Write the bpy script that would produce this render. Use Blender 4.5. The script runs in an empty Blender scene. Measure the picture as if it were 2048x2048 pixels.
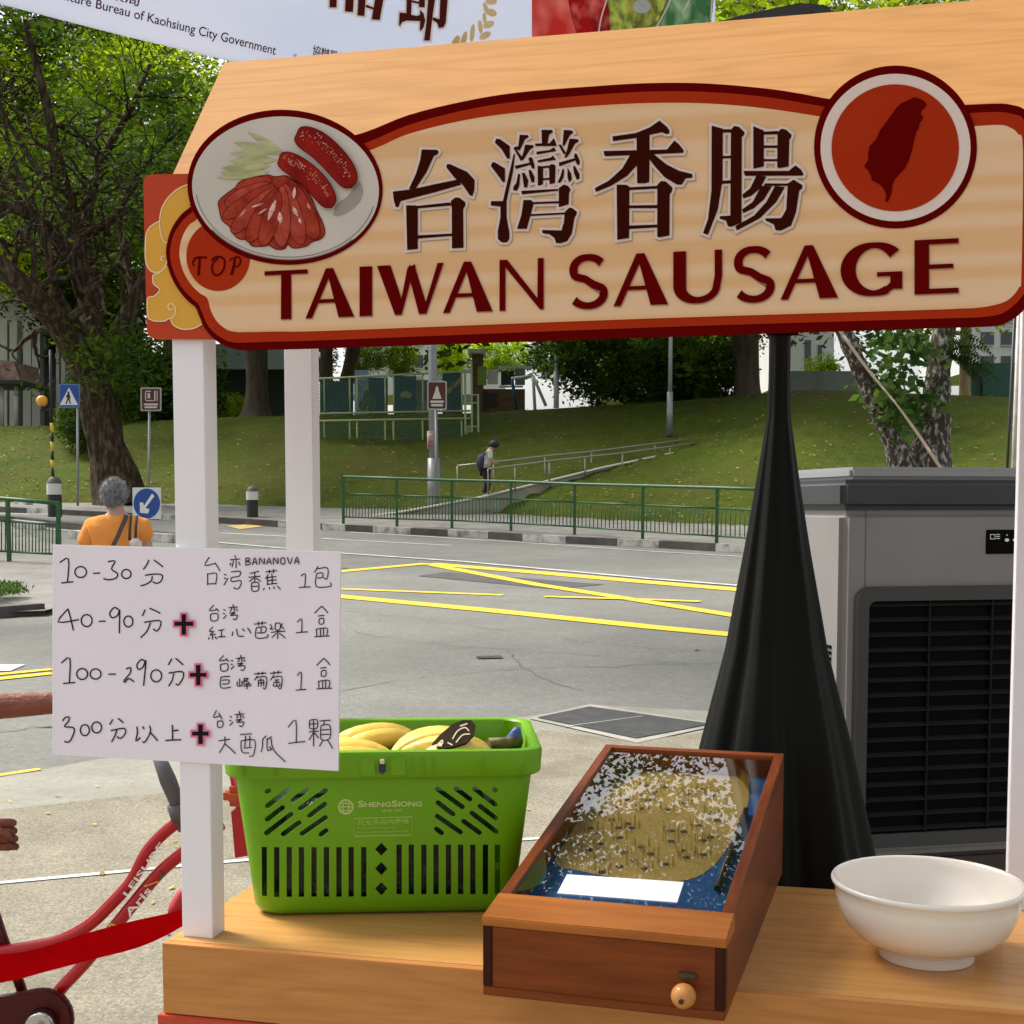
import bpy, bmesh, math, random
import numpy as np
from mathutils import Vector, Matrix
from mathutils.geometry import tessellate_polygon
random.seed(7); RNG = np.random.default_rng(7)
SC = bpy.context.scene
COL = SC.collection
R = math.radians

# ------------------------------------------------------------ camera, light, exposure
FPX, PCX, PCY = 2700.0, 1024.0, 1200.0          # focal length and principal point in photo pixels (2048 px wide)
PITCH = math.atan(190 / 2700.0)
CAMZ = 1.5
cd = bpy.data.cameras.new('camera'); cam = bpy.data.objects.new('camera', cd); COL.objects.link(cam)
cam.location = (0, 0, CAMZ); cam.rotation_euler = (math.pi / 2 - PITCH, 0, 0)
cd.sensor_width = 36; cd.lens = FPX / 2048 * 36; cd.shift_y = (PCY - 1024) / 2048
cd.clip_start = 0.05; cd.clip_end = 2000
SC.camera = cam

SUN_EL, SUN_AZ = R(52), R(-58)                   # azimuth from +Y towards +X: behind the stall, a little left
w = bpy.data.worlds.new('World'); SC.world = w; w.use_nodes = True
nt = w.node_tree; nt.nodes.clear()
out = nt.nodes.new('ShaderNodeOutputWorld'); bg = nt.nodes.new('ShaderNodeBackground')
sky = nt.nodes.new('ShaderNodeTexSky'); sky.sky_type = 'NISHITA'; sky.sun_disc = False
sky.sun_elevation = SUN_EL; sky.sun_rotation = SUN_AZ; sky.dust_density = 4; sky.air_density = 1.2; sky.ozone_density = 1
hs = nt.nodes.new('ShaderNodeHueSaturation'); hs.inputs['Saturation'].default_value = 0.22; hs.inputs['Value'].default_value = 1.0
nt.links.new(sky.outputs[0], hs.inputs['Color']); nt.links.new(hs.outputs[0], bg.inputs['Color'])
bg.inputs['Strength'].default_value = 0.135
nt.links.new(bg.outputs[0], out.inputs[0])
sd = bpy.data.lights.new('sun', 'SUN'); sd.energy = 2.5; sd.angle = R(18); sd.color = (1, .95, .86)
sun = bpy.data.objects.new('sun', sd); COL.objects.link(sun)
_d = Vector((math.sin(SUN_AZ) * math.cos(SUN_EL), math.cos(SUN_AZ) * math.cos(SUN_EL), math.sin(SUN_EL)))
sun.rotation_euler = _d.to_track_quat('Z', 'Y').to_euler(); sun.location = (0, 0, 30)
SC.view_settings.view_transform = 'Standard'; SC.view_settings.look = 'None'
SC.view_settings.exposure = 0.82; SC.view_settings.gamma = 1
SC.cycles.max_bounces = 10; SC.cycles.diffuse_bounces = 6; SC.cycles.transparent_max_bounces = 12

# ------------------------------------------------------------ pixel -> world rays (photo pixels), used once to measure where things stand
CAM = Vector((0, 0, CAMZ))
def ray(x, y):
    a = (x - PCX) / FPX; b = (PCY - y) / FPX
    return Vector((a, b * math.sin(PITCH) + math.cos(PITCH), b * math.cos(PITCH) - math.sin(PITCH)))
def at(x, y, Y): d = ray(x, y); return CAM + d * (Y / d.y)
def onz(x, y, z): d = ray(x, y); return CAM + d * ((z - CAMZ) / d.z)
GK = [(-40, 0), (0, 0), (5, .03), (10, .15), (22, .57), (27.5, .787), (31.5, 1.045), (35, 1.27), (40, 1.5), (400, 1.5)]
def gz(Y):
    for (a, za), (b, zb) in zip(GK, GK[1:]):
        if Y <= b: return za + (zb - za) * (Y - a) / (b - a)
    return GK[-1][1]
def gp(x, y, dz=0):
    d = ray(x, y); lo, hi = 1.0, 60.0
    for _ in range(50):
        m = (lo + hi) / 2; q = CAM + d * (m / d.y)
        if q.z > gz(m) + dz: lo = m
        else: hi = m
    return CAM + d * (lo / d.y)
class Plane:
    def __init__(s, o, ux, uy):
        s.o = Vector(o); s.ux = Vector(ux).normalized(); s.n = s.ux.cross(Vector(uy)).normalized(); s.uy = s.n.cross(s.ux)
        if s.n.dot(CAM - s.o) < 0: s.n = -s.n
    def px(s, x, y, off=0):
        d = ray(x, y); o = s.o + s.n * off
        return CAM + d * ((o - CAM).dot(s.n) / d.dot(s.n))

# ------------------------------------------------------------ object helpers
ROOTM = {}
def tag(o, label=None, cat=None, group=None, kind=None):
    if label: o['label'] = label
    if cat: o['category'] = cat
    if group: o['group'] = group
    if kind: o['kind'] = kind
    return o
def thing(name, label, cat, loc=(0, 0, 0), rz=0, group=None):
    o = bpy.data.objects.new(name, None); COL.objects.link(o); o.empty_display_size = .1
    o.location = loc; o.rotation_euler = (0, 0, rz)
    ROOTM[o.name] = Matrix.Translation(Vector(loc)) @ Matrix.Rotation(rz, 4, 'Z')
    return tag(o, label, cat, group)
def obj(name, bm, m, parent=None, world=False, smooth=False):
    """link a bmesh (or mesh) as ONE object; world=True: vertices are in world space"""
    if isinstance(bm, bmesh.types.BMesh):
        me = bpy.data.meshes.new(name); bm.to_mesh(me); bm.free()
    else: me = bm
    o = bpy.data.objects.new(name, me); COL.objects.link(o)
    if parent is not None:
        M = ROOTM[parent.name]; ROOTM[o.name] = M; o.parent = parent
        if world: me.transform(M.inverted())
    else: ROOTM[o.name] = Matrix.Identity(4)
    if m: me.materials.append(m)
    if smooth is True: me.shade_smooth()
    elif smooth: me.shade_smooth(); me.set_sharp_from_angle(angle=R(smooth))
    return o
def solo(name, bm, m, label, cat, group=None, smooth=False):
    o = obj(name, bm, m, smooth=smooth); return tag(o, label, cat, group)
def struct(name, bm, m, smooth=False):
    o = obj(name, bm, m, smooth=smooth); o['kind'] = 'structure'; return o
def dup(root, loc, rz=None, label=None):
    c = root.copy(); COL.objects.link(c); c.location = loc
    if rz is not None: c.rotation_euler = (0, 0, rz)
    if label: c['label'] = label
    for ch in list(root.children):
        k = ch.copy(); COL.objects.link(k); k.parent = c
        for g in list(ch.children):
            q = g.copy(); COL.objects.link(q); q.parent = k
    return c

# ------------------------------------------------------------ mesh helpers
def NB(): return bmesh.new()
def box(bm, a, b, bev=0, M=None, seg=2):
    a = Vector(a); b = Vector(b); c = (a + b) / 2; s = b - a
    T = Matrix.Translation(c) @ Matrix.Diagonal((abs(s.x), abs(s.y), abs(s.z), 1))
    r = bmesh.ops.create_cube(bm, size=1, matrix=(M @ T) if M else T)
    if bev: bmesh.ops.bevel(bm, geom=list({e for v in r['verts'] for e in v.link_edges}), offset=bev, segments=seg, affect='EDGES', clamp_overlap=True)
    return bm
def frame_of(d):
    d = Vector(d).normalized(); u = d.cross(Vector((0, 0, 1)))
    if u.length < 1e-3: u = d.cross(Vector((0, 1, 0)))
    u.normalize(); return u, d.cross(u).normalized()
def tube(bm, pts, rad, seg=8, cap=True, closed=False):
    pts = [Vector(p) for p in pts]; n = len(pts)
    if not hasattr(rad, '__len__'): rad = [rad] * n
    rings = []; u = None
    for i, p in enumerate(pts):
        if closed: d = pts[(i + 1) % n] - pts[i - 1]
        else: d = pts[min(i + 1, n - 1)] - pts[max(i - 1, 0)]
        if d.length < 1e-9: d = Vector((0, 0, 1))
        d.normalize()
        if u is None: u, v = frame_of(d)
        else:
            u = u - d * u.dot(d)
            if u.length < 1e-6: u, v = frame_of(d)
            u.normalize(); v = d.cross(u)
        rings.append([bm.verts.new(p + (u * math.cos(t) + v * math.sin(t)) * rad[i]) for t in [2 * math.pi * k / seg for k in range(seg)]])
    m = n if closed else n - 1
    for i in range(m):
        A = rings[i]; B = rings[(i + 1) % n]
        for k in range(seg):
            f = bm.faces.new((A[k], A[(k + 1) % seg], B[(k + 1) % seg], B[k])); f.smooth = True
    if cap and not closed:
        bm.faces.new(rings[0][::-1]); bm.faces.new(rings[-1])
    return bm
def lathe(bm, prof, c=(0, 0, 0), seg=48, fold=None):
    """prof: list of (r,z); fold(angle,z)->radius factor"""
    c = Vector(c); rings = []
    for r, z in prof:
        ring = []
        for k in range(seg):
            t = 2 * math.pi * k / seg; q = r * (fold(t, z) if fold else 1)
            ring.append(bm.verts.new(c + Vector((q * math.cos(t), q * math.sin(t), z))))
        rings.append(ring)
    for A, B in zip(rings, rings[1:]):
        for k in range(seg):
            f = bm.faces.new((A[k], A[(k + 1) % seg], B[(k + 1) % seg], B[k])); f.smooth = True
    return rings
def prism(bm, pts, d):
    """closed solid from a planar polygon pts extruded by vector d"""
    d = Vector(d); A = [bm.verts.new(p) for p in pts]; B = [bm.verts.new(Vector(p) + d) for p in pts]; n = len(pts)
    bm.faces.new(A); bm.faces.new(B[::-1])
    for i in range(n): bm.faces.new((A[(i + 1) % n], A[i], B[i], B[(i + 1) % n]))
    return bm
def flat(bm, pts):
    return bm.faces.new([bm.verts.new(p) for p in pts])
def ribbon2(pts, wd, closed=False):
    """2D polyline -> list of left and right points"""
    n = len(pts); L, Rr = [], []
    for i in range(n):
        if closed: a, b = pts[i - 1], pts[(i + 1) % n]
        else: a, b = pts[max(i - 1, 0)], pts[min(i + 1, n - 1)]
        dx, dy = b[0] - a[0], b[1] - a[1]; l = math.hypot(dx, dy) or 1; nx, ny = -dy / l, dx / l
        h = (wd[i] if hasattr(wd, '__len__') else wd) / 2
        L.append((pts[i][0] + nx * h, pts[i][1] + ny * h)); Rr.append((pts[i][0] - nx * h, pts[i][1] - ny * h))
    return L, Rr
def stroke(bm, pl, pts, wd, off, closed=False):
    """flat brush stroke on a plane, points in photo pixels"""
    L, Rr = ribbon2(pts, wd, closed)
    a = [bm.verts.new(pl.px(x, y, off)) for x, y in L]; b = [bm.verts.new(pl.px(x, y, off)) for x, y in Rr]
    n = len(pts)
    for i in range(n if closed else n - 1):
        bm.faces.new((a[i], a[(i + 1) % n], b[(i + 1) % n], b[i]))
def smooth2(pts, k=6, closed=False):
    """Catmull-Rom through 2D or 3D points"""
    P = [Vector(p) for p in pts]; n = len(P); o = []
    for i in range(n if closed else n - 1):
        p0 = P[i - 1] if (closed or i > 0) else P[i]; p1 = P[i]; p2 = P[(i + 1) % n]; p3 = P[(i + 2) % n] if (closed or i + 2 < n) else p2
        for j in range(k):
            t = j / k
            o.append(.5 * ((2 * p1) + (p2 - p0) * t + (2 * p0 - 5 * p1 + 4 * p2 - p3) * t * t + (3 * p1 - p0 - 3 * p2 + p3) * t ** 3))
    if not closed: o.append(P[-1])
    return [tuple(q) for q in o]
def zo(pts, ox, oy, s): return [(ox + x * s, oy + y * s) for x, y in pts]
def expand(poly, r):
    """outward offset of a 2D polygon with limited mitre"""
    n = len(poly); A = sum(poly[i - 1][0] * poly[i][1] - poly[i][0] * poly[i - 1][1] for i in range(n)); sg = 1 if A > 0 else -1; o = []
    for i in range(n):
        p, q, s = poly[i - 1], poly[i], poly[(i + 1) % n]
        def nn(a, b):
            dx, dy = b[0] - a[0], b[1] - a[1]; l = math.hypot(dx, dy) or 1; return (dy / l * sg, -dx / l * sg)
        n1, n2 = nn(p, q), nn(q, s); mx, my = n1[0] + n2[0], n1[1] + n2[1]; l2 = (mx * mx + my * my) / 2
        if l2 < .35:
            o += [(q[0] + n1[0] * r, q[1] + n1[1] * r), (q[0] + n2[0] * r, q[1] + n2[1] * r)]
        else: o.append((q[0] + mx * r / l2, q[1] + my * r / l2))
    return o
def ell(cx, cy, rx, ry, n=48, rot=0, a0=0, a1=2 * math.pi, full=True):
    k = n if full else n - 1
    return [(cx + rx * math.cos(t) * math.cos(rot) - ry * math.sin(t) * math.sin(rot), cy + rx * math.cos(t) * math.sin(rot) + ry * math.sin(t) * math.cos(rot)) for t in [a0 + (a1 - a0) * i / k for i in range(n)]]
def text_faces(s, bold=0):
    c = bpy.data.curves.new('t', 'FONT'); c.body = s; c.offset = bold; c.resolution_u = 4
    o = bpy.data.objects.new('t', c); COL.objects.link(o)
    dg = bpy.context.evaluated_depsgraph_get(); m = bpy.data.meshes.new_from_object(o.evaluated_get(dg))
    V = [(v.co.x, v.co.y) for v in m.vertices]; Fc = [tuple(p.vertices) for p in m.polygons]
    bpy.data.objects.remove(o); bpy.data.curves.remove(c); bpy.data.meshes.remove(m)
    return V, Fc
def text_on(bm, pl, s, quad, off, bold=0):
    """lettering filling the photo quad (bottom-left, bottom-right, top-right, top-left) on a plane"""
    V, Fc = text_faces(s, bold)
    xs = [v[0] for v in V]; ys = [v[1] for v in V]; x0, x1, y0, y1 = min(xs), max(xs), min(ys), max(ys)
    q = [pl.px(*p, off) for p in quad]
    vs = []
    for x, y in V:
        a = (x - x0) / (x1 - x0); b = (y - y0) / (y1 - y0)
        vs.append(bm.verts.new((q[0] * (1 - a) + q[1] * a) * (1 - b) + (q[3] * (1 - a) + q[2] * a) * b))
    for f in Fc:
        try: bm.faces.new([vs[i] for i in f])
        except ValueError: pass
def baked(o):
    dg = bpy.context.evaluated_depsgraph_get(); return bpy.data.meshes.new_from_object(o.evaluated_get(dg))
def skin_mesh(name, verts, edges, radii, sub=2):
    """one continuous body: joints, bones and radii grown by a Skin modifier"""
    me = bpy.data.meshes.new(name); me.from_pydata([tuple(v) for v in verts], edges, [])
    o = bpy.data.objects.new(name, me); COL.objects.link(o)
    md = o.modifiers.new('s', 'SKIN'); md.use_smooth_shade = True
    for v, r in zip(me.skin_vertices[0].data, radii): v.radius = r if hasattr(r, '__len__') else (r, r)
    me.skin_vertices[0].data[0].use_root = True
    o.modifiers.new('u', 'SUBSURF').levels = sub
    m = baked(o); bpy.data.objects.remove(o); bpy.data.meshes.remove(me); m.materials.clear()
    return m
def pymesh(name, V, Fq):
    """fast quad mesh from numpy arrays V (n,3) and Fq (m,4)"""
    me = bpy.data.meshes.new(name); n, m = len(V), len(Fq)
    me.vertices.add(n); me.vertices.foreach_set('co', np.asarray(V, np.float32).ravel())
    me.loops.add(m * 4); me.loops.foreach_set('vertex_index', np.asarray(Fq, np.int32).ravel())
    me.polygons.add(m); me.polygons.foreach_set('loop_start', np.arange(0, m * 4, 4, dtype=np.int32)); me.polygons.foreach_set('loop_total', np.full(m, 4, np.int32))
    me.update(calc_edges=True); me.validate(); return me
def leaves(name, cen, size, asp=.45, flatten=.5, droop=0, lie=False):
    """leaf-sized diamonds at the given centres"""
    cen = np.asarray(cen, float); n = len(cen)
    d = RNG.normal(size=(n, 3)); d[:, 2] *= flatten; d[:, 2] -= droop; d /= np.linalg.norm(d, axis=1)[:, None] + 1e-9
    if lie: d[:, 2] = .18 * d[:, 1] + RNG.normal(size=n) * .12
    q = RNG.normal(size=(n, 3))
    if lie: q = np.tile(np.array([0, -.25, 1.]), (n, 1)) + RNG.normal(size=(n, 3)) * .15
    u = np.cross(d, q); u /= np.linalg.norm(u, axis=1)[:, None] + 1e-9
    s = (size * RNG.uniform(.6, 1.35, n))[:, None]
    V = np.stack([cen - d * s * .5, cen + u * s * asp * .5 - d * s * .05, cen + d * s * .5, cen - u * s * asp * .5 - d * s * .05], 1).reshape(-1, 3)
    return pymesh(name, V, np.arange(n * 4).reshape(n, 4))

# ------------------------------------------------------------ materials
def s2l(c): return c / 12.92 if c <= .04045 else ((c + .055) / 1.055) ** 2.4
def A(r, g, b, f=1.0): return tuple(min(.95, s2l(v / 255) / f) for v in (r, g, b)) + (1,)
def mat(name, col, rough=.6, col2=None, nscale=8, stretch=(1, 1, 1), detail=4, lo=.35, hi=.65, bump=0, bscale=None, metal=0, coat=0, trans=0, spec=.5, island=0, rvar=0, grain=None):
    m = bpy.data.materials.new(name); m.use_nodes = True; n = m.node_tree; b = n.nodes['Principled BSDF']
    b.inputs['Base Color'].default_value = col if len(col) == 4 else (*col, 1); b.inputs['Roughness'].default_value = rough; b.inputs['Metallic'].default_value = metal
    b.inputs['Specular IOR Level'].default_value = spec; b.inputs['Coat Weight'].default_value = coat; b.inputs['Coat Roughness'].default_value = .08
    L = n.links.new
    if col2 or bump or rvar:
        tc = n.nodes.new('ShaderNodeTexCoord'); mp = n.nodes.new('ShaderNodeMapping'); mp.inputs['Scale'].default_value = stretch
        L(tc.outputs['Object'], mp.inputs[0])
        no = n.nodes.new('ShaderNodeTexNoise'); no.inputs['Scale'].default_value = nscale; no.inputs['Detail'].default_value = detail; no.inputs['Roughness'].default_value = .62
        L(mp.outputs[0], no.inputs[0])
        if col2:
            mr = n.nodes.new('ShaderNodeMapRange'); mr.inputs[1].default_value = lo; mr.inputs[2].default_value = hi; L(no.outputs[0], mr.inputs[0])
            mx = n.nodes.new('ShaderNodeMix'); mx.data_type = 'RGBA'; mx.inputs[6].default_value = col if len(col) == 4 else (*col, 1); mx.inputs[7].default_value = col2 if len(col2) == 4 else (*col2, 1)
            L(mr.outputs[0], mx.inputs[0]); last = mx.outputs[2]
            if island:
                g = n.nodes.new('ShaderNodeNewGeometry'); h = n.nodes.new('ShaderNodeHueSaturation'); m2 = n.nodes.new('ShaderNodeMapRange')
                m2.inputs[3].default_value = 1 - island; m2.inputs[4].default_value = 1 + island; L(g.outputs['Random Per Island'], m2.inputs[0]); L(m2.outputs[0], h.inputs['Value']); L(last, h.inputs['Color']); last = h.outputs[0]
            if grain:
                ng = n.nodes.new('ShaderNodeTexNoise'); ng.inputs['Scale'].default_value = grain[0]; ng.inputs['Detail'].default_value = 6; ng.inputs['Roughness'].default_value = .75; L(tc.outputs['Object'], ng.inputs[0])
                mg = n.nodes.new('ShaderNodeMapRange'); mg.inputs[1].default_value = .3; mg.inputs[2].default_value = .7; mg.inputs[3].default_value = 1 - grain[1]; mg.inputs[4].default_value = 1 + grain[1]; L(ng.outputs[0], mg.inputs[0])
                hg = n.nodes.new('ShaderNodeHueSaturation'); L(mg.outputs[0], hg.inputs['Value']); L(last, hg.inputs['Color']); last = hg.outputs[0]
            L(last, b.inputs['Base Color'])
        if rvar:
            m3 = n.nodes.new('ShaderNodeMapRange'); m3.inputs[3].default_value = max(0, rough - rvar); m3.inputs[4].default_value = rough + rvar; L(no.outputs[0], m3.inputs[0]); L(m3.outputs[0], b.inputs['Roughness'])
        if bump:
            n2 = no
            if bscale: n2 = n.nodes.new('ShaderNodeTexNoise'); n2.inputs['Scale'].default_value = bscale; n2.inputs['Detail'].default_value = 3; L(mp.outputs[0], n2.inputs[0])
            bp = n.nodes.new('ShaderNodeBump'); bp.inputs['Strength'].default_value = min(1, bump); bp.inputs['Distance'].default_value = .02; L(n2.outputs[0], bp.inputs['Height']); L(bp.outputs[0], b.inputs['Normal'])
    if trans: b.inputs['Transmission Weight'].default_value = trans
    return m
def leafmat(name, c1, c2, nscale=.5, tr=.45, island=.35, lo=.35, hi=.65, tint=(1.5, 1.45, .6, 1)):
    m = mat(name, c1, .6, c2, nscale=nscale, detail=2, island=island, lo=lo, hi=hi, spec=.12)
    n = m.node_tree; b = n.nodes['Principled BSDF']; L = n.links.new
    t = n.nodes.new('ShaderNodeBsdfTranslucent'); src = b.inputs['Base Color'].links[0].from_socket
    g = n.nodes.new('ShaderNodeMix'); g.data_type = 'RGBA'; g.blend_type = 'MULTIPLY'; g.inputs[0].default_value = 1; g.inputs[7].default_value = tint
    L(src, g.inputs[6]); L(g.outputs[2], t.inputs[0]); mx = n.nodes.new('ShaderNodeMixShader'); mx.inputs[0].default_value = tr
    L(b.outputs[0], mx.inputs[1]); L(t.outputs[0], mx.inputs[2]); L(mx.outputs[0], n.nodes['Material Output'].inputs[0])
    return m
def woodmat(name, c1, c2, along='x', rough=.4, fine=1.0, coat=0.1, spec=.3):
    s = {'x': (1.2, 22, 22), 'y': (22, 1.2, 22), 'z': (22, 22, 1.2)}[along]
    m = mat(name, c1, rough, c2, nscale=3.2 * fine, stretch=s, detail=7, lo=.3, hi=.72, coat=coat, bump=.04, spec=spec)
    # broad cathedral figure on top of the fine grain
    n = m.node_tree; L = n.links.new; b = n.nodes['Principled BSDF']; src = b.inputs['Base Color'].links[0].from_socket
    tc = n.nodes.new('ShaderNodeTexCoord'); mp = n.nodes.new('ShaderNodeMapping'); mp.inputs['Scale'].default_value = {'x': (.9, 7, 7), 'y': (7, .9, 7), 'z': (7, 7, .9)}[along]
    L(tc.outputs['Object'], mp.inputs[0]); wv = n.nodes.new('ShaderNodeTexNoise'); wv.inputs['Scale'].default_value = 1.6; wv.inputs['Detail'].default_value = 2; L(mp.outputs[0], wv.inputs[0])
    mt = n.nodes.new('ShaderNodeMath'); mt.operation = 'PINGPONG'; mt.inputs[1].default_value = .07; L(wv.outputs[0], mt.inputs[0])
    mr = n.nodes.new('ShaderNodeMapRange'); mr.inputs[1].default_value = 0; mr.inputs[2].default_value = .035; mr.inputs[3].default_value = .88; mr.inputs[4].default_value = 1.0; L(mt.outputs[0], mr.inputs[0])
    h = n.nodes.new('ShaderNodeHueSaturation'); L(mr.outputs[0], h.inputs['Value']); L(src, h.inputs['Color']); L(h.outputs[0], b.inputs['Base Color'])
    return m
# ------------------------------------------------------------ the setting: ground, road, kerbs, markings, bank
def sheet(bm, poly, dz):
    """world polygon laid on the ground profile, dz above it"""
    t = bmesh.new(); t.faces.new([t.verts.new((p[0], p[1], 0)) for p in poly])
    for Yk, _ in GK:
        bmesh.ops.bisect_plane(t, geom=t.verts[:] + t.edges[:] + t.faces[:], plane_co=(0, Yk, 0), plane_no=(0, 1, 0))
    for v in t.verts: v.co.z = gz(v.co.y) + dz
    me = bpy.data.meshes.new('t'); t.to_mesh(me); t.free(); bm.from_mesh(me); bpy.data.meshes.remove(me)
def sheet_px(bm, px, dz): sheet(bm, [gp(*q) for q in px], dz)
def line_px(bm, pts, wd, dz):
    """painted line: photo points of its centre, width in metres"""
    P = [gp(*q) for q in pts]; L, Rr = ribbon2([(p.x, p.y) for p in P], wd); sheet(bm, L + Rr[::-1], dz)

M_asph = mat('asphalt', (.15, .15, .134), .95, (.215, .212, .19), nscale=.7, detail=9, lo=.3, hi=.7, bump=.5, bscale=60, grain=(18, .22))
M_conc = mat('aggregate_concrete', (.17, .15, .11), .95, (.34, .31, .24), nscale=75, detail=5, lo=.32, hi=.68, bump=.4, bscale=90, spec=.2, grain=(2.2, .22))
M_conc2 = mat('smooth_concrete', (.23, .22, .18), .95, (.30, .29, .24), grain=(26, .16), nscale=2.5, detail=8, bump=.2, bscale=60)
M_pave = mat('old_pavement', (.16, .15, .14), .9, (.25, .235, .21), nscale=1.5, detail=8, bump=.3, bscale=30)
M_yel = mat('yellow_road_paint', (.80, .56, .05), .8, (.62, .45, .09), nscale=3, detail=9, lo=.45, hi=.8, spec=.2, grain=(22, .15))
M_wht = mat('white_road_paint', (.68, .67, .63), .7, (.42, .41, .39), nscale=5, detail=8)
M_kerb = mat('kerb_concrete', (.06, .058, .05), .9, (.11, .10, .09), nscale=4, detail=6)
M_kwht = mat('kerb_white_paint', (.5, .49, .45), .85, (.16, .15, .13), nscale=5, detail=9, lo=.45, hi=.68)
M_grass = mat('turf', (.043, .066, .007), .95, (.098, .115, .014), nscale=.30, detail=12, lo=.33, hi=.66, bump=1, bscale=9, spec=.1)
def patchy(m, col, scale, lo, hi, stretch=(1, 1, 1)):
    n = m.node_tree; L = n.links.new; p = n.nodes['Principled BSDF']; src = p.inputs['Base Color'].links[0].from_socket
    tc = n.nodes.new('ShaderNodeTexCoord'); mp = n.nodes.new('ShaderNodeMapping'); mp.inputs['Scale'].default_value = stretch; L(tc.outputs['Object'], mp.inputs[0])
    no = n.nodes.new('ShaderNodeTexNoise'); no.inputs['Scale'].default_value = scale; no.inputs['Detail'].default_value = 8; no.inputs['Roughness'].default_value = .65; L(mp.outputs[0], no.inputs[0])
    mr = n.nodes.new('ShaderNodeMapRange'); mr.inputs[1].default_value = lo; mr.inputs[2].default_value = hi; L(no.outputs[0], mr.inputs[0])
    mx = n.nodes.new('ShaderNodeMix'); mx.data_type = 'RGBA'; mx.inputs[7].default_value = (*col, 1); L(mr.outputs[0], mx.inputs[0]); L(src, mx.inputs[6]); L(mx.outputs[2], p.inputs['Base Color'])
patchy(M_grass, (.105, .085, .028), .16, .52, .80); patchy(M_grass, (.05, .085, .008), .3, .5, .72)
patchy(M_asph, (.105, .105, .098), .22, .5, .75, (.4, 1, 1)); patchy(M_conc, (.13, .115, .085), .9, .52, .72)
M_soil = mat('bare_soil', (.06, .045, .02), .95, (.10, .10, .02), nscale=1.2, detail=9, bump=.6, bscale=12)

bm = NB(); sheet(bm, [(-90, -20), (90, -20), (90, 60), (-90, 60)], -.004)
struct('road', bm, M_asph)
# near pavement where the stall stands, wrapping the driveway mouth
edge = [(-900, 1640), (-300, 1597), (0, 1556), (201, 1519), (430, 1494), (640, 1470), (850, 1452), (1056, 1434), (1190, 1411), (1436, 1424), (1800, 1447), (2600, 1500)]
Pe = [gp(*q) for q in edge]
bm = NB(); sheet(bm, [(p.x, p.y) for p in Pe] + [(14, -15), (-14, -15)], .004); struct('pavement', bm, M_conc2)
edge2 = [(-900, 1720), (-300, 1660), (0, 1623), (186, 1602), (331, 1588), (640, 1560), (900, 1535), (1040, 1490), (1081, 1462), (1273, 1484), (1450, 1462), (1800, 1490), (2600, 1560)]
Pe2 = [gp(*q) for q in edge2]
bm = NB(); sheet(bm, [(p.x, p.y) for p in Pe2] + [(14, -15), (-14, -15)], .008); struct('forecourt', bm, M_conc)
bm = NB(); line_px(bm, [(-300, 1808), (0, 1771), (258, 1747), (370, 1736), (640, 1712), (1100, 1680)], .035, .012); struct('white_line', bm, M_wht)
# road markings
bm = NB()
line_px(bm, [(-500, 1100), (300, 1152), (681, 1193), (1000, 1223), (1300, 1254), (1470, 1270), (2300, 1360)], .29, .004)
line_px(bm, [(380, 1168), (681, 1143), (854, 1127)], .24, .004)
line_px(bm, [(858, 1127.5), (1071, 1145), (1300, 1165), (1470, 1179), (2200, 1245)], .36, .0042)
line_px(bm, [(868, 1131), (1071, 1169), (1300, 1205), (1470, 1232), (1900, 1300)], .22, .0062)
line_px(bm, [(300, 1161), (681, 1178), (1006, 1190.5)], .15, .004)
line_px(bm, [(1089, 1194), (1300, 1200), (1400, 1204)], .15, .0083)
line_px(bm, [(-200, 1375), (0, 1358), (104, 1347)], .12, .004); line_px(bm, [(-200, 1363), (0, 1349), (104, 1339)], .10, .004)
line_px(bm, [(-300, 1590), (0, 1553), (80, 1541)], .05, .010)
struct('yellow_road_marking', bm, M_yel)
bm = NB()
line_px(bm, [(-300, 1035), (300, 1071), (683, 1107), (930, 1124), (1300, 1158), (1480, 1172), (2300, 1250)], .13, .0086)
line_px(bm, [(440, 1066), (649, 1077), (904, 1091)], .11, .004)
line_px(bm, [(700, 1064.5), (817, 1071), (1000, 1082), (1288, 1102), (1480, 1113), (2100, 1155)], .09, .004)
line_px(bm, [(-200, 1027), (97, 1028.5)], .2, .004); line_px(bm, [(125, 1026), (330, 1036)], .2, .004)
line_px(bm, [(-100, 1336), (36, 1336)], .34, .004)
struct('white_road_marking', bm, M_wht)
M_patch = mat('fresh_asphalt', (.055, .055, .055), .9, (.09, .09, .085), nscale=3, detail=8)
bm = NB(); sheet_px(bm, [(835, 1152), (890, 1144), (1209, 1169), (1107, 1178)], .002); sheet_px(bm, [(420, 1120), (700, 1136), (620, 1146), (400, 1140)], .002); struct('asphalt_patch', bm, M_patch)
bm = NB()
for pts, wd in (([(-60, 1470), (120, 1452), (330, 1440), (560, 1402), (800, 1360), (1040, 1338), (1300, 1330), (1700, 1322)], .011), ([(700, 1262), (880, 1290), (1100, 1302), (1380, 1330)], .009), ([(560, 1215), (760, 1228), (980, 1256), (1250, 1292), (1420, 1302)], .008), ([(1010, 1300), (1060, 1345), (1150, 1380)], .007)):
    P = [tuple(gp(*q)) for q in pts]; Q = smooth2(P, 8); Q = [(x + random.gauss(0, .03), y + random.gauss(0, .03)) for x, y, z in Q]; L, Rr = ribbon2(Q, [wd * random.uniform(.4, 1.4) for _ in Q]); sheet(bm, L + Rr[::-1], .0016)
struct('road_crack', bm, mat('tar_seam', (.115, .115, .105), .9))
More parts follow.
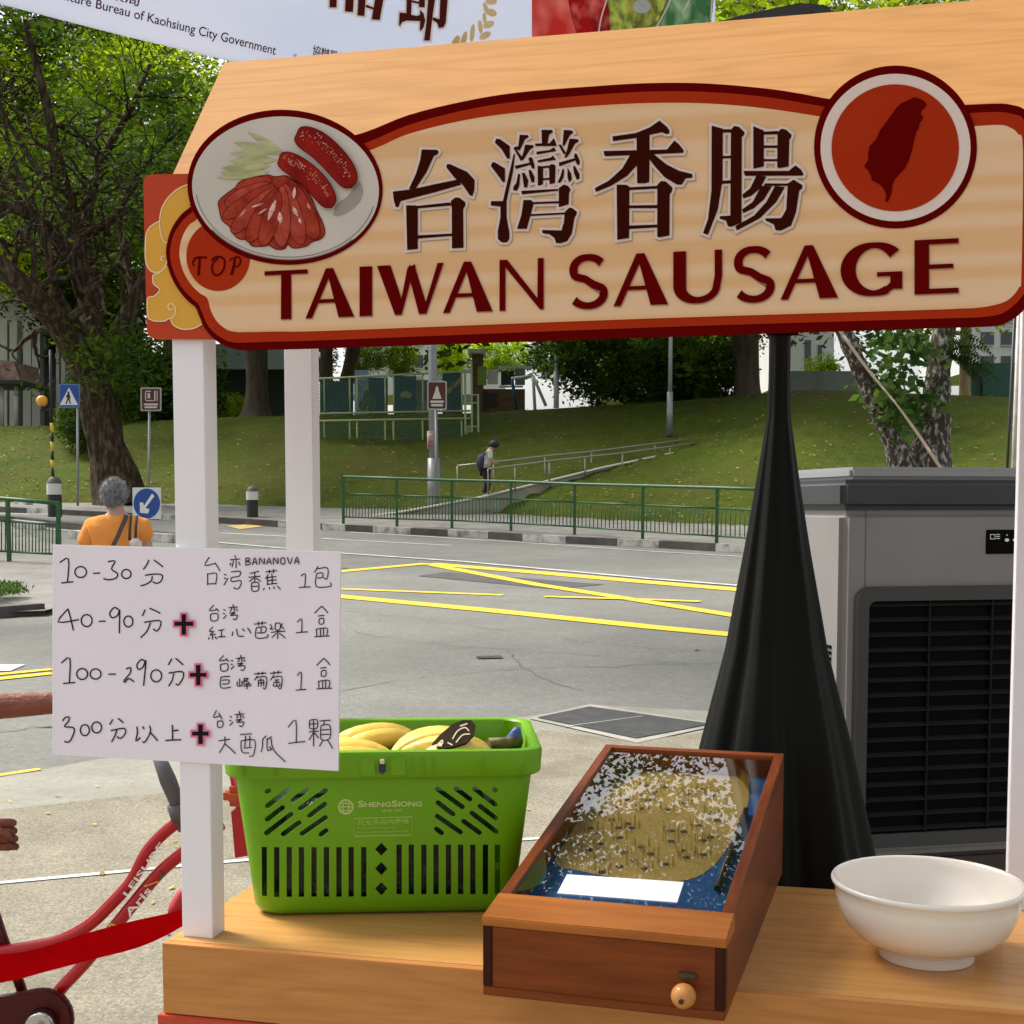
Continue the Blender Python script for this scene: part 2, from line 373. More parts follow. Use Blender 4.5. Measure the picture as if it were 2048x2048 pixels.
# utility cover set in the driveway mouth, with a concrete surround
M_cover = mat('cover_asphalt', (.035, .036, .038), .85, (.06, .06, .06), nscale=8, detail=6, bump=.4, bscale=60)
bm = NB(); sheet_px(bm, [(1058, 1440), (1180, 1411), (1444, 1452), (1274, 1489)], .0105); struct('cover_surround', bm, mat('surround_concrete', (.42, .39, .33), .9, (.28, .26, .22), nscale=3, detail=8))
t = thing('ground_cover', 'dark rectangular service cover with pale concrete surround between basket and black cone', 'cover', gp(1240, 1450))
bm = NB(); sheet_px(bm, [(1074, 1439), (1179, 1417), (1424, 1452), (1272, 1481)], .0155); obj('plate', bm, M_cover, t, True)
bm = NB(); line_px(bm, [(1130, 1458), (1285, 1437)], .012, .0175); obj('joint', bm, M_kwht, t, True)
bm = NB(); sheet_px(bm, [(951, 1313), (1001, 1312), (1006, 1317), (955, 1318)], .006)
solo('drain_grate', bm, M_cover, 'small dark rectangular drain grate in the open road', 'drain grate')
# far kerb and pavement
KB = [(-500, 999), (-300, 1008), (0, 1024), (446, 1047), (690, 1062), (821, 1069), (977, 1077), (1132, 1087), (1300, 1095), (1490, 1106), (2200, 1150)]
KP = [gp(*q) for q in KB]
def kerb_at(x):
    for (a, pa), (b, pb) in zip(zip(KB, KP), list(zip(KB, KP))[1:]):
        if x <= b[0]: return pa.lerp(pb, (x - a[0]) / (b[0] - a[0]))
    return KP[-1]
bm = NB()
def kerbrun(bm, P, h, wd, up=0):
    L = [Vector((p.x, p.y, gz(p.y))) for p in P]
    for a, b in zip(L, L[1:]):
        d = (b - a).normalized(); n = Vector((-d.y, d.x, 0)).normalized()
        if n.y < 0: n = -n
        pts = [a, a + Vector((0, 0, h)), b + Vector((0, 0, h)), b]
        q = [p + n * wd for p in pts]
        A_ = [bm.verts.new(p) for p in pts]; B_ = [bm.verts.new(p) for p in q]
        bm.faces.new(A_); bm.faces.new((A_[1], B_[1], B_[2], A_[2])); bm.faces.new(B_[::-1])
        bm.faces.new((A_[0], B_[0], B_[1], A_[1])); bm.faces.new((A_[3], A_[2], B_[2], B_[3]))
kerbrun(bm, KP, .14, .22); struct('far_kerb', bm, M_kerb)
bm = NB()
for a, b in [(560, 600), (647, 690), (747, 821), (897, 976), (1047, 1131), (1236, 1318), (1433, 1500), (330, 370), (60, 110)]:
    a_, b_ = kerb_at(a), kerb_at(b); s = Vector((0, -.006, 0)); kerbrun(bm, [a_ + s, b_ + s], .143, .16)
struct('kerb_paint', bm, M_kwht)
back = [(p.x + .1, p.y + .22) for p in KP]
bm = NB(); sheet(bm, back + [(60, 58), (-60, 58)], .10); struct('far_pavement', bm, M_pave)
bm = NB(); sheet_px(bm, [(452, 1052), (495, 1049), (528, 1053), (480, 1059)], .008); sheet_px(bm, [(40, 1200), (62, 1189), (104, 1187), (104, 1211), (80, 1208)], .02); struct('tactile_paving', bm, mat('tactile_yellow', (.62, .42, .12), .8, (.5, .36, .14), nscale=6))
# traffic island kerbs on the left
bm = NB(); kerbrun(bm, [gp(-60, 1040), gp(27, 1046), gp(150, 1060), gp(360, 1083)], .15, .3); struct('island_kerb', bm, M_kerb)
bm = NB()
for a, b in [((28, 1052), (86, 1058)), ((146, 1074), (182, 1078)), ((288, 1080), (352, 1084)), ((36, 1014), (60, 1016))]:
    kerbrun(bm, [gp(*a) + Vector((0, -.3, 0)), gp(*b) + Vector((0, -.3, 0))], .17, .2)
struct('island_kerb_paint', bm, M_kwht)
bm = NB(); sheet(bm, [(gp(*q).x, gp(*q).y) for q in [(-400, 1040), (0, 1046), (119, 1100), (200, 1190), (150, 1215), (90, 1232), (-400, 1250)]], .06); struct('left_pavement', bm, M_pave)
bm = NB(); kerbrun(bm, [gp(-300, 1243), gp(0, 1236), (gp(90, 1229))], .12, .15); struct('left_kerb', bm, M_kerb)
# grass bank up to a raised green
BB = [(-700, 1010, 40), (-200, 1010, 39.5), (120, 1011, 39), (400, 1016, 38), (650, 1036, 35.5), (1000, 1052, 32.8), (1300, 1070, 30), (1500, 1082, 29), (2300, 1112, 27.5)]
BT = [(-700, 852, 50), (-200, 852, 50), (120, 852, 50), (430, 835, 49), (700, 829, 48), (960, 826, 47), (1340, 803, 46), (1620, 779, 45), (2300, 805, 43)]
def bank(x, s):
    def ip(T):
        for a, b in zip(T, T[1:]):
            if x <= b[0]: k = (x - a[0]) / (b[0] - a[0]); return a[1] + (b[1] - a[1]) * k, a[2] + (b[2] - a[2]) * k
        return T[-1][1:]
    y0, Y0 = ip(BB); y1, Y1 = ip(BT); a = at(x, y0, Y0); b = at(x, y1, Y1); q = a.lerp(b, s)
    q.z += .16 * math.sin(s * math.pi) * math.sin(x * .013) + .25 * math.sin(s * math.pi); return q
def proj(P):
    v = Vector(P) - CAM; dz = v.y * math.cos(PITCH) - v.z * math.sin(PITCH); return PCX + FPX * v.x / dz, PCY - FPX * (v.y * math.sin(PITCH) + v.z * math.cos(PITCH)) / dz
def bp(x, y):
    lo, hi = 0, 1
    for _ in range(30):
        m = (lo + hi) / 2
        if proj(bank(x, m))[1] > y: lo = m
        else: hi = m
    return bank(x, lo)
bm = NB(); NX, NS = 150, 26; G = []
for j in range(NS + 1):
    row = []
    for i in range(NX + 1):
        x = -700 + 3000 * i / NX; s = j / NS; q = bank(x, s)
        if 0 < j < NS: q += Vector((0, 0, .05 * math.sin(i * 2.1 + j * 1.3) + .04 * math.sin(i * .9 - j * 2.3)))
        if j == 0: q.z -= .12
        row.append(bm.verts.new(q))
    G.append(row)
for j in range(NS):
    for i in range(NX): bm.faces.new((G[j][i], G[j][i + 1], G[j + 1][i + 1], G[j + 1][i])).smooth = True
top = G[-1]; far = [bm.verts.new((v.co.x * 4, 170, v.co.z + .6)) for v in top]
for i in range(NX): bm.faces.new((top[i], top[i + 1], far[i + 1], far[i])).smooth = True
struct('grass_bank', bm, M_grass)
def green(x, y, Y):                                   # a point standing on the raised green
    q = at(x, y, Y); return q
# fallen leaves and grass tufts: nobody could count them
cen = []
for _ in range(3600):
    x = random.uniform(-200, 2100); s = random.random() ** 1.3
    if x > 640 and random.random() < .5 or s < .25: pass
    q = bank(x, s); cen.append((q.x + random.uniform(-.3, .3), q.y, q.z + .05))
o = obj('fallen_leaves', leaves('fallen_leaves', cen, .085, .6, .3, 0, True), mat('dry_leaf', (.24, .17, .05), .9, (.30, .26, .09), nscale=2, island=.5)); o['kind'] = 'stuff'
cen = []
for _ in range(7000):
    x = random.uniform(-250, 2100); s = random.random(); q = bank(x, s); cen.append((q.x + random.uniform(-.2, .2), q.y + random.uniform(-.2, .2), q.z + .06))
o = obj('grass_blades', leaves('grass_blades', cen, .10, .35, .2, 0, True), mat('grass_blade', (.065, .09, .009), .95, (.12, .14, .016), nscale=.4, island=.4, spec=.05)); o['kind'] = 'stuff'
cen = [(gp(random.gauss(-8, 22), 1212).x, gp(0, random.uniform(1203, 1222)).y, gz(18) + random.uniform(.05, .16)) for _ in range(900)]
o = obj('verge_grass', leaves('verge_grass', cen, .10, .25, 1.5), mat('verge_blade', (.07, .15, .015), .8, (.16, .26, .04), nscale=2, island=.4)); o['kind'] = 'stuff'
# ramp path
RP = [(640, 1046, 33.2), (800, 1026, 33.4), (960, 996, 33.6), (1084, 966, 34.6), (1208, 936, 36), (1318, 913, 37.5), (1440, 889, 39.5), (1560, 866, 41.5), (1700, 846, 43.5)]
RN = [at(*q) for q in RP]
bm = NB()
for a, b in zip(RN, RN[1:]):
    o1, o2 = Vector((.35, 1.25, .05)), Vector((0, 0, -1.2))
    V = [bm.verts.new(p) for p in (a, b, b + o1, a + o1, a + o2, b + o2)]
    bm.faces.new((V[0], V[1], V[2], V[3])); bm.faces.new((V[0], V[4], V[5], V[1]))
struct('ramp_path', bm, mat('ramp_concrete', (.24, .215, .17), .9, (.38, .35, .29), nscale=1.5, detail=8))
bm = NB()
tube(bm, [p + Vector((0, -.03, .01)) for p in RN], .035, 4); struct('ramp_edge', bm, mat('ramp_edge_paint', (.55, .53, .48), .9))
M_rail = mat('rail_steel', (.33, .31, .26), .4, metal=.6)
t = thing('ramp_handrail', 'grey steel handrail running up beside the concrete ramp', 'handrail', RN[2])
def railrun(name, px, Ys, hpost):
    P = [at(x, y, Y) for (x, y), Y in zip(px, Ys)]
    bm = NB(); tube(bm, P, .028, 6); obj(name, bm, M_rail, t, True)
    for p in P[::1]: bm = NB(); tube(bm, [p, p - Vector((0, 0, hpost))], .022, 6); obj('post', bm, M_rail, t, True)
railrun('rail', [(976, 938), (1030, 931), (1099, 922), (1170, 914), (1245, 906), (1340, 893), (1440, 880)], [33.7, 34, 34.6, 35.4, 36.3, 37.7, 39.4], .62)
railrun('rail', [(915, 932), (987, 924), (1090, 912), (1183, 903), (1310, 887), (1440, 871)], [34.8, 35, 35.8, 36.7, 38.2, 40.2], .75)

cen = [(q.x, q.y, q.z + .016) for q in [gp(random.uniform(-100, 1500), random.uniform(1500, 2040)) for _ in range(90)]]
o = obj('stray_leaves', leaves('stray_leaves', cen, .035, .5, .05, 0, True), mat('yellow_leaf', (.50, .40, .08), .8, (.35, .22, .06), nscale=3, island=.4)); o['kind'] = 'stuff'
# ------------------------------------------------------------ the stall
YAW = R(-13.557)
SO = Vector((-.52158, 1.96531, .85))                    # left front corner of the counter top
MS = Matrix.Translation(SO) @ Matrix.Rotation(YAW, 4, 'Z')
EX = (MS.to_3x3() @ Vector((1, 0, 0))); EY = (MS.to_3x3() @ Vector((0, 1, 0))); EZ = Vector((0, 0, 1))
def S(u, v, w_): return MS @ Vector((u, v, w_))
M_top = woodmat('lit_wood_laminate', (.62, .325, .105), (.51, .235, .06), 'x', .38, coat=.12, spec=.3)  # lighter, yellower tone paints the light falling on the counter top
M_fas = woodmat('shaded_wood_laminate', (.58, .26, .085), (.49, .20, .055), 'x', .5, 1.5, coat=0, spec=.15)  # same laminate as the counter top, shade of the front put into its colour
M_roofw = woodmat('roof_laminate', (.57, .29, .10), (.50, .235, .075), 'x', .7, 2.0, coat=0, spec=.12)
M_white = mat('white_painted_post', (.86, .83, .87), .5, (.82, .79, .83), nscale=3, rvar=.06)
M_skirt = mat('vermilion_panel', (.55, .06, .018), .6, (.50, .05, .015), nscale=3)
st = thing('food_stall', 'wooden market stall with pale counter, white posts and gabled wood roof', 'stall', (SO.x, SO.y, gz(SO.y)), YAW)
bm = NB(); box(bm, (.0005, .0172, -.016), (1.3095, .525, 0), .0008, MS); obj('counter_top', bm, M_top, st, True)
bm = NB(); box(bm, (.001, .0012, -.106), (1.309, .017, -.0002), .0008, MS); obj('front_board', bm, M_fas, st, True)
bm = NB(); box(bm, (.0015, .0172, -.106), (.016, .524, -.0162), .0008, MS); obj('side_board', bm, M_fas, st, True)
bm = NB(); box(bm, (-.006, -.004, -.838), (1.316, .53, -.1075), .001, MS); obj('lower_panel', bm, M_skirt, st, True)
for a, b in [((.015, .038), (.065, .080)), ((.005, .474), (.058, .508)), ((1.243, .474), (1.294, .508)), ((1.245, .038), (1.295, .080))]:
    bm = NB(); box(bm, (*a, .0), (*b, 1.085), .0012, MS); obj('post', bm, M_white, st, True)
for s_ in (0, 1):
    prof = [(.030, 1.077), (.2626, 1.358), (.2626, 1.345), (.030, 1.064)]
    if s_: prof = [(.5252 - v, w_) for v, w_ in prof]
    bm = NB(); prism(bm, [S(-.002, v, w_) for v, w_ in prof], EX * 1.314); bmesh.ops.recalc_face_normals(bm, faces=bm.faces); obj('roof_panel', bm, M_roofw, st, True)

# ------------------------------------------------------------ the sign board
SG = Plane(S(0, .025, 0), EX, EZ)
M_dred = mat('maroon_print', (.115, .002, .002), .8, spec=0); M_ored = mat('vermilion_print', (.42, .032, .006), .7, (.37, .027, .005), nscale=2, spec=.04)
M_cream = mat('cream_print', (.78, .52, .32), .6, (.74, .44, .225), nscale=1.3, stretch=(.01, .01, 24), detail=0, lo=.44, hi=.56, spec=.06)
M_pale = mat('pale_print', (.72, .58, .52), .4, spec=.12); M_tabred = mat('orange_red_print', (.50, .055, .018), .38, spec=.12)
M_gold = mat('golden_cloud_print', (.72, .37, .055), .4, spec=.12); M_line = mat('cream_line_print', (.85, .66, .36), .4)
M_choc = mat('chocolate_print', (.038, .006, .003), .8, spec=0); M_plate = mat('plate_print', (.60, .53, .46), .4, (.52, .46, .40), nscale=5, detail=2)
sg = thing('stall_sign', 'large cream and red stall sign with sausage picture and red island map', 'sign', S(0, .03, .87), YAW)
def pf(bm, pts, off): return flat(bm, [SG.px(x, y, off) for x, y in pts])
T2 = lambda L: zo(L, 280, 340, .24845)
def rr(x0, y0, x1, y1, x2, y2, x3, y3, r):             # rounded quad
    P = [Vector(p) for p in ((x0, y0), (x1, y1), (x2, y2), (x3, y3))]; o = []
    for i in range(4):
        p, a, b = P[i], P[i - 1], P[(i + 1) % 4]; da = (a - p).normalized() * r; db = (b - p).normalized() * r
        for k in range(7):
            t = k / 6; o.append(tuple((p + da) * (1 - t) ** 2 + p * 2 * t * (1 - t) + (p + db) * t * t))
    return o
tab = rr(286, 349, 520, 345, 520, 679, 294, 677, 20)
bm = NB(); prism(bm, [SG.px(x, y, -.004) for x, y in tab], EY * .008); bmesh.ops.recalc_face_normals(bm, faces=bm.faces); obj('side_tab', bm, M_tabred, sg, True)
c1 = T2([(420, 100), (385, 115), (300, 155), (220, 230), (172, 320), (158, 430), (170, 520), (205, 585), (300, 560), (420, 380)])
c2 = T2([(158, 410), (90, 450), (55, 500), (44, 560), (42, 680), (50, 750), (75, 800), (110, 822), (160, 818), (195, 790), (215, 740), (240, 600), (200, 580), (170, 520)])
c3 = T2([(215, 770), (150, 830), (110, 840), (102, 880), (112, 920), (155, 955), (148, 985), (110, 1018), (60, 1035), (65, 1180), (90, 1205), (130, 1217), (200, 1215), (240, 1195), (262, 1240), (310, 1272), (370, 1283), (440, 1272), (497, 1240), (520, 1150), (420, 1020), (300, 850)])
bm = NB()
for i, c in enumerate((c1, c2, c3)): pf(bm, c, -.0036 + i * .0002)
obj('cloud_print', bm, M_gold, sg, True)
bm = NB()
for i, L in enumerate([smooth2(c1[1:9], 4), smooth2(c2[0:12], 4), smooth2(c3[0:19], 3), smooth2(T2([(240, 1200), (275, 1170), (285, 1120), (265, 1080), (240, 1075), (225, 1100), (240, 1125), (262, 1115)]), 4), smooth2(T2([(200, 690), (175, 700), (168, 718), (182, 730)]), 3)]):
    stroke(bm, SG, L, 2.4, -.0028 + i * .0001)
obj('cloud_outline', bm, M_line, sg, True)
ldark = T2([(470, 240), (415, 290), (330, 360), (255, 470), (215, 600), (212, 700), (240, 830), (300, 950), (380, 1050), (445, 1105), (470, 1160), (520, 1270), (590, 1355), (680, 1415), (780, 1445)])
dark = ldark + [(487, 700), (510, 699.6), (560, 698.2), (673, 695), (1300, 674), (1848, 656), (1920, 654), (1958, 653), (1997, 650), (2024, 639), (2048, 620), (2068, 590), (2074, 555), (2077, 285), (2068, 245), (2048, 218), (2020, 209), (1997, 207), (1939, 209), (1800, 215), (1666, 199), (1600, 187), (1532, 177), (1416, 167), (1300, 166), (1180, 173), (1035, 185), (926, 203), (817, 230), (725, 266), (600, 300)]
bm = NB(); prism(bm, [SG.px(*p) for p in smooth2(dark, 4, True)], EY * .0065); bmesh.ops.recalc_face_normals(bm, faces=bm.faces); obj('board', bm, M_dred, sg, True)
lor = T2([(500, 280), (425, 335), (350, 400), (275, 510), (245, 620), (245, 720), (280, 840), (340, 950), (420, 1035), (470, 1080), (500, 1150), (545, 1250), (610, 1320), (700, 1375), (780, 1390)])
orng = lor + [(486, 685.2), (510, 684.6), (560, 683), (673, 679.5), (1300, 655), (1848, 638), (1920, 636), (1950, 635), (1989, 631), (2016, 620), (2046, 590), (2056, 555), (2060, 290), (2048, 240), (2025, 228), (1997, 224), (1940, 226), (1800, 235), (1660, 215), (1532, 194), (1416, 184), (1300, 183), (1180, 190), (1035, 203), (926, 221), (817, 250), (736, 284), (600, 330)]
bm = NB(); pf(bm, smooth2(orng, 4, True), .0006); obj('orange_band', bm, M_ored, sg, True)
lcr = T2([(560, 330), (450, 405), (390, 450), (340, 540), (318, 640), (322, 720), (350, 820), (410, 920), (480, 990), (530, 1020), (552, 1060), (570, 1130), (620, 1220), (700, 1285), (780, 1305)])
crm = lcr + [(486, 664.4), (510, 664), (560, 663), (673, 661), (1300, 637), (1848, 620), (1920, 617), (1950, 616), (1985, 611), (2016, 600), (2038, 575), (2043, 545), (2046, 300), (2036, 268), (2020, 255), (2000, 250), (1954, 252), (1800, 262), (1645, 234), (1532, 217), (1416, 207), (1300, 206), (1180, 212), (1035, 225), (926, 241), (817, 268), (747, 298), (600, 350)]
bm = NB(); pf(bm, smooth2(crm, 4, True), .0012); obj('cream_face', bm, M_cream, sg, True)
bm = NB(); pf(bm, ell(436.5, 512, 64, 70), .0018); tp = obj('round_badge', bm, M_ored, sg, True)
bm = NB(); k = 0
for L, W in [([(425, 745), (440, 712), (475, 702), (540, 705)], 22), ([(480, 705), (478, 760), (470, 850)], 26), ([(430, 735), (422, 755), (440, 772)], 14), (smooth2([(575, 730), (600, 705), (650, 700), (680, 730), (672, 800), (630, 845), (590, 835), (580, 780), (600, 730), (630, 715)], 4), 20), ([(720, 735), (735, 712), (765, 705)], 14), ([(765, 705), (755, 770), (735, 845)], 26), (smooth2([(765, 700), (800, 705), (808, 740), (785, 775), (745, 778)], 4), 17)]:
    q = T2(L); stroke(bm, SG, q, W * .2, .0022 + k * .00006); k += 1
obj('badge_lettering', bm, M_dred, tp, True)
# oval plate picture
bm = NB(); pf(bm, ell(570, 374.5, 195.5, 155, 72, R(4)), .0026); pp = obj('plate_badge', bm, M_dred, sg, True)
bm = NB(); pf(bm, ell(571, 376.5, 187, 143.5, 72, R(4)), .0032); obj('plate_print', bm, M_plate, pp, True)
bm = NB(); stroke(bm, SG, ell(571, 377, 180, 137, 60, R(4), R(10), R(170), False), 1.6, .0036); stroke(bm, SG, ell(571, 379, 184, 140, 60, R(4), R(40), R(140), False), 2.2, .0037); obj('plate_rim_line', bm, mat('plate_line_print', (.2, .15, .12), .5), pp, True)
PQ = lambda L: zo(L, 370, 220, .20704)
M_saus = mat('sausage_print', (.33, .014, .008), .6, (.13, .004, .003), nscale=26, detail=6, lo=.3, hi=.75, spec=.06)
M_slice = mat('sausage_slice_print', (.44, .058, .030), .6, (.22, .018, .010), nscale=40, detail=6, lo=.32, hi=.7, spec=.06)
M_edge = mat('slice_edge_print', (.13, .008, .006), .7, spec=0); M_glint = mat('glint_print', (.78, .55, .48), .4, (.5, .2, .16), nscale=70, lo=.4, hi=.6)
M_garl = mat('garlic_print', (.52, .50, .26), .4, (.30, .30, .12), nscale=18, stretch=(1, 1, 4)); M_shade = mat('plate_tone_print', (.33, .27, .23), .5)
bm = NB(); pf(bm, smooth2(PQ([(1480, 900), (1560, 840), (1680, 700), (1720, 780), (1690, 880), (1600, 970), (1500, 1020), (1430, 1010)]), 4, True), .0036); obj('sausage_tone_print', bm, M_shade, pp, True)
def lens(p, q, wd, n=9):
    p, q = Vector(p), Vector(q); d = q - p; nn = Vector((-d.y, d.x)).normalized() * wd / 2
    return [tuple(p + d * t + nn * math.sin(math.pi * t)) for t in [i / n for i in range(n + 1)]] + [tuple(p + d * t - nn * math.sin(math.pi * t)) for t in [i / n for i in range(n, -1, -1)]][1:-1]
bm = NB()
for i, (p, q, wd) in enumerate([((600, 210), (960, 420), 70), ((460, 310), (930, 430), 90), ((420, 420), (900, 400), 80), ((430, 490), (890, 480), 100), ((350, 560), (830, 540), 90), ((300, 655), (820, 590), 85), ((330, 600), (800, 620), 60)]):
    pf(bm, [PQ([c])[0] for c in lens(p, q, wd)], .0038 + i * .00012)
obj('garlic_print', bm, M_garl, pp, True)
bm = NB(); bE = NB(); bG = NB(); bT = NB()
out_ = [(330, 880), (420, 800), (560, 710), (700, 650), (800, 630), (870, 650), (980, 640), (1080, 700), (1160, 760), (1230, 880), (1270, 980), (1320, 1080), (1345, 1180), (1310, 1240), (1220, 1270), (1170, 1310), (1050, 1330), (990, 1290), (960, 1335), (880, 1340), (810, 1300), (760, 1310), (650, 1310), (600, 1250), (520, 1240), (460, 1180), (430, 1120), (360, 1060), (335, 960)]
pf(bm, PQ(smooth2(out_, 3, True)), .0046); pf(bE, PQ(expand(smooth2(out_, 3, True), 9)), .0043)
fan = [((770, 690), (560, 740), 150, 0), ((740, 740), (450, 880), 160, 1), ((800, 760), (430, 1000), 165, 0), ((820, 800), (500, 1130), 175, 1), ((1040, 740), (1240, 1180), 215, 0), ((980, 780), (1110, 1230), 190, 1), ((850, 820), (640, 1210), 185, 0), ((940, 800), (930, 1250), 190, 1), ((890, 850), (770, 1240), 180, 0)]
for i, (a_, b_, wd, tn) in enumerate(fan):
    c_ = (Vector(a_) + Vector(b_)) / 2; d_ = Vector(b_) - Vector(a_); an = math.atan2(d_.y, d_.x); h = d_.length / 2 + 70; tp_ = []
    for x, y in ell(0, 0, h, wd / 2, 30): k = .84 + .16 * x / h; tp_.append((c_.x + x * math.cos(an) - y * k * math.sin(an), c_.y + x * math.sin(an) + y * k * math.cos(an)))
    pf(bE, PQ(expand(tp_, 6)), .0049 + i * .0002); pf(bT if tn else bm, PQ(tp_), .0050 + i * .0002)
for i, (p, q, wd) in enumerate([((880, 860), (800, 1070), 50), ((915, 980), (920, 1100), 46), ((1060, 740), (1050, 860), 34), ((1040, 930), (1090, 1030), 40), ((640, 940), (760, 900), 22), ((700, 1010), (790, 950), 20), ((520, 1040), (590, 960), 18), ((1120, 1100), (1100, 1040), 24), ((1180, 900), (1210, 960), 18)]): pf(bG, PQ(lens(p, q, wd)), .0070 + i * .00008)
obj('slice_edge_print', bE, M_edge, pp, True); obj('sausage_slice_print', bm, M_slice, pp, True); obj('slice_tone_print', bT, mat('slice_tone', (.50, .085, .055), .6, (.28, .028, .018), nscale=46, detail=6, lo=.35, hi=.68, spec=.05), pp, True); obj('slice_glint_print', bG, M_glint, pp, True)
bm = NB(); bE = NB(); GLS = []
for i, (sp, hw) in enumerate([([(1075, 225), (1170, 270), (1290, 340), (1430, 470), (1540, 610), (1600, 740)], 122), ([(905, 470), (990, 500), (1110, 570), (1250, 690), (1350, 820), (1410, 930)], 102)]):
    sp2 = smooth2(sp, 7); n = len(sp2); wd = [2 * hw * (max(0, 1 - abs(2 * (k / (n - 1)) - 1) ** 4.5)) ** .5 * (.86 + .14 * math.sin(math.pi * k / n)) for k in range(n)]
    L, Rr = ribbon2(sp2, wd); pf(bE, PQ(expand((L + Rr[::-1])[1:-1], 9)), .0088 + i * .0008); pf(bm, PQ((L + Rr[::-1])[1:-1]), .0091 + i * .0008)
    bG = NB(); GLS.append(bG)
    for j in range(90):
        k = random.randint(4, n - 6); t_ = random.gauss(.25, .22); x = L[k][0] * (.5 + t_ * .5) + Rr[k][0] * (.5 - t_ * .5); y = L[k][1] * (.5 + t_ * .5) + Rr[k][1] * (.5 - t_ * .5)
        if L[k][1] > Rr[k][1]: x = sp2[k][0] * 2 - x; y = sp2[k][1] * 2 - y
        pf(bG, PQ(ell(x, y, random.uniform(4, 13), random.uniform(3, 8), 8, random.uniform(0, 3))), .0094 + i * .0008 + j * .000008)
obj('sausage_edge_print', bE, M_edge, pp, True); obj('sausage_print', bm, M_saus, pp, True)
M_gl2 = mat('sausage_glint', (.66, .30, .24), .5, (.42, .07, .05), nscale=95, detail=3, spec=.05)
for b_ in GLS: obj('sausage_glint_print', b_, M_gl2, pp, True)
# round map badge
bm = NB(); pf(bm, ell(1791, 294, 163, 163, 72), .0022); mp_ = obj('map_badge', bm, M_dred, sg, True)
bm = NB(); pf(bm, ell(1791, 295, 150, 147.5, 72), .0028); obj('map_ring', bm, M_pale, mp_, True)
bm = NB(); pf(bm, ell(1790.5, 295.5, 127.5, 127, 72), .0034); obj('map_field', bm, M_ored, mp_, True)
bm = NB(); pf(bm, zo([(820, 965), (860, 940), (900, 945), (960, 970), (995, 1010), (975, 1040), (945, 1065), (935, 1100), (960, 1130), (945, 1160), (920, 1200), (915, 1240), (890, 1280), (870, 1360), (850, 1450), (820, 1550), (780, 1630), (720, 1690), (680, 1740), (660, 1790), (655, 1860), (640, 1905), (612, 1955), (592, 1940), (600, 1880), (580, 1830), (550, 1790), (500, 1760), (460, 1740), (455, 1700), (430, 1650), (400, 1625), (390, 1600), (410, 1570), (430, 1540), (425, 1480), (440, 1410), (500, 1350), (540, 1260), (600, 1180), (650, 1110), (700, 1040), (740, 1000)], 1648, 0, .20704), .0040); obj('island_map', bm, M_dred, mp_, True)
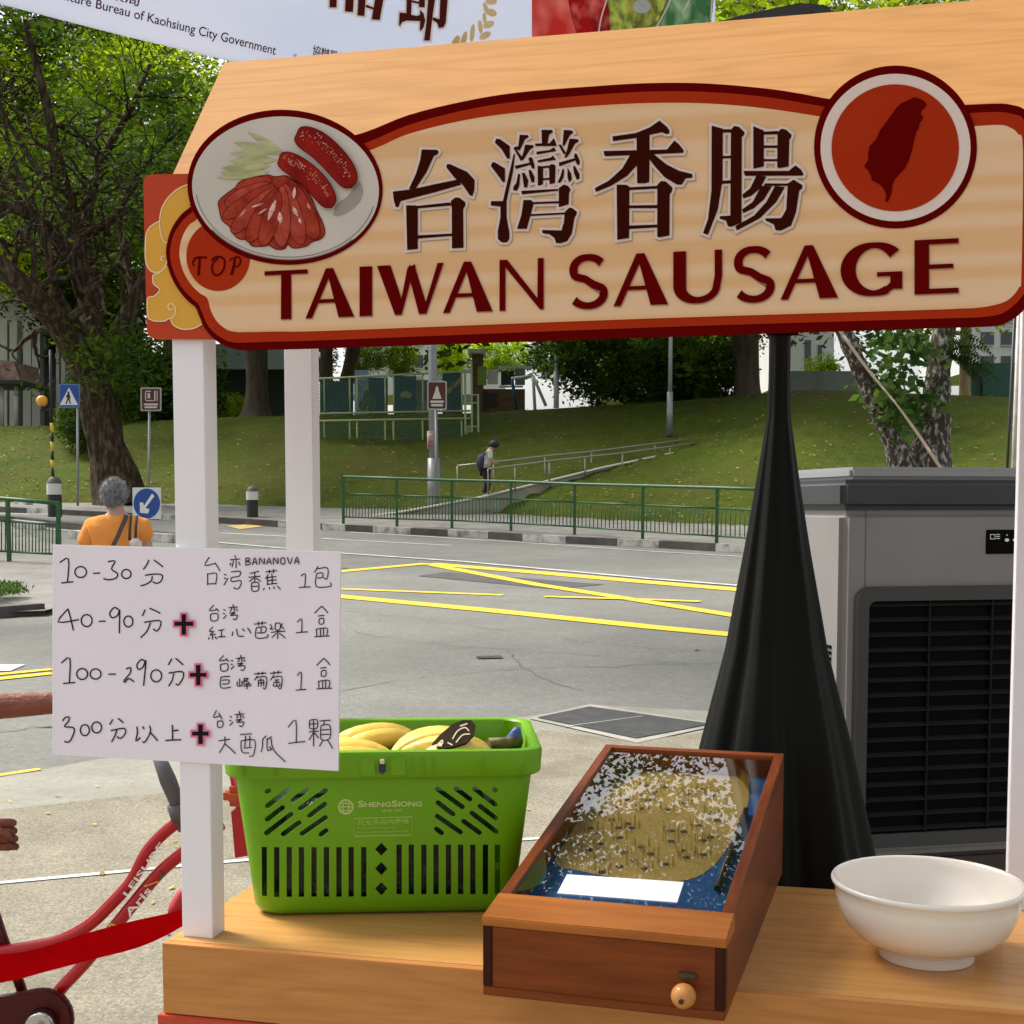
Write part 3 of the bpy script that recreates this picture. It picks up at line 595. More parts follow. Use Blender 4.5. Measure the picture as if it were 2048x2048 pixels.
# big characters, traced stroke by stroke
ZA = [(760, 250, .21739), [
 [(383,225),(525,228),(540,245),(530,268),(495,285),(430,430),(325,590),(265,590),(330,450),(370,320)],
 [(118,612),(300,590),(500,545),(720,500),(745,550),(500,620),(190,700),(170,755),(145,755),(128,700)],
 [(615,360),(640,358),(800,430),(870,505),(868,600),(850,655),(825,645),(760,550),(690,490),(610,390)],
 [(240,738),(335,740),(348,750),(348,1140),(250,1150)], [(335,745),(640,712),(655,725),(655,740),(345,768)],
 [(690,668),(730,668),(785,710),(785,740),(765,775),(768,1130),(662,1135),(660,760),(650,700)], [(345,1015),(665,998),(665,1020),(345,1045)],
 [(1070,125),(1105,130),(1195,195),(1195,310),(1170,310),(1120,225),(1055,160)], [(1035,340),(1060,345),(1150,400),(1150,520),(1130,528),(1090,470),(1018,375)],
 [(1230,265),(1243,270),(1225,420),(1165,700),(1165,850),(1190,990),(1190,1050),(1165,1080),(1120,1080),(1085,1050),(1083,980),(1108,850),(1108,750),(1020,740),(1020,700),(1130,700)],
 [(1285,90),(1360,92),(1370,110),(1335,130),(1300,205),(1285,235),(1225,215),(1240,200),(1272,195)], [(1335,180),(1410,185),(1412,205),(1380,225),(1320,320),(1290,330),(1320,250)],
 [(1230,215),(1255,225),(1312,300),(1290,322)], [(1240,375),(1380,345),(1385,365),(1250,405)], [(1378,295),(1400,300),(1422,370),(1420,405),(1395,395),(1365,310)],
 [(1270,445),(1290,455),(1282,560),(1260,605),(1225,600),(1228,565),(1255,530)], [(1305,440),(1330,440),(1365,510),(1355,575),(1325,575),(1315,500)], [(1365,415),(1390,415),(1422,480),(1420,525),(1395,530),(1375,470)],
 [(1485,45),(1585,45),(1590,65),(1555,90),(1540,175),(1490,175)], [(1425,170),(1560,168),(1600,120),(1625,185),(1625,192),(1430,195)], [(1440,245),(1560,230),(1600,205),(1622,240),(1440,272)], [(1450,325),(1570,300),(1590,280),(1620,320),(1450,345)],
 [(1450,375),(1500,380),(1500,545),(1452,560)], [(1570,360),(1600,362),(1615,375),(1610,535),(1560,545),(1555,385)], [(1500,378),(1560,372),(1560,392),(1500,398)], [(1500,490),(1560,485),(1560,503),(1500,508)],
 [(1690,45),(1765,50),(1778,70),(1745,95),(1705,175),(1690,200),(1680,180)], [(1640,180),(1665,180),(1712,260),(1690,270)], [(1745,125),(1820,130),(1830,150),(1795,170),(1740,270),(1715,300),(1695,300),(1720,230)],
 [(1645,345),(1790,305),(1800,325),(1650,380)], [(1790,260),(1810,265),(1838,330),(1835,370),(1810,360),(1785,290)],
 [(1680,400),(1695,410),(1690,480),(1660,530),(1632,530),(1660,470)], [(1725,390),(1760,450),(1765,500),(1740,530),(1725,480)], [(1775,375),(1795,380),(1835,450),(1835,495),(1810,505),(1785,440)],
 [(1300,605),(1640,588),(1640,605),(1305,638)], [(1690,548),(1730,560),(1755,595),(1740,620),(1735,730),(1645,755),(1645,580)], [(1380,710),(1650,700),(1650,720),(1400,728)], [(1320,690),(1390,690),(1415,720),(1350,955),(1260,955),(1300,830)],
 [(1385,820),(1700,805),(1700,822),(1385,838)], [(1740,760),(1770,765),(1812,800),(1805,830),(1790,850),(1765,1000),(1720,1070),(1660,1088),(1620,1085),(1605,1040),(1560,1005),(1495,995),(1490,965),(1670,970),(1690,900),(1700,800)]]]
ZB = [(1160, 220, .24845), [
 [(640,85),(700,135),(720,165),(718,190),(690,192),(660,178),(560,200),(450,225),(265,250),(262,212),(450,185),(560,140)], [(455,200),(560,190),(558,580),(520,590),(460,590)],
 [(188,330),(700,318),(760,245),(800,280),(835,325),(830,345),(200,372)], [(410,350),(470,350),(470,430),(380,530),(250,610),(128,660),(120,628),(230,570),(340,470)],
 [(560,345),(585,350),(700,440),(800,490),(905,515),(905,545),(850,550),(820,600),(780,600),(680,540),(600,450),(555,390)],
 [(295,600),(375,602),(398,618),(395,1030),(300,1045)], [(390,622),(630,610),(630,632),(390,645)], [(655,570),(690,575),(745,625),(740,655),(722,680),(720,1010),(640,1025),(622,1020),(622,600)], [(395,768),(625,765),(625,790),(395,790)], [(395,930),(625,922),(625,945),(395,958)],
 [(1060,125),(1150,150),(1148,560),(1110,800),(1030,1005),(990,990),(1030,880),(1058,650)], [(1240,128),(1280,135),(1325,180),(1318,205),(1303,215),(1300,905),(1220,940),(1190,935),(1175,890),(1125,875),(1125,855),(1210,850),(1215,160)],
 [(1148,155),(1220,155),(1220,180),(1148,182)], [(1145,370),(1215,368),(1215,388),(1145,390)], [(1142,570),(1215,565),(1215,590),(1142,595)],
 [(1395,130),(1480,165),(1480,455),(1395,472)], [(1620,150),(1660,158),(1703,200),(1700,220),(1685,240),(1680,455),(1600,468),(1588,460),(1590,180)], [(1480,175),(1592,168),(1592,195),(1480,198)], [(1480,285),(1590,285),(1590,305),(1480,305)], [(1480,395),(1590,395),(1590,412),(1480,412)],
 [(1315,490),(1680,490),(1735,445),(1780,480),(1800,515),(1795,528),(1330,530)], [(1490,590),(1670,592),(1720,560),(1790,605),(1790,630),(1765,650),(1740,820),(1700,930),(1620,970),(1575,968),(1560,920),(1495,890),(1490,872),(1620,870),(1660,800),(1672,610),(1480,612)],
 [(1420,528),(1500,535),(1450,630),(1380,690),(1315,712),(1308,680),(1370,630)], [(1460,610),(1545,615),(1480,720),(1400,790),(1315,830),(1305,800),(1390,740)], [(1570,612),(1650,620),(1580,740),(1450,870),(1262,970),(1250,935),(1400,850),(1500,740)]]]
bD = NB(); bW = NB(); bS = NB(); k = 0
M_ctone = mat('tan_print', (.50, .33, .19), .4)
for (ox, oy, s_), polys in (ZA, ZB):
    for P in polys:
        q = zo(P, ox, oy, s_); pf(bD, q, .0034 + k * .000012); pf(bW, expand(q, 5.2), .0023 + k * .000012)
        pf(bS, expand([(x + 1.5, y + 2) for x, y in q], 5.6), .0014 + k * .000012); k += 1
ch = obj('character', bD, M_choc, sg, True); obj('character_outline', bW, M_pale, ch, True); obj('character_back_tone', bS, M_ctone, ch, True)
# Latin lettering in a flared thick-and-thin face
def arcpts(cx, cy, rx, ry, a0, a1, n=14): return [(cx + rx * math.cos(R(a0 + (a1 - a0) * i / n)), cy + ry * math.sin(R(a0 + (a1 - a0) * i / n))) for i in range(n + 1)]
def brush(pts, w0, w1, nib=None):
    n = len(pts); wd = []
    for i in range(n):
        a, b = pts[max(0, i - 1)], pts[min(n - 1, i + 1)]; dx, dy = b[0] - a[0], b[1] - a[1]; l = math.hypot(dx, dy) or 1
        wd.append(w0 + (w1 - w0) * abs(dy / l) ** 1.3)
    L, Rr = ribbon2(pts, wd); return L + Rr[::-1]
S_pts = arcpts(.50, .735, .36, .235, 30, 95, 8) + arcpts(.46, .735, .33, .235, 100, 215, 12) + [(.42, .55), (.62, .44)] + arcpts(.50, .265, .37, .235, 25, -90, 12) + arcpts(.50, .265, .40, .235, -95, -150, 6)
GL = {
 'T': [[(0, .915), (1, .915), (1, 1), (0, 1)], [(.38, 0), (.62, 0), (.615, .915), (.385, .915)]],
 'A': [[(0, 0), (.13, 0), (.50, .86), (.56, 1), (.42, 1)], [(.68, 0), (1, 0), (.565, 1), (.43, .98)], [(.22, .30), (.78, .30), (.75, .375), (.25, .375)]],
 'I': [[(0, 0), (1, 0), (1, 1), (0, 1)]],
 'W': [[(0, 1), (.20, 1), (.40, .18), (.36, 0), (.27, 0)], [(.32, 0), (.37, 0), (.53, .80), (.50, 1), (.455, .92)], [(.45, .92), (.57, 1), (.58, .9), (.76, .1), (.74, 0), (.63, 0)], [(.68, 0), (.74, 0), (1, 1), (.91, 1)]],
 'N': [[(0, 0), (.13, 0), (.13, .97), (0, 1)], [(0, 1), (.17, 1), (1, .06), (1, 0), (.92, 0)], [(.86, .1), (1, 0), (1, 1), (.87, 1)]],
 'S': [brush(S_pts, .13, .20)],
 'U': [brush([(.125, 1), (.125, .5)] + arcpts(.49, .33, .365, .275, 180, 270, 10), .12, .26), brush(arcpts(.49, .33, .39, .275, 270, 360, 10) + [(.915, .5), (.915, 1)], .12, .15)],
 'G': [brush(arcpts(.53, .5, .43, .445, 38, 300, 26), .10, .25), brush(arcpts(.53, .5, .42, .445, 300, 325, 4), .10, .13), [(.58, .36), (.995, .36), (.995, .44), (.58, .44)], [(.80, .12), (.995, .12), (.995, .36), (.80, .36)]],
 'E': [[(0, 0), (.33, 0), (.33, 1), (0, 1)], [(.33, 0), (1, 0), (1, .095), (.33, .095)], [(.33, .46), (.88, .46), (.88, .54), (.33, .54)], [(.33, .91), (1, .91), (1, 1), (.33, 1)]]}
bm = NB(); bS = NB(); k = 0
for ch_, x0, x1 in [('T', 529, 615), ('A', 611, 708), ('I', 719, 744), ('W', 754, 887), ('A', 886, 985), ('N', 999, 1087), ('S', 1136, 1218), ('A', 1227, 1336), ('U', 1347, 1445), ('S', 1465, 1552), ('A', 1561, 1676), ('G', 1684, 1805), ('E', 1829, 1917)]:
    for P in GL[ch_]:
        q = []
        for x, y in P:
            px = x0 + (x1 - x0) * x; yb = 638.5 - .0392 * (px - 565); yt = 542.5 - .0478 * (px - 530); q.append((px, yb + (yt - yb) * y))
        pf(bm, q, .0026 + k * .00002); pf(bS, expand([(x + 1.2, y + 2) for x, y in q], .6), .0015 + k * .00002); k += 1
le = obj('lettering', bm, M_dred, sg, True); obj('lettering_back_tone', bS, mat('rose_tan_print', (.48, .25, .15), .4), le, True)

# ------------------------------------------------------------ handwritten price board
PB = Plane(S(0, .0335, 0), EX, EZ)
pb = thing('price_board', 'white handwritten price board in black marker taped to the white front post', 'board', S(.05, .034, .27), YAW)
M_paper = mat('white_card', (.88, .80, .88), .7, (.84, .77, .84), nscale=4, spec=.15)
bm = NB(); prism(bm, [PB.px(*p) for p in [(105, 1089), (681, 1103), (676, 1542), (105, 1509)]], EY * .004); bmesh.ops.recalc_face_normals(bm, faces=bm.faces); obj('card', bm, M_paper, pb, True)
bm = NB(); P_ = lambda *q: PB.px(*q, .0006)
stroke(bm, PB, [(106, 1090), (680, 1104)], 2.6, .0004); stroke(bm, PB, [(106.5, 1090), (106.5, 1508)], 2.2, .0005); obj('card_edge', bm, mat('card_edge', (.9, .9, .88), .5), pb, True)
def E0(cx, cy, rx, ry): return [(p[0], p[1]) for p in ell(cx, cy, rx, ry, 14)] + [(cx + rx, cy)]
def sh(L, dx, dy): return [[(x + dx, y + dy) for x, y in s] for s in L]
FEN = [[(800,440),(785,475)],[(825,432),(885,460)],[(795,510),(880,500),(885,530),(865,558),(845,545)],[(830,512),(810,560),(775,595)]]
TAI = [[(1180,415),(1155,445),(1195,440)],[(1190,432),(1208,450)],[(1162,465),(1165,500),(1200,497),(1200,462),(1162,465)]]
WAN = [[(1232,440),(1245,445)],[(1230,460),(1242,465)],[(1232,490),(1250,470)],[(1285,410),(1287,425)],[(1260,430),(1312,425)],[(1280,430),(1270,450)],[(1292,430),(1292,450)],[(1302,435),(1310,448)],[(1265,460),(1300,455),(1270,472),(1310,470),(1300,495),(1285,490)]]
HE = [[(1775,420),(1735,460)],[(1775,420),(1810,458)],[(1755,475),(1790,472)],[(1762,490),(1762,518),(1785,516),(1785,488),(1762,490)],[(1745,545),(1748,585)],[(1745,548),(1805,542),(1803,583)],[(1768,546),(1768,585)],[(1785,545),(1785,583)],[(1735,590),(1820,585)]]
HW = [[(330,180),(378,160),(372,290)],[(338,293),(405,286)],E0(445,232,32,30),[(513,240),(553,238)],[(595,175),(635,172),(615,215),(648,240),(640,265),(600,275),(570,268)],E0(697,243,26,25),
 [(822,165),(808,195),(790,218)],[(848,165),(900,205)],[(800,250),(860,243),(895,250),(890,280),(865,295),(842,285)],[(840,255),(835,280),(805,300),(775,308)],
 [(1155,150),(1130,195),(1185,185)],[(1185,180),(1215,228)],[(1145,240),(1145,305)],[(1145,245),(1195,240),(1190,300)],[(1150,298),(1192,297)],
 [(1295,140),(1300,155)],[(1268,165),(1325,160)],[(1288,168),(1280,205)],[(1302,165),(1302,210)],[(1275,180),(1268,195)],[(1315,175),(1325,195)],
 [(1235,245),(1250,250)],[(1235,265),(1248,270)],[(1235,305),(1258,265)],[(1275,232),(1325,228),(1320,255),(1280,262),(1278,285),(1330,280),(1320,320),(1298,325),(1290,315)],
 [(1380,240),(1430,228)],[(1372,262),(1438,255)],[(1405,235),(1405,285)],[(1400,265),(1375,285)],[(1410,265),(1440,285)],[(1390,290),(1390,335),(1425,333),(1425,290),(1390,292)],[(1392,312),(1424,311)],
 [(1465,232),(1530,225)],[(1485,220),(1487,240)],[(1510,215),(1508,238)],[(1480,245),(1465,270)],[(1475,258),(1475,305)],[(1500,240),(1502,300)],[(1478,262),(1525,258)],[(1478,280),(1525,276)],[(1478,300),(1530,295)],[(1460,320),(1452,332)],[(1485,315),(1488,328)],[(1508,312),(1515,326)],[(1530,310),(1548,330)],
 [(1660,255),(1685,243),(1682,315)],[(1650,318),(1715,314)],[(1755,200),(1735,235)],[(1752,215),(1808,210),(1805,270),(1785,262)],[(1750,240),(1780,237),(1778,262),(1750,265)],[(1748,240),(1745,312),(1825,310),(1822,290)],
 [(375,435),(320,508),(435,495)],[(375,435),(405,555)],E0(478,500,30,33),[(545,505),(583,503)],[(655,440),(630,428),(605,460),(620,485),(650,470),(660,440),(658,570)],E0(708,505,25,30)] + FEN + TAI + WAN + HE + [
 [(1175,535),(1155,560),(1180,560),(1158,580),(1190,575)],[(1172,580),(1172,605)],[(1155,590),(1150,605)],[(1185,588),(1195,602)],[(1205,555),(1238,550)],[(1222,553),(1220,590)],[(1200,592),(1245,588)],
 [(1285,560),(1280,585)],[(1305,545),(1315,585),(1345,585)],[(1335,545),(1350,560)],[(1365,540),(1385,570)],
 [(1402,520),(1470,512)],[(1425,505),(1427,528)],[(1447,503),(1445,525)],[(1415,540),(1465,535),(1462,565),(1418,568)],[(1440,540),(1440,565)],[(1415,540),(1413,595),(1475,592),(1475,575)],
 [(1490,520),(1500,535),(1490,548),(1510,545)],[(1520,515),(1520,550),(1545,548),(1545,515),(1520,516)],[(1560,515),(1552,532),(1568,545)],[(1495,565),(1575,558)],[(1532,555),(1532,602)],[(1525,570),(1500,595)],[(1540,570),(1575,598)],
 [(1640,510),(1665,492),(1665,565)],[(1632,568),(1700,562)],
 [(338,735),(385,708),(382,845)],[(348,848),(415,842)],E0(453,795,30,30),E0(527,795,30,28),[(598,797),(638,796)],[(695,768),(720,760),(718,790),(685,830),(690,840),(710,820),(740,838)],[(800,725),(780,715),(755,745),(765,770),(790,755),(805,720),(792,860)],E0(862,805,30,33),
 [(948,710),(928,745)],[(968,708),(1010,745)],[(930,790),(1005,782),(1010,815),(985,855),(970,848)],[(958,792),(950,830),(930,862)]] + sh(TAI, 55, 277) + sh(WAN, 42, 280) + sh(HE, 12, 288) + [
 [(1220,810),(1218,870),(1275,868)],[(1220,812),(1270,808)],[(1225,830),(1262,828),(1260,848),(1225,850)],
 [(1310,835),(1310,860),(1335,858),(1335,832)],[(1322,820),(1322,858)],[(1350,815),(1345,835)],[(1345,822),(1370,820),(1340,845)],[(1350,830),(1375,845)],[(1345,852),(1385,850)],[(1342,862),(1388,860)],[(1362,845),(1362,880)],
 [(1402,795),(1470,790)],[(1425,785),(1425,800)],[(1448,782),(1447,798)],[(1420,805),(1405,830)],[(1415,815),(1470,812),(1465,875),(1450,870)],[(1425,830),(1455,828)],[(1425,830),(1425,865)],[(1425,845),(1455,844)],[(1440,820),(1440,865)],[(1455,830),(1455,862)],
 [(1490,792),(1555,785)],[(1510,780),(1512,798)],[(1535,775),(1533,795)],[(1510,802),(1492,830)],[(1505,815),(1555,810),(1550,875),(1535,868)],[(1515,830),(1540,827)],[(1508,842),(1545,840)],[(1527,830),(1527,862)],[(1510,848),(1510,862),(1543,860),(1543,848)],
 [(1640,805),(1663,785),(1660,880)],[(1632,885),(1690,880)],
 [(345,1055),(360,1035),(382,1035),(375,1060),(355,1085),(400,1090),(410,1110),(390,1160),(370,1172),(355,1165)],E0(468,1105,25,30),E0(533,1090,27,30),
 [(622,1045),(605,1075)],[(650,1040),(680,1065)],[(610,1108),(685,1095),(690,1125),(665,1150),(645,1140)],[(645,1105),(632,1140),(615,1170)],
 [(755,1085),(758,1120),(750,1165),(775,1145)],[(785,1085),(795,1100)],[(825,1080),(830,1115),(800,1170),(785,1168)],[(825,1115),(870,1165)],[(950,1075),(952,1160)],[(952,1110),(985,1105)],[(912,1162),(1000,1158)],
 [(1195,995),(1178,1035),(1215,1025)],[(1205,1010),(1225,1045)],[(1200,1055),(1202,1088),(1228,1085),(1228,1055),(1200,1057)]] + sh(WAN, 35, 590) + [
 [(1205,1165),(1270,1155)],[(1240,1140),(1240,1180),(1210,1230)],[(1240,1180),(1300,1235)],[(1325,1130),(1390,1125)],[(1330,1165),(1335,1225),(1375,1230)],[(1330,1165),(1405,1160),(1400,1240),(1375,1250)],[(1355,1135),(1350,1200)],[(1378,1135),(1378,1195)],[(1345,1205),(1390,1200)],
 [(1470,1135),(1450,1155)],[(1450,1155),(1448,1200),(1440,1225)],[(1475,1150),(1475,1215),(1495,1210)],[(1470,1160),(1500,1140)],[(1485,1195),(1500,1215)],[(1495,1150),(1510,1215),(1575,1280)],
 [(1590,1090),(1632,1050),(1635,1172)],[(1590,1178),(1685,1168)],
 [(1710,1050),(1710,1095),(1750,1092),(1750,1048),(1710,1050)],[(1710,1072),(1750,1070)],[(1730,1050),(1730,1195)],[(1705,1115),(1760,1110)],[(1728,1120),(1705,1160)],[(1735,1120),(1758,1150)],[(1765,1055),(1825,1050)],[(1790,1055),(1785,1075)],[(1772,1080),(1772,1155),(1820,1150),(1820,1078),(1772,1080)],[(1772,1105),(1820,1102)],[(1772,1130),(1820,1128)],[(1782,1160),(1762,1195)],[(1808,1160),(1835,1208)]]
M_ink = mat('black_marker', (.012, .010, .016), .8, spec=.1)
ROWS = [[NB(), NB()] for _ in range(4)]
BL_ = {'B': [[(0, 0), (0, 1)], [(0, 1), (.7, .95), (.65, .6), (.1, .52), (.8, .4), (.8, .05), (0, 0)]], 'A': [[(0, 0), (.45, 1), (.9, 0)], [(.2, .35), (.75, .38)]], 'N': [[(.05, 0), (.05, 1), (.85, .05), (.85, 1)]], 'O': [E0(.45, .5, .42, .48)], 'V': [[(0, 1), (.45, 0), (.9, 1)]]}
for j, ch_ in enumerate('BANANOVA'):
    for s_ in BL_[ch_]: HW.append([(1355 + j * 38.5 + x * 30 + random.uniform(-1.5, 1.5), 193 - y * 38 - j * .7 + random.uniform(-2, 2)) for x, y in s_])
for i, s_ in enumerate(HW):
    q = zo(s_, 0, 1060, .36232); ym = sum(p[1] for p in s_) / len(s_); xm = sum(p[0] for p in s_) / len(s_); row_ = 0 if ym < 370 else 1 if ym < 640 else 2 if ym < 940 else 3
    if len(q) == 2: q = [q[0], ((q[0][0] + q[1][0]) / 2 + .4, (q[0][1] + q[1][1]) / 2 - .3), q[1]]
    q = smooth2(q, 3); small = max(p[0] for p in s_) > 1120
    stroke(ROWS[row_][xm > 1030], PB, q, 2.1 if small else 2.7, .0006 + i * .000004)
for r_ in ROWS:
    for b_ in r_: obj('handwriting', b_, M_ink, pb, True)
M_pink = mat('pink_print', (.80, .20, .33), .6, spec=.1)
for i, (vx, hx) in enumerate([((1002, 1026, 465, 578), (963, 1066, 506, 529)), ((1082, 1106, 745, 856), (1048, 1139, 789, 810)), ((1094, 1119, 1074, 1181), (1060, 1151, 1113, 1135))]):
    bI = NB(); bP = NB()
    for j, (a, b, c, d) in enumerate((vx, hx)):
        q = zo([(a, d), (b, d), (b, c), (a, c)], 0, 1060, .36232); flat(bI, [PB.px(*p, .0032 + j * .0002) for p in q]); flat(bP, [PB.px(*p, .0026 + j * .0002) for p in expand(q, 3.6)])
    pl = obj('plus_mark', bI, M_ink, pb, True); obj('plus_outline', bP, M_pink, pl, True)
# ------------------------------------------------------------ green shopping basket
BC = Vector((-.209, 2.232, .85)); BYAW = R(3.2)
MB_ = Matrix.Translation(BC) @ Matrix.Rotation(BYAW, 4, 'Z'); MBi = MB_.inverted()
def rrect(a, b, r, z, n=6):
    o = []
    for cx, cy, t0 in ((a - r, b - r, 0), (-a + r, b - r, 90), (-a + r, -b + r, 180), (a - r, -b + r, 270)):
        for k in range(n + 1):
            t = R(t0 + 90 * k / n); o.append(Vector((cx + r * math.cos(t), cy + r * math.sin(t), z)))
    return o
def loft(bm, rings, cap0=True, cap1=True):
    Rg = [[bm.verts.new(p) for p in r] for r in rings]
    for A_, B_ in zip(Rg, Rg[1:]):
        n = len(A_)
        for k in range(n): bm.faces.new((A_[k], A_[(k + 1) % n], B_[(k + 1) % n], B_[k])).smooth = True
    if cap0: bm.faces.new(Rg[0][::-1])
    if cap1: bm.faces.new(Rg[-1])
    return Rg
M_green = mat('green_plastic', (.155, .385, .004), .36, (.135, .35, .004), nscale=2, spec=.3, coat=.06)
n_ = M_green.node_tree; n_.nodes['Principled BSDF'].inputs['Subsurface Weight'].default_value = .12; n_.nodes['Principled BSDF'].inputs['Subsurface Radius'].default_value = (.012, .03, .004)
bk = thing('shopping_basket', 'bright green plastic shopping basket full of bananas on the counter', 'basket', BC, BYAW)
def bw(z): k = z / .227; return (.207 + .0275 * k), .130 + .020 * k
HB = .270
rings = [rrect(.150, .085, .03, .0), rrect(.194, .118, .035, .0012), rrect(.2035, .1265, .037, .007), rrect(*bw(.016), .04, .016)] + [rrect(*bw(z), .04, z) for z in (.08, .16, .228)]
inner = [rrect(bw(z)[0] - .003, bw(z)[1] - .003, .037, z) for z in (.228, .16, .08, .016)] + [rrect(.190, .118, .035, .006), rrect(.150, .085, .03, .005)]
bm = NB(); loft(bm, rings + inner); bmesh.ops.recalc_face_normals(bm, faces=bm.faces)
body = obj('basket_body', bm, M_green, bk, smooth=40)
p0, p1 = MB_ @ Vector((0, -bw(0)[1], 0)), MB_ @ Vector((0, -bw(.227)[1], .227))
BF = Plane(p0, MB_.to_3x3() @ Vector((1, 0, 0)), (p1 - p0))
ZB2 = lambda L: zo(L, 400, 1400, .36232)
cut = NB()
def slot(poly):
    q = [MBi @ BF.px(x, y, .02) for x, y in ZB2(poly)]; prism(cut, q, (0, .05, 0))
for x in (345, 415, 485, 553, 623, 692, 762, 830, 900): slot([(x - 15, 830), (x + 15, 830), (x + 15, 1108), (x - 15, 1108)])
for x in (1097, 1165, 1235, 1303, 1372, 1440, 1508, 1578, 1645): slot([(x - 15, 816), (x + 15, 816), (x + 15, 1094), (x - 15, 1094)])
for y in (842, 950, 1062): slot([(998 - 35, y), (998, y - 37), (998 + 35, y), (998, y + 37)])
for a, b in [((1310, 507), (1450, 607)), ((1415, 505), (1492, 563)), ((1518, 505), (1633, 593)), ((1625, 508), (1634, 514)), ((1314, 583), (1398, 648)), ((1548, 602), (1634, 668)), ((1310, 658), (1440, 748)), ((1502, 640), (1638, 744)), ((1456, 686), (1545, 750)), ((1306, 730), (1334, 752))]:
    for m in (0, 1):
        p, q = [Vector((1996 - c[0], c[1] + 8) if m else c) for c in (a, b)]; d = (q - p).normalized(); an = math.atan2(d.y, d.x); r = 14
        slot([tuple(q + Vector((math.cos(an - math.pi / 2 + math.pi * k / 5), math.sin(an - math.pi / 2 + math.pi * k / 5))) * r) for k in range(6)] + [tuple(p + Vector((math.cos(an + math.pi / 2 + math.pi * k / 5), math.sin(an + math.pi / 2 + math.pi * k / 5))) * r) for k in range(6)])
bmesh.ops.recalc_face_normals(cut, faces=cut.faces)
co = obj('cutter', cut, None); co.matrix_world = MB_
bpy.context.view_layer.update()
md = body.modifiers.new('b', 'BOOLEAN'); md.operation = 'DIFFERENCE'; md.solver = 'EXACT'; md.object = co
bpy.context.view_layer.update()
me2 = baked(body); body.modifiers.clear(); body.data = me2; bpy.data.objects.remove(co)
me2.shade_smooth(); me2.set_sharp_from_angle(angle=R(35))
bm = NB(); loft(bm, [rrect(.2345, .1505, .040, .229), rrect(.2455, .161, .045, .2275), rrect(.2485, .164, .046, .231), rrect(.2505, .166, .046, .262), rrect(.249, .1645, .045, .2685), rrect(.2425, .158, .042, .2705), rrect(.236, .152, .038, .2695), rrect(.233, .149, .037, .266), rrect(.2315, .1485, .037, .226)], False, False)
obj('basket_rim', bm, M_green, bk, smooth=40)
for u, hw_ in ((-.215, .0012), (-.165, .0012), (.045, .0012), (.062, .0012), (.078, .0012), (.155, .0012), (-.0235, .0115), (.0235, .0115)):
    bm = NB(); box(bm, (u - hw_, -.1672, .2325), (u + hw_, -.1655, .2615), .0004); obj('rim_rib', bm, M_green, bk)

bm = NB(); tube(bm, [(-.0015, -.160, .2535), (-.0015, -.172, .2535)], .0045, 10); box(bm, (-.006, -.1735, .236), (.004, -.166, .251), .002)
obj('handle_pivot', bm, mat('navy_plastic', (.012, .018, .09), .4), bk)
bm = NB(); box(bm, (-.0045, -.1745, .2515), (.0028, -.168, .2585), .001); obj('pivot_tip', bm, mat('pale_yellow_plastic', (.7, .65, .3), .4), bk)
M_logo = mat('pale_green_print', (.50, .62, .22), .5)
bm = NB()
stroke(bm, BF, ZB2(ell(805, 590, 39, 39, 40)), 3.0, .0006, True)
for i, (a, b) in enumerate([((775, 572), (835, 572)), ((775, 590), (835, 590)), ((775, 610), (835, 610)), ((790, 560), (790, 622)), ((820, 560), (820, 622)), ((778, 581), (778, 600)), ((832, 581), (832, 600)), ((805, 555), (805, 572)), ((795, 622), (815, 622))]): stroke(bm, BF, ZB2([a, b]), 2.0, .0007 + i * .00002)
text_on(bm, BF, 'S', ZB2([(872, 592), (905, 592), (905, 556), (872, 556)]), .001, .03); text_on(bm, BF, 'HENG', ZB2([(908, 591), (1055, 590), (1055, 563), (908, 563)]), .001, .03)
text_on(bm, BF, 'S', ZB2([(1059, 590), (1090, 590), (1090, 554), (1059, 554)]), .001, .03); text_on(bm, BF, 'IONG', ZB2([(1095, 589), (1225, 588), (1225, 560), (1095, 560)]), .001, .03)
text_on(bm, BF, 'all for you!', ZB2([(1005, 622), (1115, 618), (1115, 600), (1005, 603)]), .001)
obj('shop_logo', bm, M_logo, bk, True)
bm = NB(); stroke(bm, BF, ZB2([(850, 655), (1170, 645), (1168, 745), (853, 752)]), 2.0, .0006, True)
text_on(bm, BF, '只允许店内使用', ZB2([(868, 694), (1150, 683), (1150, 652), (868, 662)]), .001, .012)
text_on(bm, BF, 'Property of Sheng Siong', ZB2([(868, 715), (1080, 708), (1080, 697), (868, 703)]), .001); text_on(bm, BF, 'For use within supermarket only', ZB2([(868, 740), (1150, 730), (1150, 718), (868, 726)]), .001)
obj('notice_print', bm, mat('faint_green_print', (.36, .56, .10), .5), bk, True)
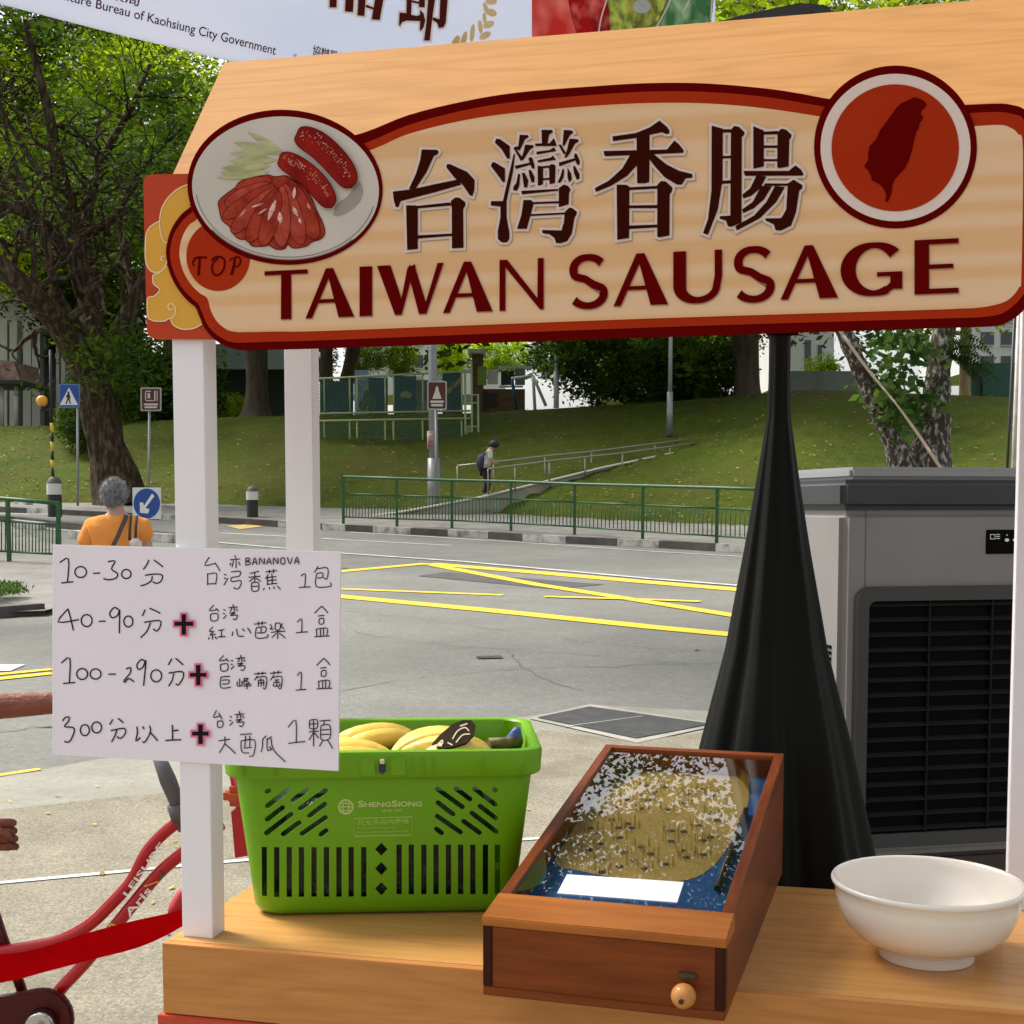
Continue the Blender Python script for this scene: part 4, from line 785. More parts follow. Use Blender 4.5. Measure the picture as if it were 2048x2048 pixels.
# what is in it
M_ban = mat('banana_skin', (.92, .68, .15), .42, (.86, .55, .07), nscale=16, detail=6, lo=.4, hi=.8, bump=.15, grain=(55, .10)); M_stem = mat('banana_stem', (.22, .20, .05), .6, (.08, .05, .02), nscale=60)
def BL(x, y, z): return MB_ @ Vector((x, y, z))
def banana_bunch(x, y, z, ang, n, label, ln=.17, lift=.0):
    t = thing('banana_bunch', label, 'bananas', BL(x, y, z), BYAW + ang, 'bunches of bananas in the basket')
    for i in range(n):
        o = (i - (n - 1) / 2); pts = []
        for k in range(12):
            s = k / 11; a = -1.0 + 2.0 * s
            pts.append((ln * .55 * math.sin(a) + ln * .4, o * .031 * (.35 + .65 * math.sin(math.pi * min(1, s * 1.1 + .1))), .055 * math.cos(a) - .03 + lift * s - abs(o) * .006))
        rad = [.006, .0085, .014, .0172, .0185, .019, .019, .0185, .017, .0145, .009, .004]
        bm = NB(); tube(bm, pts[2:], rad[2:], 5); bmesh.ops.subdivide_edges(bm, edges=bm.edges[:], cuts=1, smooth=.55); obj('banana', bm, M_ban, t, smooth=True)
    bm = NB(); tube(bm, [(-.075, 0, .01), (-.055, 0, .008), (-.02, 0, .006)], [.010, .009, .012], 8); obj('stem', bm, M_stem, t)
    return t
banana_bunch(-.150, -.075, .236, R(2), 4, 'pale yellow bunch of bananas behind the price board corner', .20)
banana_bunch(-.085, .04, .236, R(20), 3, 'bunch of bananas at the back of the basket by its rear rim', .17)
lb = banana_bunch(.150, -.03, .247, R(197), 4, 'bunch of bananas under the black and gold label', .17)
banana_bunch(.052, -.085, .239, R(8), 3, 'bunch of bananas nearest the front rim on the right', .145)
BPx = Plane(BL(.07, -.105, .276), MB_.to_3x3() @ Vector((1, .0, .28)), MB_.to_3x3() @ Vector((0, .75, .66)))
t = thing('fruit_label', 'black and gold paper label lying across the bananas', 'label', BL(.07, -.075, .262), BYAW)
lab = [(864, 1487), (880, 1469), (905, 1448), (925, 1440), (942, 1440), (951, 1450), (948, 1470), (932, 1486), (905, 1494), (876, 1498)]
bm = NB(); prism(bm, [BPx.px(*p) for p in lab], MB_.to_3x3() @ Vector((0, .002, -.003))); bmesh.ops.recalc_face_normals(bm, faces=bm.faces); obj('paper', bm, mat('dark_label', (.014, .008, .004), .7, (.03, .017, .006), nscale=20, spec=.1), t, True)
bm = NB()
for i, L in enumerate([[(905, 1478), (915, 1462), (930, 1455), (938, 1462)], [(912, 1485), (925, 1470), (940, 1468)], [(895, 1485), (905, 1490)], [(920, 1452), (935, 1447)], [(872, 1492), (885, 1480), (882, 1493)]]): stroke(bm, BPx, smooth2(L, 4), 2.6, .0008 + .00003 * i)
obj('label_print', bm, mat('label_gold', (.65, .55, .35), .4), t, True)
M_pouch = mat('blue_pouch', (.03, .06, .25), .35, (.05, .10, .34), nscale=20, bump=.5)
bm = NB(); tube(bm, [BL(.200, .02, .20), BL(.214, .0, .258), BL(.218, -.012, .278)], [.014, .015, .006], 8); solo('drink_pouch', bm, M_pouch, 'crumpled blue pouch standing in the right corner of the green basket', 'pouch', smooth=True)
bm = NB(); box(bm, (-.178, -.112, .008), (.178, .105, .195), .02, MB_, 3)
for v in bm.verts: v.co += Vector((random.uniform(-.004, .004), random.uniform(-.004, .004), random.uniform(-.006, .006)))
solo('fruit_bag', bm, mat('dark_bag', (.015, .03, .022), .3, (.06, .10, .04), nscale=16, detail=5, lo=.5, hi=.8, bump=.6), 'dark green bag seen through the slots of the green basket', 'bag', smooth=30)

# ------------------------------------------------------------ wooden marble game box
GX = Vector((-.038, 1.756, .8502)); GY = R(-17.0); MG = Matrix.Translation(GX) @ Matrix.Rotation(GY, 4, 'Z'); MGi = MG.inverted(); WG, LG = .3205, .715
def tz(y): return .1065 + .151 * y
M_rw = woodmat('reddish_wood', (.25, .058, .008), (.12, .022, .003), 'x', .4, .9, coat=.06, spec=.2); M_rwy = woodmat('reddish_wood_rail', (.21, .046, .007), (.10, .018, .003), 'y', .4, .9, coat=.06, spec=.2); M_lid = woodmat('light_red_wood', (.44, .15, .025), (.32, .085, .012), 'x', .4, .9, coat=.08, spec=.25); M_dk = woodmat('dark_corner_wood', (.055, .010, .003), (.03, .006, .002), 'z', .5, coat=0, spec=.15)
gb = thing('marble_game_box', 'reddish wooden tabletop marble game box with glass top and brass nail field', 'game box', GX, GY)
def wedge(bm, x0, x1, y0, y1, t0, t1=None, zlo=0):
    """block between two y's whose top follows the sloping lid, t0 = drop below the lid line"""
    t1 = t0 if t1 is None else t1
    P = [(x0, y0, zlo), (x0, y1, zlo), (x0, y1, tz(y1) - t1), (x0, y0, tz(y0) - t0)]; prism(bm, P, (x1 - x0, 0, 0)); bmesh.ops.recalc_face_normals(bm, faces=bm.faces)
bm = NB(); box(bm, (.012, -.0005, .012), (WG - .012, .014, .094), .001); obj('front_panel', bm, M_rw, gb)
bm = NB(); box(bm, (0, -.002, 0), (WG, .016, .0125), .0012); obj('base_rail', bm, M_rw, gb)
for x0 in (0, WG - .0125):
    bm = NB(); box(bm, (x0, -.0022, .0127), (x0 + .0125, .014, .0938), .0008); obj('corner_strip', bm, M_dk, gb)
bm = NB(); wedge(bm, -.002, WG + .002, -.003, .074, .0, .0, .094); bmesh.ops.bevel(bm, geom=bm.edges[:], offset=.0014, segments=2, affect='EDGES'); obj('front_lid', bm, M_lid, gb)
for x0, nm in ((0, 'side_board'), (WG - .0155, 'side_board')):
    bm = NB(); wedge(bm, x0, x0 + .0155, .0746, LG, .0); bmesh.ops.bevel(bm, geom=bm.edges[:], offset=.0009, segments=1, affect='EDGES')
    obj(nm, bm, M_rwy, gb)
for xa in (0, WG - .0125): bm = NB(); wedge(bm, xa, xa + .0125, .0163, .0744, .012); obj('side_cheek', bm, M_rwy, gb)
bm = NB(); wedge(bm, .0156, WG - .0156, LG - .0155, LG, .0005); obj('back_board', bm, M_rw, gb)
PFD = .040
M_blue = mat('blue_playfield', (.012, .06, .17), .6, (.016, .075, .20), nscale=6, spec=.15); M_brass = mat('brass_sheet', (.40, .28, .07), .45, (.32, .22, .05), nscale=9, metal=.25); M_brs = mat('polished_brass', (.50, .31, .06), .42, metal=.85)
pq = MG.to_3x3(); PFo = MG @ Vector((0, .0745, tz(.0745) - PFD)); PF = Plane(PFo, pq @ Vector((1, 0, 0)), pq @ Vector((0, 1, .151)))
GLp = Plane(MG @ Vector((0, .0745, tz(.0745) - .005)), pq @ Vector((1, 0, 0)), pq @ Vector((0, 1, .151)))
bm = NB(); wedge(bm, .0156, WG - .0156, .0745, LG - .0157, PFD, None, .004); obj('playfield', bm, M_blue, gb)
ZG = lambda L: zo(L, 1060, 1480, .27950)
oval = ZG(smooth2([(210, 905), (185, 835), (260, 720), (340, 580), (440, 440), (560, 330), (700, 245), (900, 192), (1100, 178), (1300, 195), (1450, 245), (1540, 320), (1568, 400), (1540, 520), (1480, 640), (1400, 790), (1310, 900), (1180, 985), (1000, 1015), (800, 1010), (600, 985), (420, 950), (300, 925)], 4, True))
bm = NB(); flat(bm, [PF.px(x, y, .0008) for x, y in oval]); pfp = obj('brass_plate', bm, M_brass, gb, True)
bm = NB(); n = len(oval); lo_ = [bm.verts.new(PF.px(x, y, .0006)) for x, y in oval]; hi_ = [bm.verts.new(PF.px(x, y, .0006) + PF.n * .024) for x, y in oval]
for i in range(n):
    if oval[i][1] < 1585: bm.faces.new((lo_[i], lo_[(i + 1) % n], hi_[(i + 1) % n], hi_[i])).smooth = True
bmesh.ops.solidify(bm, geom=bm.faces[:], thickness=.0012); obj('brass_wall', bm, M_brs, pfp, True)
holes = [(835,325),(970,335),(890,372),(845,430),(690,425),(605,482),(510,515),(800,490),(585,570),(435,630),(470,662),(635,628),(730,630),(700,598),(640,698),(510,742),(425,785),(315,740),(515,850),(800,765),(675,800),(745,862),(825,920),(970,888),(865,815),(1095,790),(1010,725),(1100,655),(1010,650),(1205,612),(1345,575),(1300,530),(1110,450),(1140,390),(1240,352),(1300,400),(980,500),(1290,695),(1240,720),(1240,820),(1120,840),(515,945),(640,905)]
bm = NB(); bN = NB(); k = 0
for x, y in holes:
    c = PF.px(*ZG([(x, y)])[0], .0012); u_, v_ = PF.ux, PF.uy; r = .0062
    flat(bm, [c + (u_ * math.cos(a) + v_ * math.sin(a)) * r for a in [2 * math.pi * j / 14 for j in range(14)]])
    for a in (200, 235, 270, 305, 340, 20, 160):
        if random.random() < .8:
            q = c + (u_ * math.cos(R(a)) + v_ * math.sin(R(a))) * .0125; tube(bN, [q, q + PF.n * .017], .0007, 5)
obj('marble_hole', bm, mat('hole_black', (.012, .010, .008), .7), pfp, True); nl = obj('nail', bN, mat('brass_nail', (.50, .36, .12), .4, metal=.4), pfp, True); nl['kind'] = 'stuff'
bm = NB(); a, b = [PF.px(*ZG([q])[0], .008) for q in ((1545, 500), (1340, 1065))]; tube(bm, [a, b], .005, 10); a, b = [PF.px(*ZG([q])[0], .004) for q in ((1470, 560), (1310, 1000))]; obj('launch_rod', bm, mat('dark_rod', (.03, .022, .015), .35, metal=.5), gb, True)
bm = NB(); box(bm, (WG - .062, .088, tz(.09) - .037), (WG - .030, .094, tz(.09) - .024), .001); obj('launch_stop', bm, M_brs, gb)
M_glass = bpy.data.materials.new('glass_top'); M_glass.use_nodes = True; gn = M_glass.node_tree; gn.nodes.clear()
go = gn.nodes.new('ShaderNodeOutputMaterial'); gm = gn.nodes.new('ShaderNodeMixShader'); gf = gn.nodes.new('ShaderNodeFresnel'); gf.inputs[0].default_value = 1.5; gt = gn.nodes.new('ShaderNodeBsdfTransparent'); gg = gn.nodes.new('ShaderNodeBsdfGlossy'); gg.inputs['Roughness'].default_value = .0
gge = gn.nodes.new('ShaderNodeNewGeometry'); gi = gn.nodes.new('ShaderNodeMath'); gi.operation = 'SUBTRACT'; gi.inputs[0].default_value = 1; gn.links.new(gge.outputs['Backfacing'], gi.inputs[1]); gk = gn.nodes.new('ShaderNodeMath'); gk.operation = 'MULTIPLY'; gi2 = gn.nodes.new('ShaderNodeMath'); gi2.operation = 'MULTIPLY'; gi2.inputs[1].default_value = 2.2; gn.links.new(gf.outputs[0], gi2.inputs[0]); gn.links.new(gi2.outputs[0], gk.inputs[0]); gn.links.new(gi.outputs[0], gk.inputs[1]); gn.links.new(gk.outputs[0], gm.inputs[0]); gn.links.new(gt.outputs[0], gm.inputs[1]); gn.links.new(gg.outputs[0], gm.inputs[2]); gn.links.new(gm.outputs[0], go.inputs[0])
bm = NB(); wedge(bm, .0157, WG - .0157, .0746, LG - .0158, .005, None, 0)
for v in bm.verts:
    if v.co.z < .01: v.co.z = tz(v.co.y) - .007
obj('glass', bm, M_glass, gb)
bm = NB(); tube(bm, [(.272, -.0005, .042), (.272, -.020, .042)], .004, 10); box(bm, (.262, -.006, .0515), (.284, -.0006, .0585), .001); obj('knob_bracket', bm, mat('old_iron', (.10, .085, .07), .45, metal=.8), gb)
kb = [(.0001, -.001), (.009, -.001), (.0125, .004), (.0155, .011), (.0158, .017), (.0135, .024), (.009, .0285), (.0045, .030), (.0001, .0302)]
bm = NB(); lathe(bm, kb, (0, 0, 0), 24); bmesh.ops.transform(bm, matrix=Matrix.Translation((.272, -.010, .036)) @ Matrix.Rotation(R(90), 4, 'X'), verts=bm.verts); obj('knob', bm, woodmat('knob_wood', (.60, .27, .075), (.50, .20, .05), 'z', .3), gb)
bm = NB(); tube(bm, [(.272, -.0395, .0345), (.272, -.043, .0345)], .0032, 10); obj('knob_screw', bm, mat('dark_screw', (.05, .045, .04), .4, metal=.8), gb)
bm = NB(); prism(bm, [GLp.px(*q, .0004) for q in ZG([(265, 965), (1100, 1020), (1052, 1165), (195, 1098)])], GLp.n * .0008); bmesh.ops.recalc_face_normals(bm, faces=bm.faces)
solo('paper_slip', bm, mat('white_paper', (.84, .83, .86), .6), 'blank white paper slip lying on the glass of the game box', 'paper')

# ------------------------------------------------------------ white bowl
M_bowl = mat('white_melamine', (.82, .76, .67), .16, coat=.5)
prof = [(.0001, .006), (.055, .006), (.060, .002), (.0625, .0), (.0665, .0005), (.0675, .004), (.0665, .014), (.067, .0165), (.080, .0205), (.099, .031), (.114, .047), (.1245, .068), (.1290, .088), (.1302, .101), (.1325, .1035), (.1350, .1065), (.1353, .1105), (.1335, .1128), (.1305, .1125), (.1283, .1095), (.1275, .100), (.1255, .086), (.120, .066), (.109, .046), (.094, .032), (.075, .0235), (.040, .019), (.0001, .018)]
bm = NB(); lathe(bm, prof, (.598, 1.910, .8503), 96); solo('bowl', bm, M_bowl, 'empty white round bowl with a foot ring on the counter', 'bowl', smooth=60)

# ------------------------------------------------------------ grey evaporative cooler
CO = at(1684.5, 1019.6, 3.2); CY_ = R(11.5); MC = Matrix.Translation(CO) @ Matrix.Rotation(CY_, 4, 'Z'); zc = CO.z
ac = thing('air_cooler', 'grey portable air cooler with dark lid and black louvred front', 'air cooler', (CO.x, CO.y, gz(CO.y)), CY_)
M_cb = mat('cooler_plastic', (.24, .23, .225), .5, (.22, .212, .207), nscale=3, spec=.25); M_cl = mat('cooler_lid', (.04, .042, .047), .45, (.045, .047, .052), nscale=3, spec=.3); M_blk = mat('black_plastic', (.0025, .002, .002), .6, spec=.06); M_fr = mat('grille_frame', (.06, .062, .062), .5, spec=.2); M_slat = mat('louvre_plastic', (.014, .012, .011), .6, spec=.12)
WC, DC = .78, .52
bm = NB(); box(bm, (0, 0, .0), (WC, DC, .072), .014, MC, 3); obj('lid', bm, M_cl, ac, True)
bm = NB(); box(bm, (.03, .02, .0725), (WC - .03, DC - .02, .102), .008, MC, 2); obj('lid_tray', bm, mat('cooler_tray', (.27, .275, .28), .35), ac, True)
bm = NB(); box(bm, (.002, .003, -.843), (WC - .002, DC - .003, -.0005), .018, MC, 3); obj('body', bm, M_cb, ac, True)
bm = NB(); box(bm, (.01, .012, -(zc - gz(3.4)) + .002), (WC - .01, DC - .012, -.8435), .01, MC); obj('water_tank', bm, mat('dark_tank', (.03, .02, .018), .5), ac, True)
CF = Plane(MC @ Vector((0, .003, 0)), MC.to_3x3() @ Vector((1, 0, 0)), EZ); MCi = MC.inverted()
def cl(x, y): return MCi @ CF.px(x, y)
def cbox(x0, y0, x1, y1, d0, d1, bev, m, name, par=None):
    a, b = cl(x0, y1), cl(x1, y0); bm = NB(); box(bm, (a.x, .003 - d1, a.z), (b.x, .003 - d0, b.z), bev, MC); return obj(name, bm, m, par or ac, True)
seam = mat('seam_dark', (.09, .085, .08), .6)
cbox(1730.2, 1021, 1731.6, 1173, -.002, .0008, 0, seam, 'seam'); cbox(1731.8, 1172, 2140, 1173.2, -.002, .0008, 0, seam, 'seam')
a = cl(1708, 1174); b = cl(1760, 1212); x1 = WC - a.x; zt, zb = a.z, cl(1720, 1696).z; fw = .034
fr_ = NB(); outp = []; inp = []
def rq(x0, z0, x1_, z1, r):
    o = []
    for cx, cz, t0 in ((x1_ - r, z1 - r, 0), (x0 + r, z1 - r, 90), (x0 + r, z0 + r, 180), (x1_ - r, z0 + r, 270)):
        for k in range(7): t = R(t0 + 15 * k); o.append((cx + r * math.cos(t), cz + r * math.sin(t)))
    return o
O_ = rq(a.x, zb, x1, zt, .035); I_ = rq(a.x + fw, zb + fw, x1 - fw, zt - fw, .018)
L1 = [fr_.verts.new(MC @ Vector((x, .002, z))) for x, z in O_]; L2 = [fr_.verts.new(MC @ Vector((x + (.006 if x < WC / 2 else -.006), -.010, z))) for x, z in O_]; L3 = [fr_.verts.new(MC @ Vector((x, -.010, z))) for x, z in I_]; L4 = [fr_.verts.new(MC @ Vector((x, .0015, z))) for x, z in I_]
for P, Q in ((L1, L2), (L2, L3), (L3, L4)):
    for k in range(len(P)): fr_.faces.new((P[k], P[(k + 1) % len(P)], Q[(k + 1) % len(P)], Q[k]))
gr = obj('grille_frame', fr_, M_fr, ac, True, smooth=30)
bm = NB(); box(bm, (a.x + fw - .002, .0005, zb + fw - .002), (x1 - fw + .002, .0025, zt - fw + .002), 0, MC); obj('grille_back', bm, M_blk, gr, True)
n = 16
for i in range(n):
    z = zt - fw - .012 - (zt - zb - 2 * fw - .02) * i / (n - 1); bm = NB()
    prism(bm, [MC @ Vector((a.x + fw, yy, z + zz)) for yy, zz in ((-.009, -.0012), (-.009, .0012), (.0003, .0085), (.0003, .006))], MC.to_3x3() @ Vector((x1 - a.x - 2 * fw, 0, 0))); bmesh.ops.recalc_face_normals(bm, faces=bm.faces); obj('louvre', bm, M_slat, gr, True)
xm = cl(1851, 1400).x
for k in range(4):
    x_ = xm + .166 * k
    if x_ < x1 - fw: bm = NB(); box(bm, (x_ - .0025, -.0096, zb + fw), (x_ + .0025, .0, zt - fw), .0008, MC); obj('louvre_divider', bm, M_slat, gr, True)
cp = cbox(1971, 1059, 2110, 1108, -.002, .003, .0015, M_blk, 'control_panel')
bm = NB(); CFp = Plane(MC @ Vector((0, -.0006, 0)), MC.to_3x3() @ Vector((1, 0, 0)), EZ)
for i, q in enumerate([[(1981, 1069), (1990, 1069), (1990, 1078), (1981, 1078)]]): stroke(bm, CFp, q, 1.6, .0004, True)
for i, (x, y, r) in enumerate([(2014, 1080, 3.4), (2030, 1080, 3.4), (2046, 1080, 3.4), (2014, 1070, 1.2), (2030, 1070, 1.2), (2046, 1070, 1.2)]): flat(bm, [CFp.px(*p, .0004) for p in ell(x, y, r * 1.3, r, 12)])
for i, y in enumerate((1069, 1073, 1077)): stroke(bm, CFp, [(1992.5, y), (2000, y)], 1.4, .0004)
obj('panel_icon', bm, mat('icon_white', (.8, .8, .8), .5), cp, True)
for i in range(8):
    bm = NB(); z = -.335 - i * .0145; box(bm, (-.0025, .05, z), (.004, .19, z + .007), .0008, MC); obj('side_vent', bm, M_blk, ac, True)

# ------------------------------------------------------------ loudspeaker stand in a black scrim, loudspeaker on top
M_scrim = mat('black_stretch_fabric', (.0035, .004, .0028), .55, (.0065, .0065, .005), nscale=3, spec=.11)
YS = 2.62
def zy(y): return CAMZ - (y - 1010) / 2700 * YS
cx0 = at(1557, 900, YS).x
prof = [(.165 + .13, gz(YS) + .01), (.225, .40), (.182, zy(1724)), (.136, zy(1494)), (.0915, zy(1300)), (.0600, zy(1100)), (.0372, zy(944)), (.0225, zy(836)), (.0200, zy(760)), (.0205, zy(672)), (.0215, 2.02), (.022, 2.16)]
prof2 = []
for (r0, z0), (r1, z1) in zip(prof, prof[1:]):
    for k in range(6): t = k / 6; prof2.append((r0 + (r1 - r0) * t, z0 + (z1 - z0) * t))
prof2.append(prof[-1])
def fold(t, z):
    k = max(0, min(1, (2.0 - z) / .7)); return 1 + k * (.07 * math.sin(6 * t + .6 + .5 * z) + .045 * math.sin(11 * t + 2 - z * 1.1) + .022 * math.sin(19 * t + 2 * z))
ss = thing('speaker_stand', 'tall speaker stand shrouded in a black fabric cone behind the counter', 'speaker stand', (cx0, YS, gz(YS)))
bm = NB(); lathe(bm, prof2, (cx0, YS, 0), 120, fold); obj('fabric_cover', bm, M_scrim, ss, True)
bm = NB(); tube(bm, [(cx0, YS, 1.9), (cx0, YS, 2.20)], .0175, 16); obj('pole', bm, M_blk, ss, True)
bm = NB(); tube(bm, [(cx0, YS, zy(676)), (cx0, YS, zy(668))], .0245, 16); tube(bm, [(cx0 - .03, YS - .02, zy(672)), (cx0 + .03, YS - .02, zy(672))], .006, 8); obj('collar', bm, M_blk, ss, True)
ls = thing('loudspeaker', 'black loudspeaker cabinet on the stand, its top showing above the wood roof', 'loudspeaker', (cx0, YS, 2.19))
SPp = Plane((0, 2.5, 0), (1, 0, 0), EZ)
bm = NB(); prism(bm, [SPp.px(*p) for p in [(1352, 58), (1480, 31), (1600, 5), (1640, 2), (1668, 14), (1690, 45), (1690, 330), (1420, 340)]], (0, .30, 0)); bmesh.ops.bevel(bm, geom=bm.edges[:], offset=.008, segments=2, affect='EDGES'); bmesh.ops.recalc_face_normals(bm, faces=bm.faces); cbn = obj('cabinet', bm, mat('speaker_black', (.010, .010, .011), .5, (.02, .02, .02), nscale=60), ls, True, smooth=40)
bm = NB(); prism(bm, [SPp.px(*p) - Vector((0, .008, 0)) for p in [(1440, 60), (1625, 28), (1665, 60), (1665, 310), (1440, 320)]], (0, .006, 0)); bmesh.ops.recalc_face_normals(bm, faces=bm.faces); obj('speaker_grille', bm, M_blk, ls, True)

# ------------------------------------------------------------ banner hung from the tent beyond
B0 = at(0, 7, 2.42); bdir = Vector((1.135, 1, 0)).normalized(); BN = Plane(B0, bdir, EZ + Vector((.14, 0, 0)))
bn = thing('event_banner', 'large pale blue printed banner with brown lettering hung above the stall roof', 'banner', BN.px(500, 100))
M_ban_ = leafmat('pale_blue_vinyl', (.70, .75, .86), (.78, .80, .87), 1.3, .5, 0, tint=(1, 1, 1, 1))
bm = NB(); cs = [(-420, -100), (0, 7), (250, 71.5), (505, 132), (700, 181), (1000, 262), (1424, 375), (1432, -60), (-420, -330)]
prism(bm, [BN.px(*p, 0) for p in cs], BN.n * -.004); bmesh.ops.recalc_face_normals(bm, faces=bm.faces); obj('sheet', bm, M_ban_, bn, True)
M_btx = mat('brown_banner_print', (.075, .014, .012), .8, spec=0)
bm = NB()
text_on(bm, BN, 'Agriculture Bureau of Kaohsiung City Government', [(62, -11), (550, 116), (553.5, 91.5), (65.5, -35.5)], .001, .008)
obj('banner_text', bm, M_btx, bn, True); bm = NB()
text_on(bm, BN, '高雄市政府農業局', [(20, -58), (277, 14), (282, -12), (25, -84)], .001, .008)
obj('banner_text', bm, M_btx, bn, True); bm = NB()
text_on(bm, BN, '協辦單位', [(624, 110), (690, 128), (693, 107), (627, 89)], .001, .012); text_on(bm, BN, 'Supported by:', [(586, 120), (668, 143), (670, 131), (588, 108)], .001, .008)
obj('banner_text', bm, M_btx, bn, True)
ZN = lambda L: zo(L, 640, 0, .22774)
bm = NB(); bW = NB()
for i, P in enumerate([[(88,-120),(150,-110),(145,65),(85,65)],[(230,-90),(300,-75),(290,105),(220,100)],[(340,-80),(405,-60),(390,140),(330,135)],[(405,40),(480,70),(480,86),(400,62)],[(490,-40),(560,-20),(525,175),(455,170)],[(100,-120),(300,-70),(300,-50),(100,-100)],[(340,-85),(560,-30),(560,-5),(340,-60)],
    [(765,-150),(815,-140),(800,130),(850,140),(880,130),(880,85),(910,120),(925,180),(910,240),(890,268),(878,265),(880,185),(760,180),(720,195),(705,225),(695,220),(700,110),(760,115)],[(808,0),(880,20),(880,36),(810,20)],[(872,-120),(925,-110),(920,65),(870,62)],[(800,-150),(930,-125),(930,-105),(800,-130)],
    [(962,-150),(1030,-140),(985,170),(965,355),(915,355),(935,200)],[(1062,-120),(1130,-110),(1105,200),(1085,240),(1045,245),(1030,200),(990,175),(990,150),(1050,170)],[(1000,-140),(1130,-120),(1130,-100),(1000,-115)]]):
    q = ZN(P); flat(bm, [BN.px(x, y, .0016 + i * .00003) for x, y in q]); flat(bW, [BN.px(x, y, .0007 + i * .00003) for x, y in expand(q, 4)])
cho = obj('banner_character', bm, M_btx, bn, True); obj('character_outline', bW, mat('white_banner_print', (.82, .78, .80), .5), cho, True)
bm = NB()
for i, (x, y, a, b, r) in enumerate([(1190,372,30,66,.45),(1262,350,24,78,.3),(1338,288,21,80,.12),(1380,392,46,28,0),(1450,312,56,30,-.5),(1482,216,52,30,-.4),(1505,110,50,33,.35),(1408,235,20,62,-.1),(1505,12,52,30,0),(1457,75,20,56,-.3),(1445,160,18,50,-.1),(1500,-70,48,30,.2)]): flat(bm, [BN.px(*p, .001 + i * .00003) for p in ZN(ell(x, y, a, b, 20, r))])
obj('wheat_print', bm, mat('wheat_gold', (.66, .42, .14), .5, (.74, .60, .32), nscale=14), bn, True)
ZV = lambda L: zo(L, 1050, 0, .36232)
bm = NB(); flat(bm, [BN.px(*p, .001) for p in ZV([(38, -120), (38, 330), (420, 400), (420, -120)])]); ph = obj('food_print', bm, leafmat('red_meat_print', (.62, .035, .025), (.85, .26, .19), 9, .5, 0, .4, .7, tint=(1.3, 1.3, 1.3, 1)), bn, True)
bm = NB()
for i, P in enumerate([[(240, -60), (330, -60), (420, 250), (330, 280), (290, 200), (250, 60)], [(345, -60), (440, -60), (470, 200), (400, 260), (360, 100)]]): flat(bm, [BN.px(*p, .0016 + i * .0002) for p in ZV(smooth2(P, 4, True))])
obj('sausage_print', bm, leafmat('banner_sausage', (.48, .012, .018), (.85, .30, .27), 16, .5, 0, .5, .75, tint=(1.3, 1.3, 1.3, 1)), ph, True)
bm = NB(); flat(bm, [BN.px(*p, .0014) for p in ZV([(490, -90), (830, -90), (700, 300), (400, 330), (405, 190), (430, 60)])]); obj('noodle_print', bm, leafmat('noodle_green', (.52, .56, .10), (.14, .19, .03), 26, .5, 0, .4, .62, tint=(1.3, 1.3, 1.3, 1)), ph, True)
bm = NB()
for i, (x, y, a, b) in enumerate([(645, 55, 90, 95), (640, 42, 66, 62)]): flat(bm, [BN.px(*p, .002 + i * .0004) for p in ZV(ell(x, y, a, b, 26))])
obj('noodle_ring_print', bm, leafmat('noodle_ring', (.66, .64, .16), (.25, .28, .05), 30, .5, 0, .4, .6, tint=(1.3, 1.3, 1.3, 1)), ph, True)
bm = NB(); flat(bm, [BN.px(*p, .003) for p in ZV(ell(645, 35, 48, 40, 22))]); obj('ring_gap_print', bm, M_ban_, ph, True)
bm = NB(); flat(bm, [BN.px(*p, .0018) for p in ZV([(815, -90), (1050, -90), (1030, 110), (990, 330), (700, 330), (712, 170)])]); obj('leaf_print', bm, leafmat('leaf_green_print', (.06, .18, .06), (.42, .58, .30), 14, .5, 0, .4, .66, tint=(1.3, 1.3, 1.3, 1)), ph, True)
bm = NB()
for i, L in enumerate([[(805, -10), (770, 70), (712, 172)], [(470, -60), (420, 100), (405, 200)], [(915, -10), (870, 70)], [(1035, -40), (1025, 110)]]): bm = NB(); stroke(bm, BN, ZV(smooth2(L, 4)), 3, .0034 + i * .0002); obj('cut_line_print', bm, M_pale, ph, True)
# ------------------------------------------------------------ red bicycle behind the stall
M_bred = mat('red_bicycle_paint', (.42, .004, .010), .3, coat=.4, spec=.3); M_bdk = mat('dark_red_guard', (.06, .001, .003), .35, coat=.2, spec=.2); M_tyre = mat('tyre_rubber', (.012, .012, .012), .8); M_chr = mat('chrome', (.55, .55, .55), .2, metal=1); M_gry = mat('grey_rubber', (.10, .10, .11), .6)
YB = 3.0
Q0 = lambda L: zo(L, 0, 1500, .28364)
def BA(x, y, Y=YB): return at(x, y, Y)
bi = thing('bicycle', 'red step-through bicycle with white frame lettering, partly hidden behind the stall', 'bicycle', (BA(200, 1900).x, YB, gz(YB)))
t1 = smooth2([tuple(BA(x, y)) for x, y in Q0([(1500, 330), (1275, 490), (1130, 610), (1030, 730), (930, 920), (790, 1080), (620, 1240), (400, 1350), (60, 1415), (-300, 1460)])], 5)
t2 = smooth2([tuple(BA(x, y, YB + .004)) for x, y in Q0([(1560, 520), (1275, 735), (1120, 870), (960, 1060), (830, 1220), (600, 1500), (400, 1720), (250, 1960)])], 5)
bm = NB(); tube(bm, t1, .0142, 14); fr1 = obj('top_tube', bm, M_bred, bi, True)
bm = NB(); tube(bm, t2, .0150, 14); fr2 = obj('down_tube', bm, M_bred, bi, True)
bm = NB(); tube(bm, [BA(*Q0([q])[0], 3.02) for q in [(-40, 1150), (20, 1330), (120, 1600), (230, 1900)]], .012, 10); obj('seat_tube', bm, M_bdk, bi, True)
bm = NB(); tube(bm, [BA(470, 1510, 3.02), BA(505, 1690, 3.02)], .022, 12); obj('head_tube', bm, M_bred, bi, True)
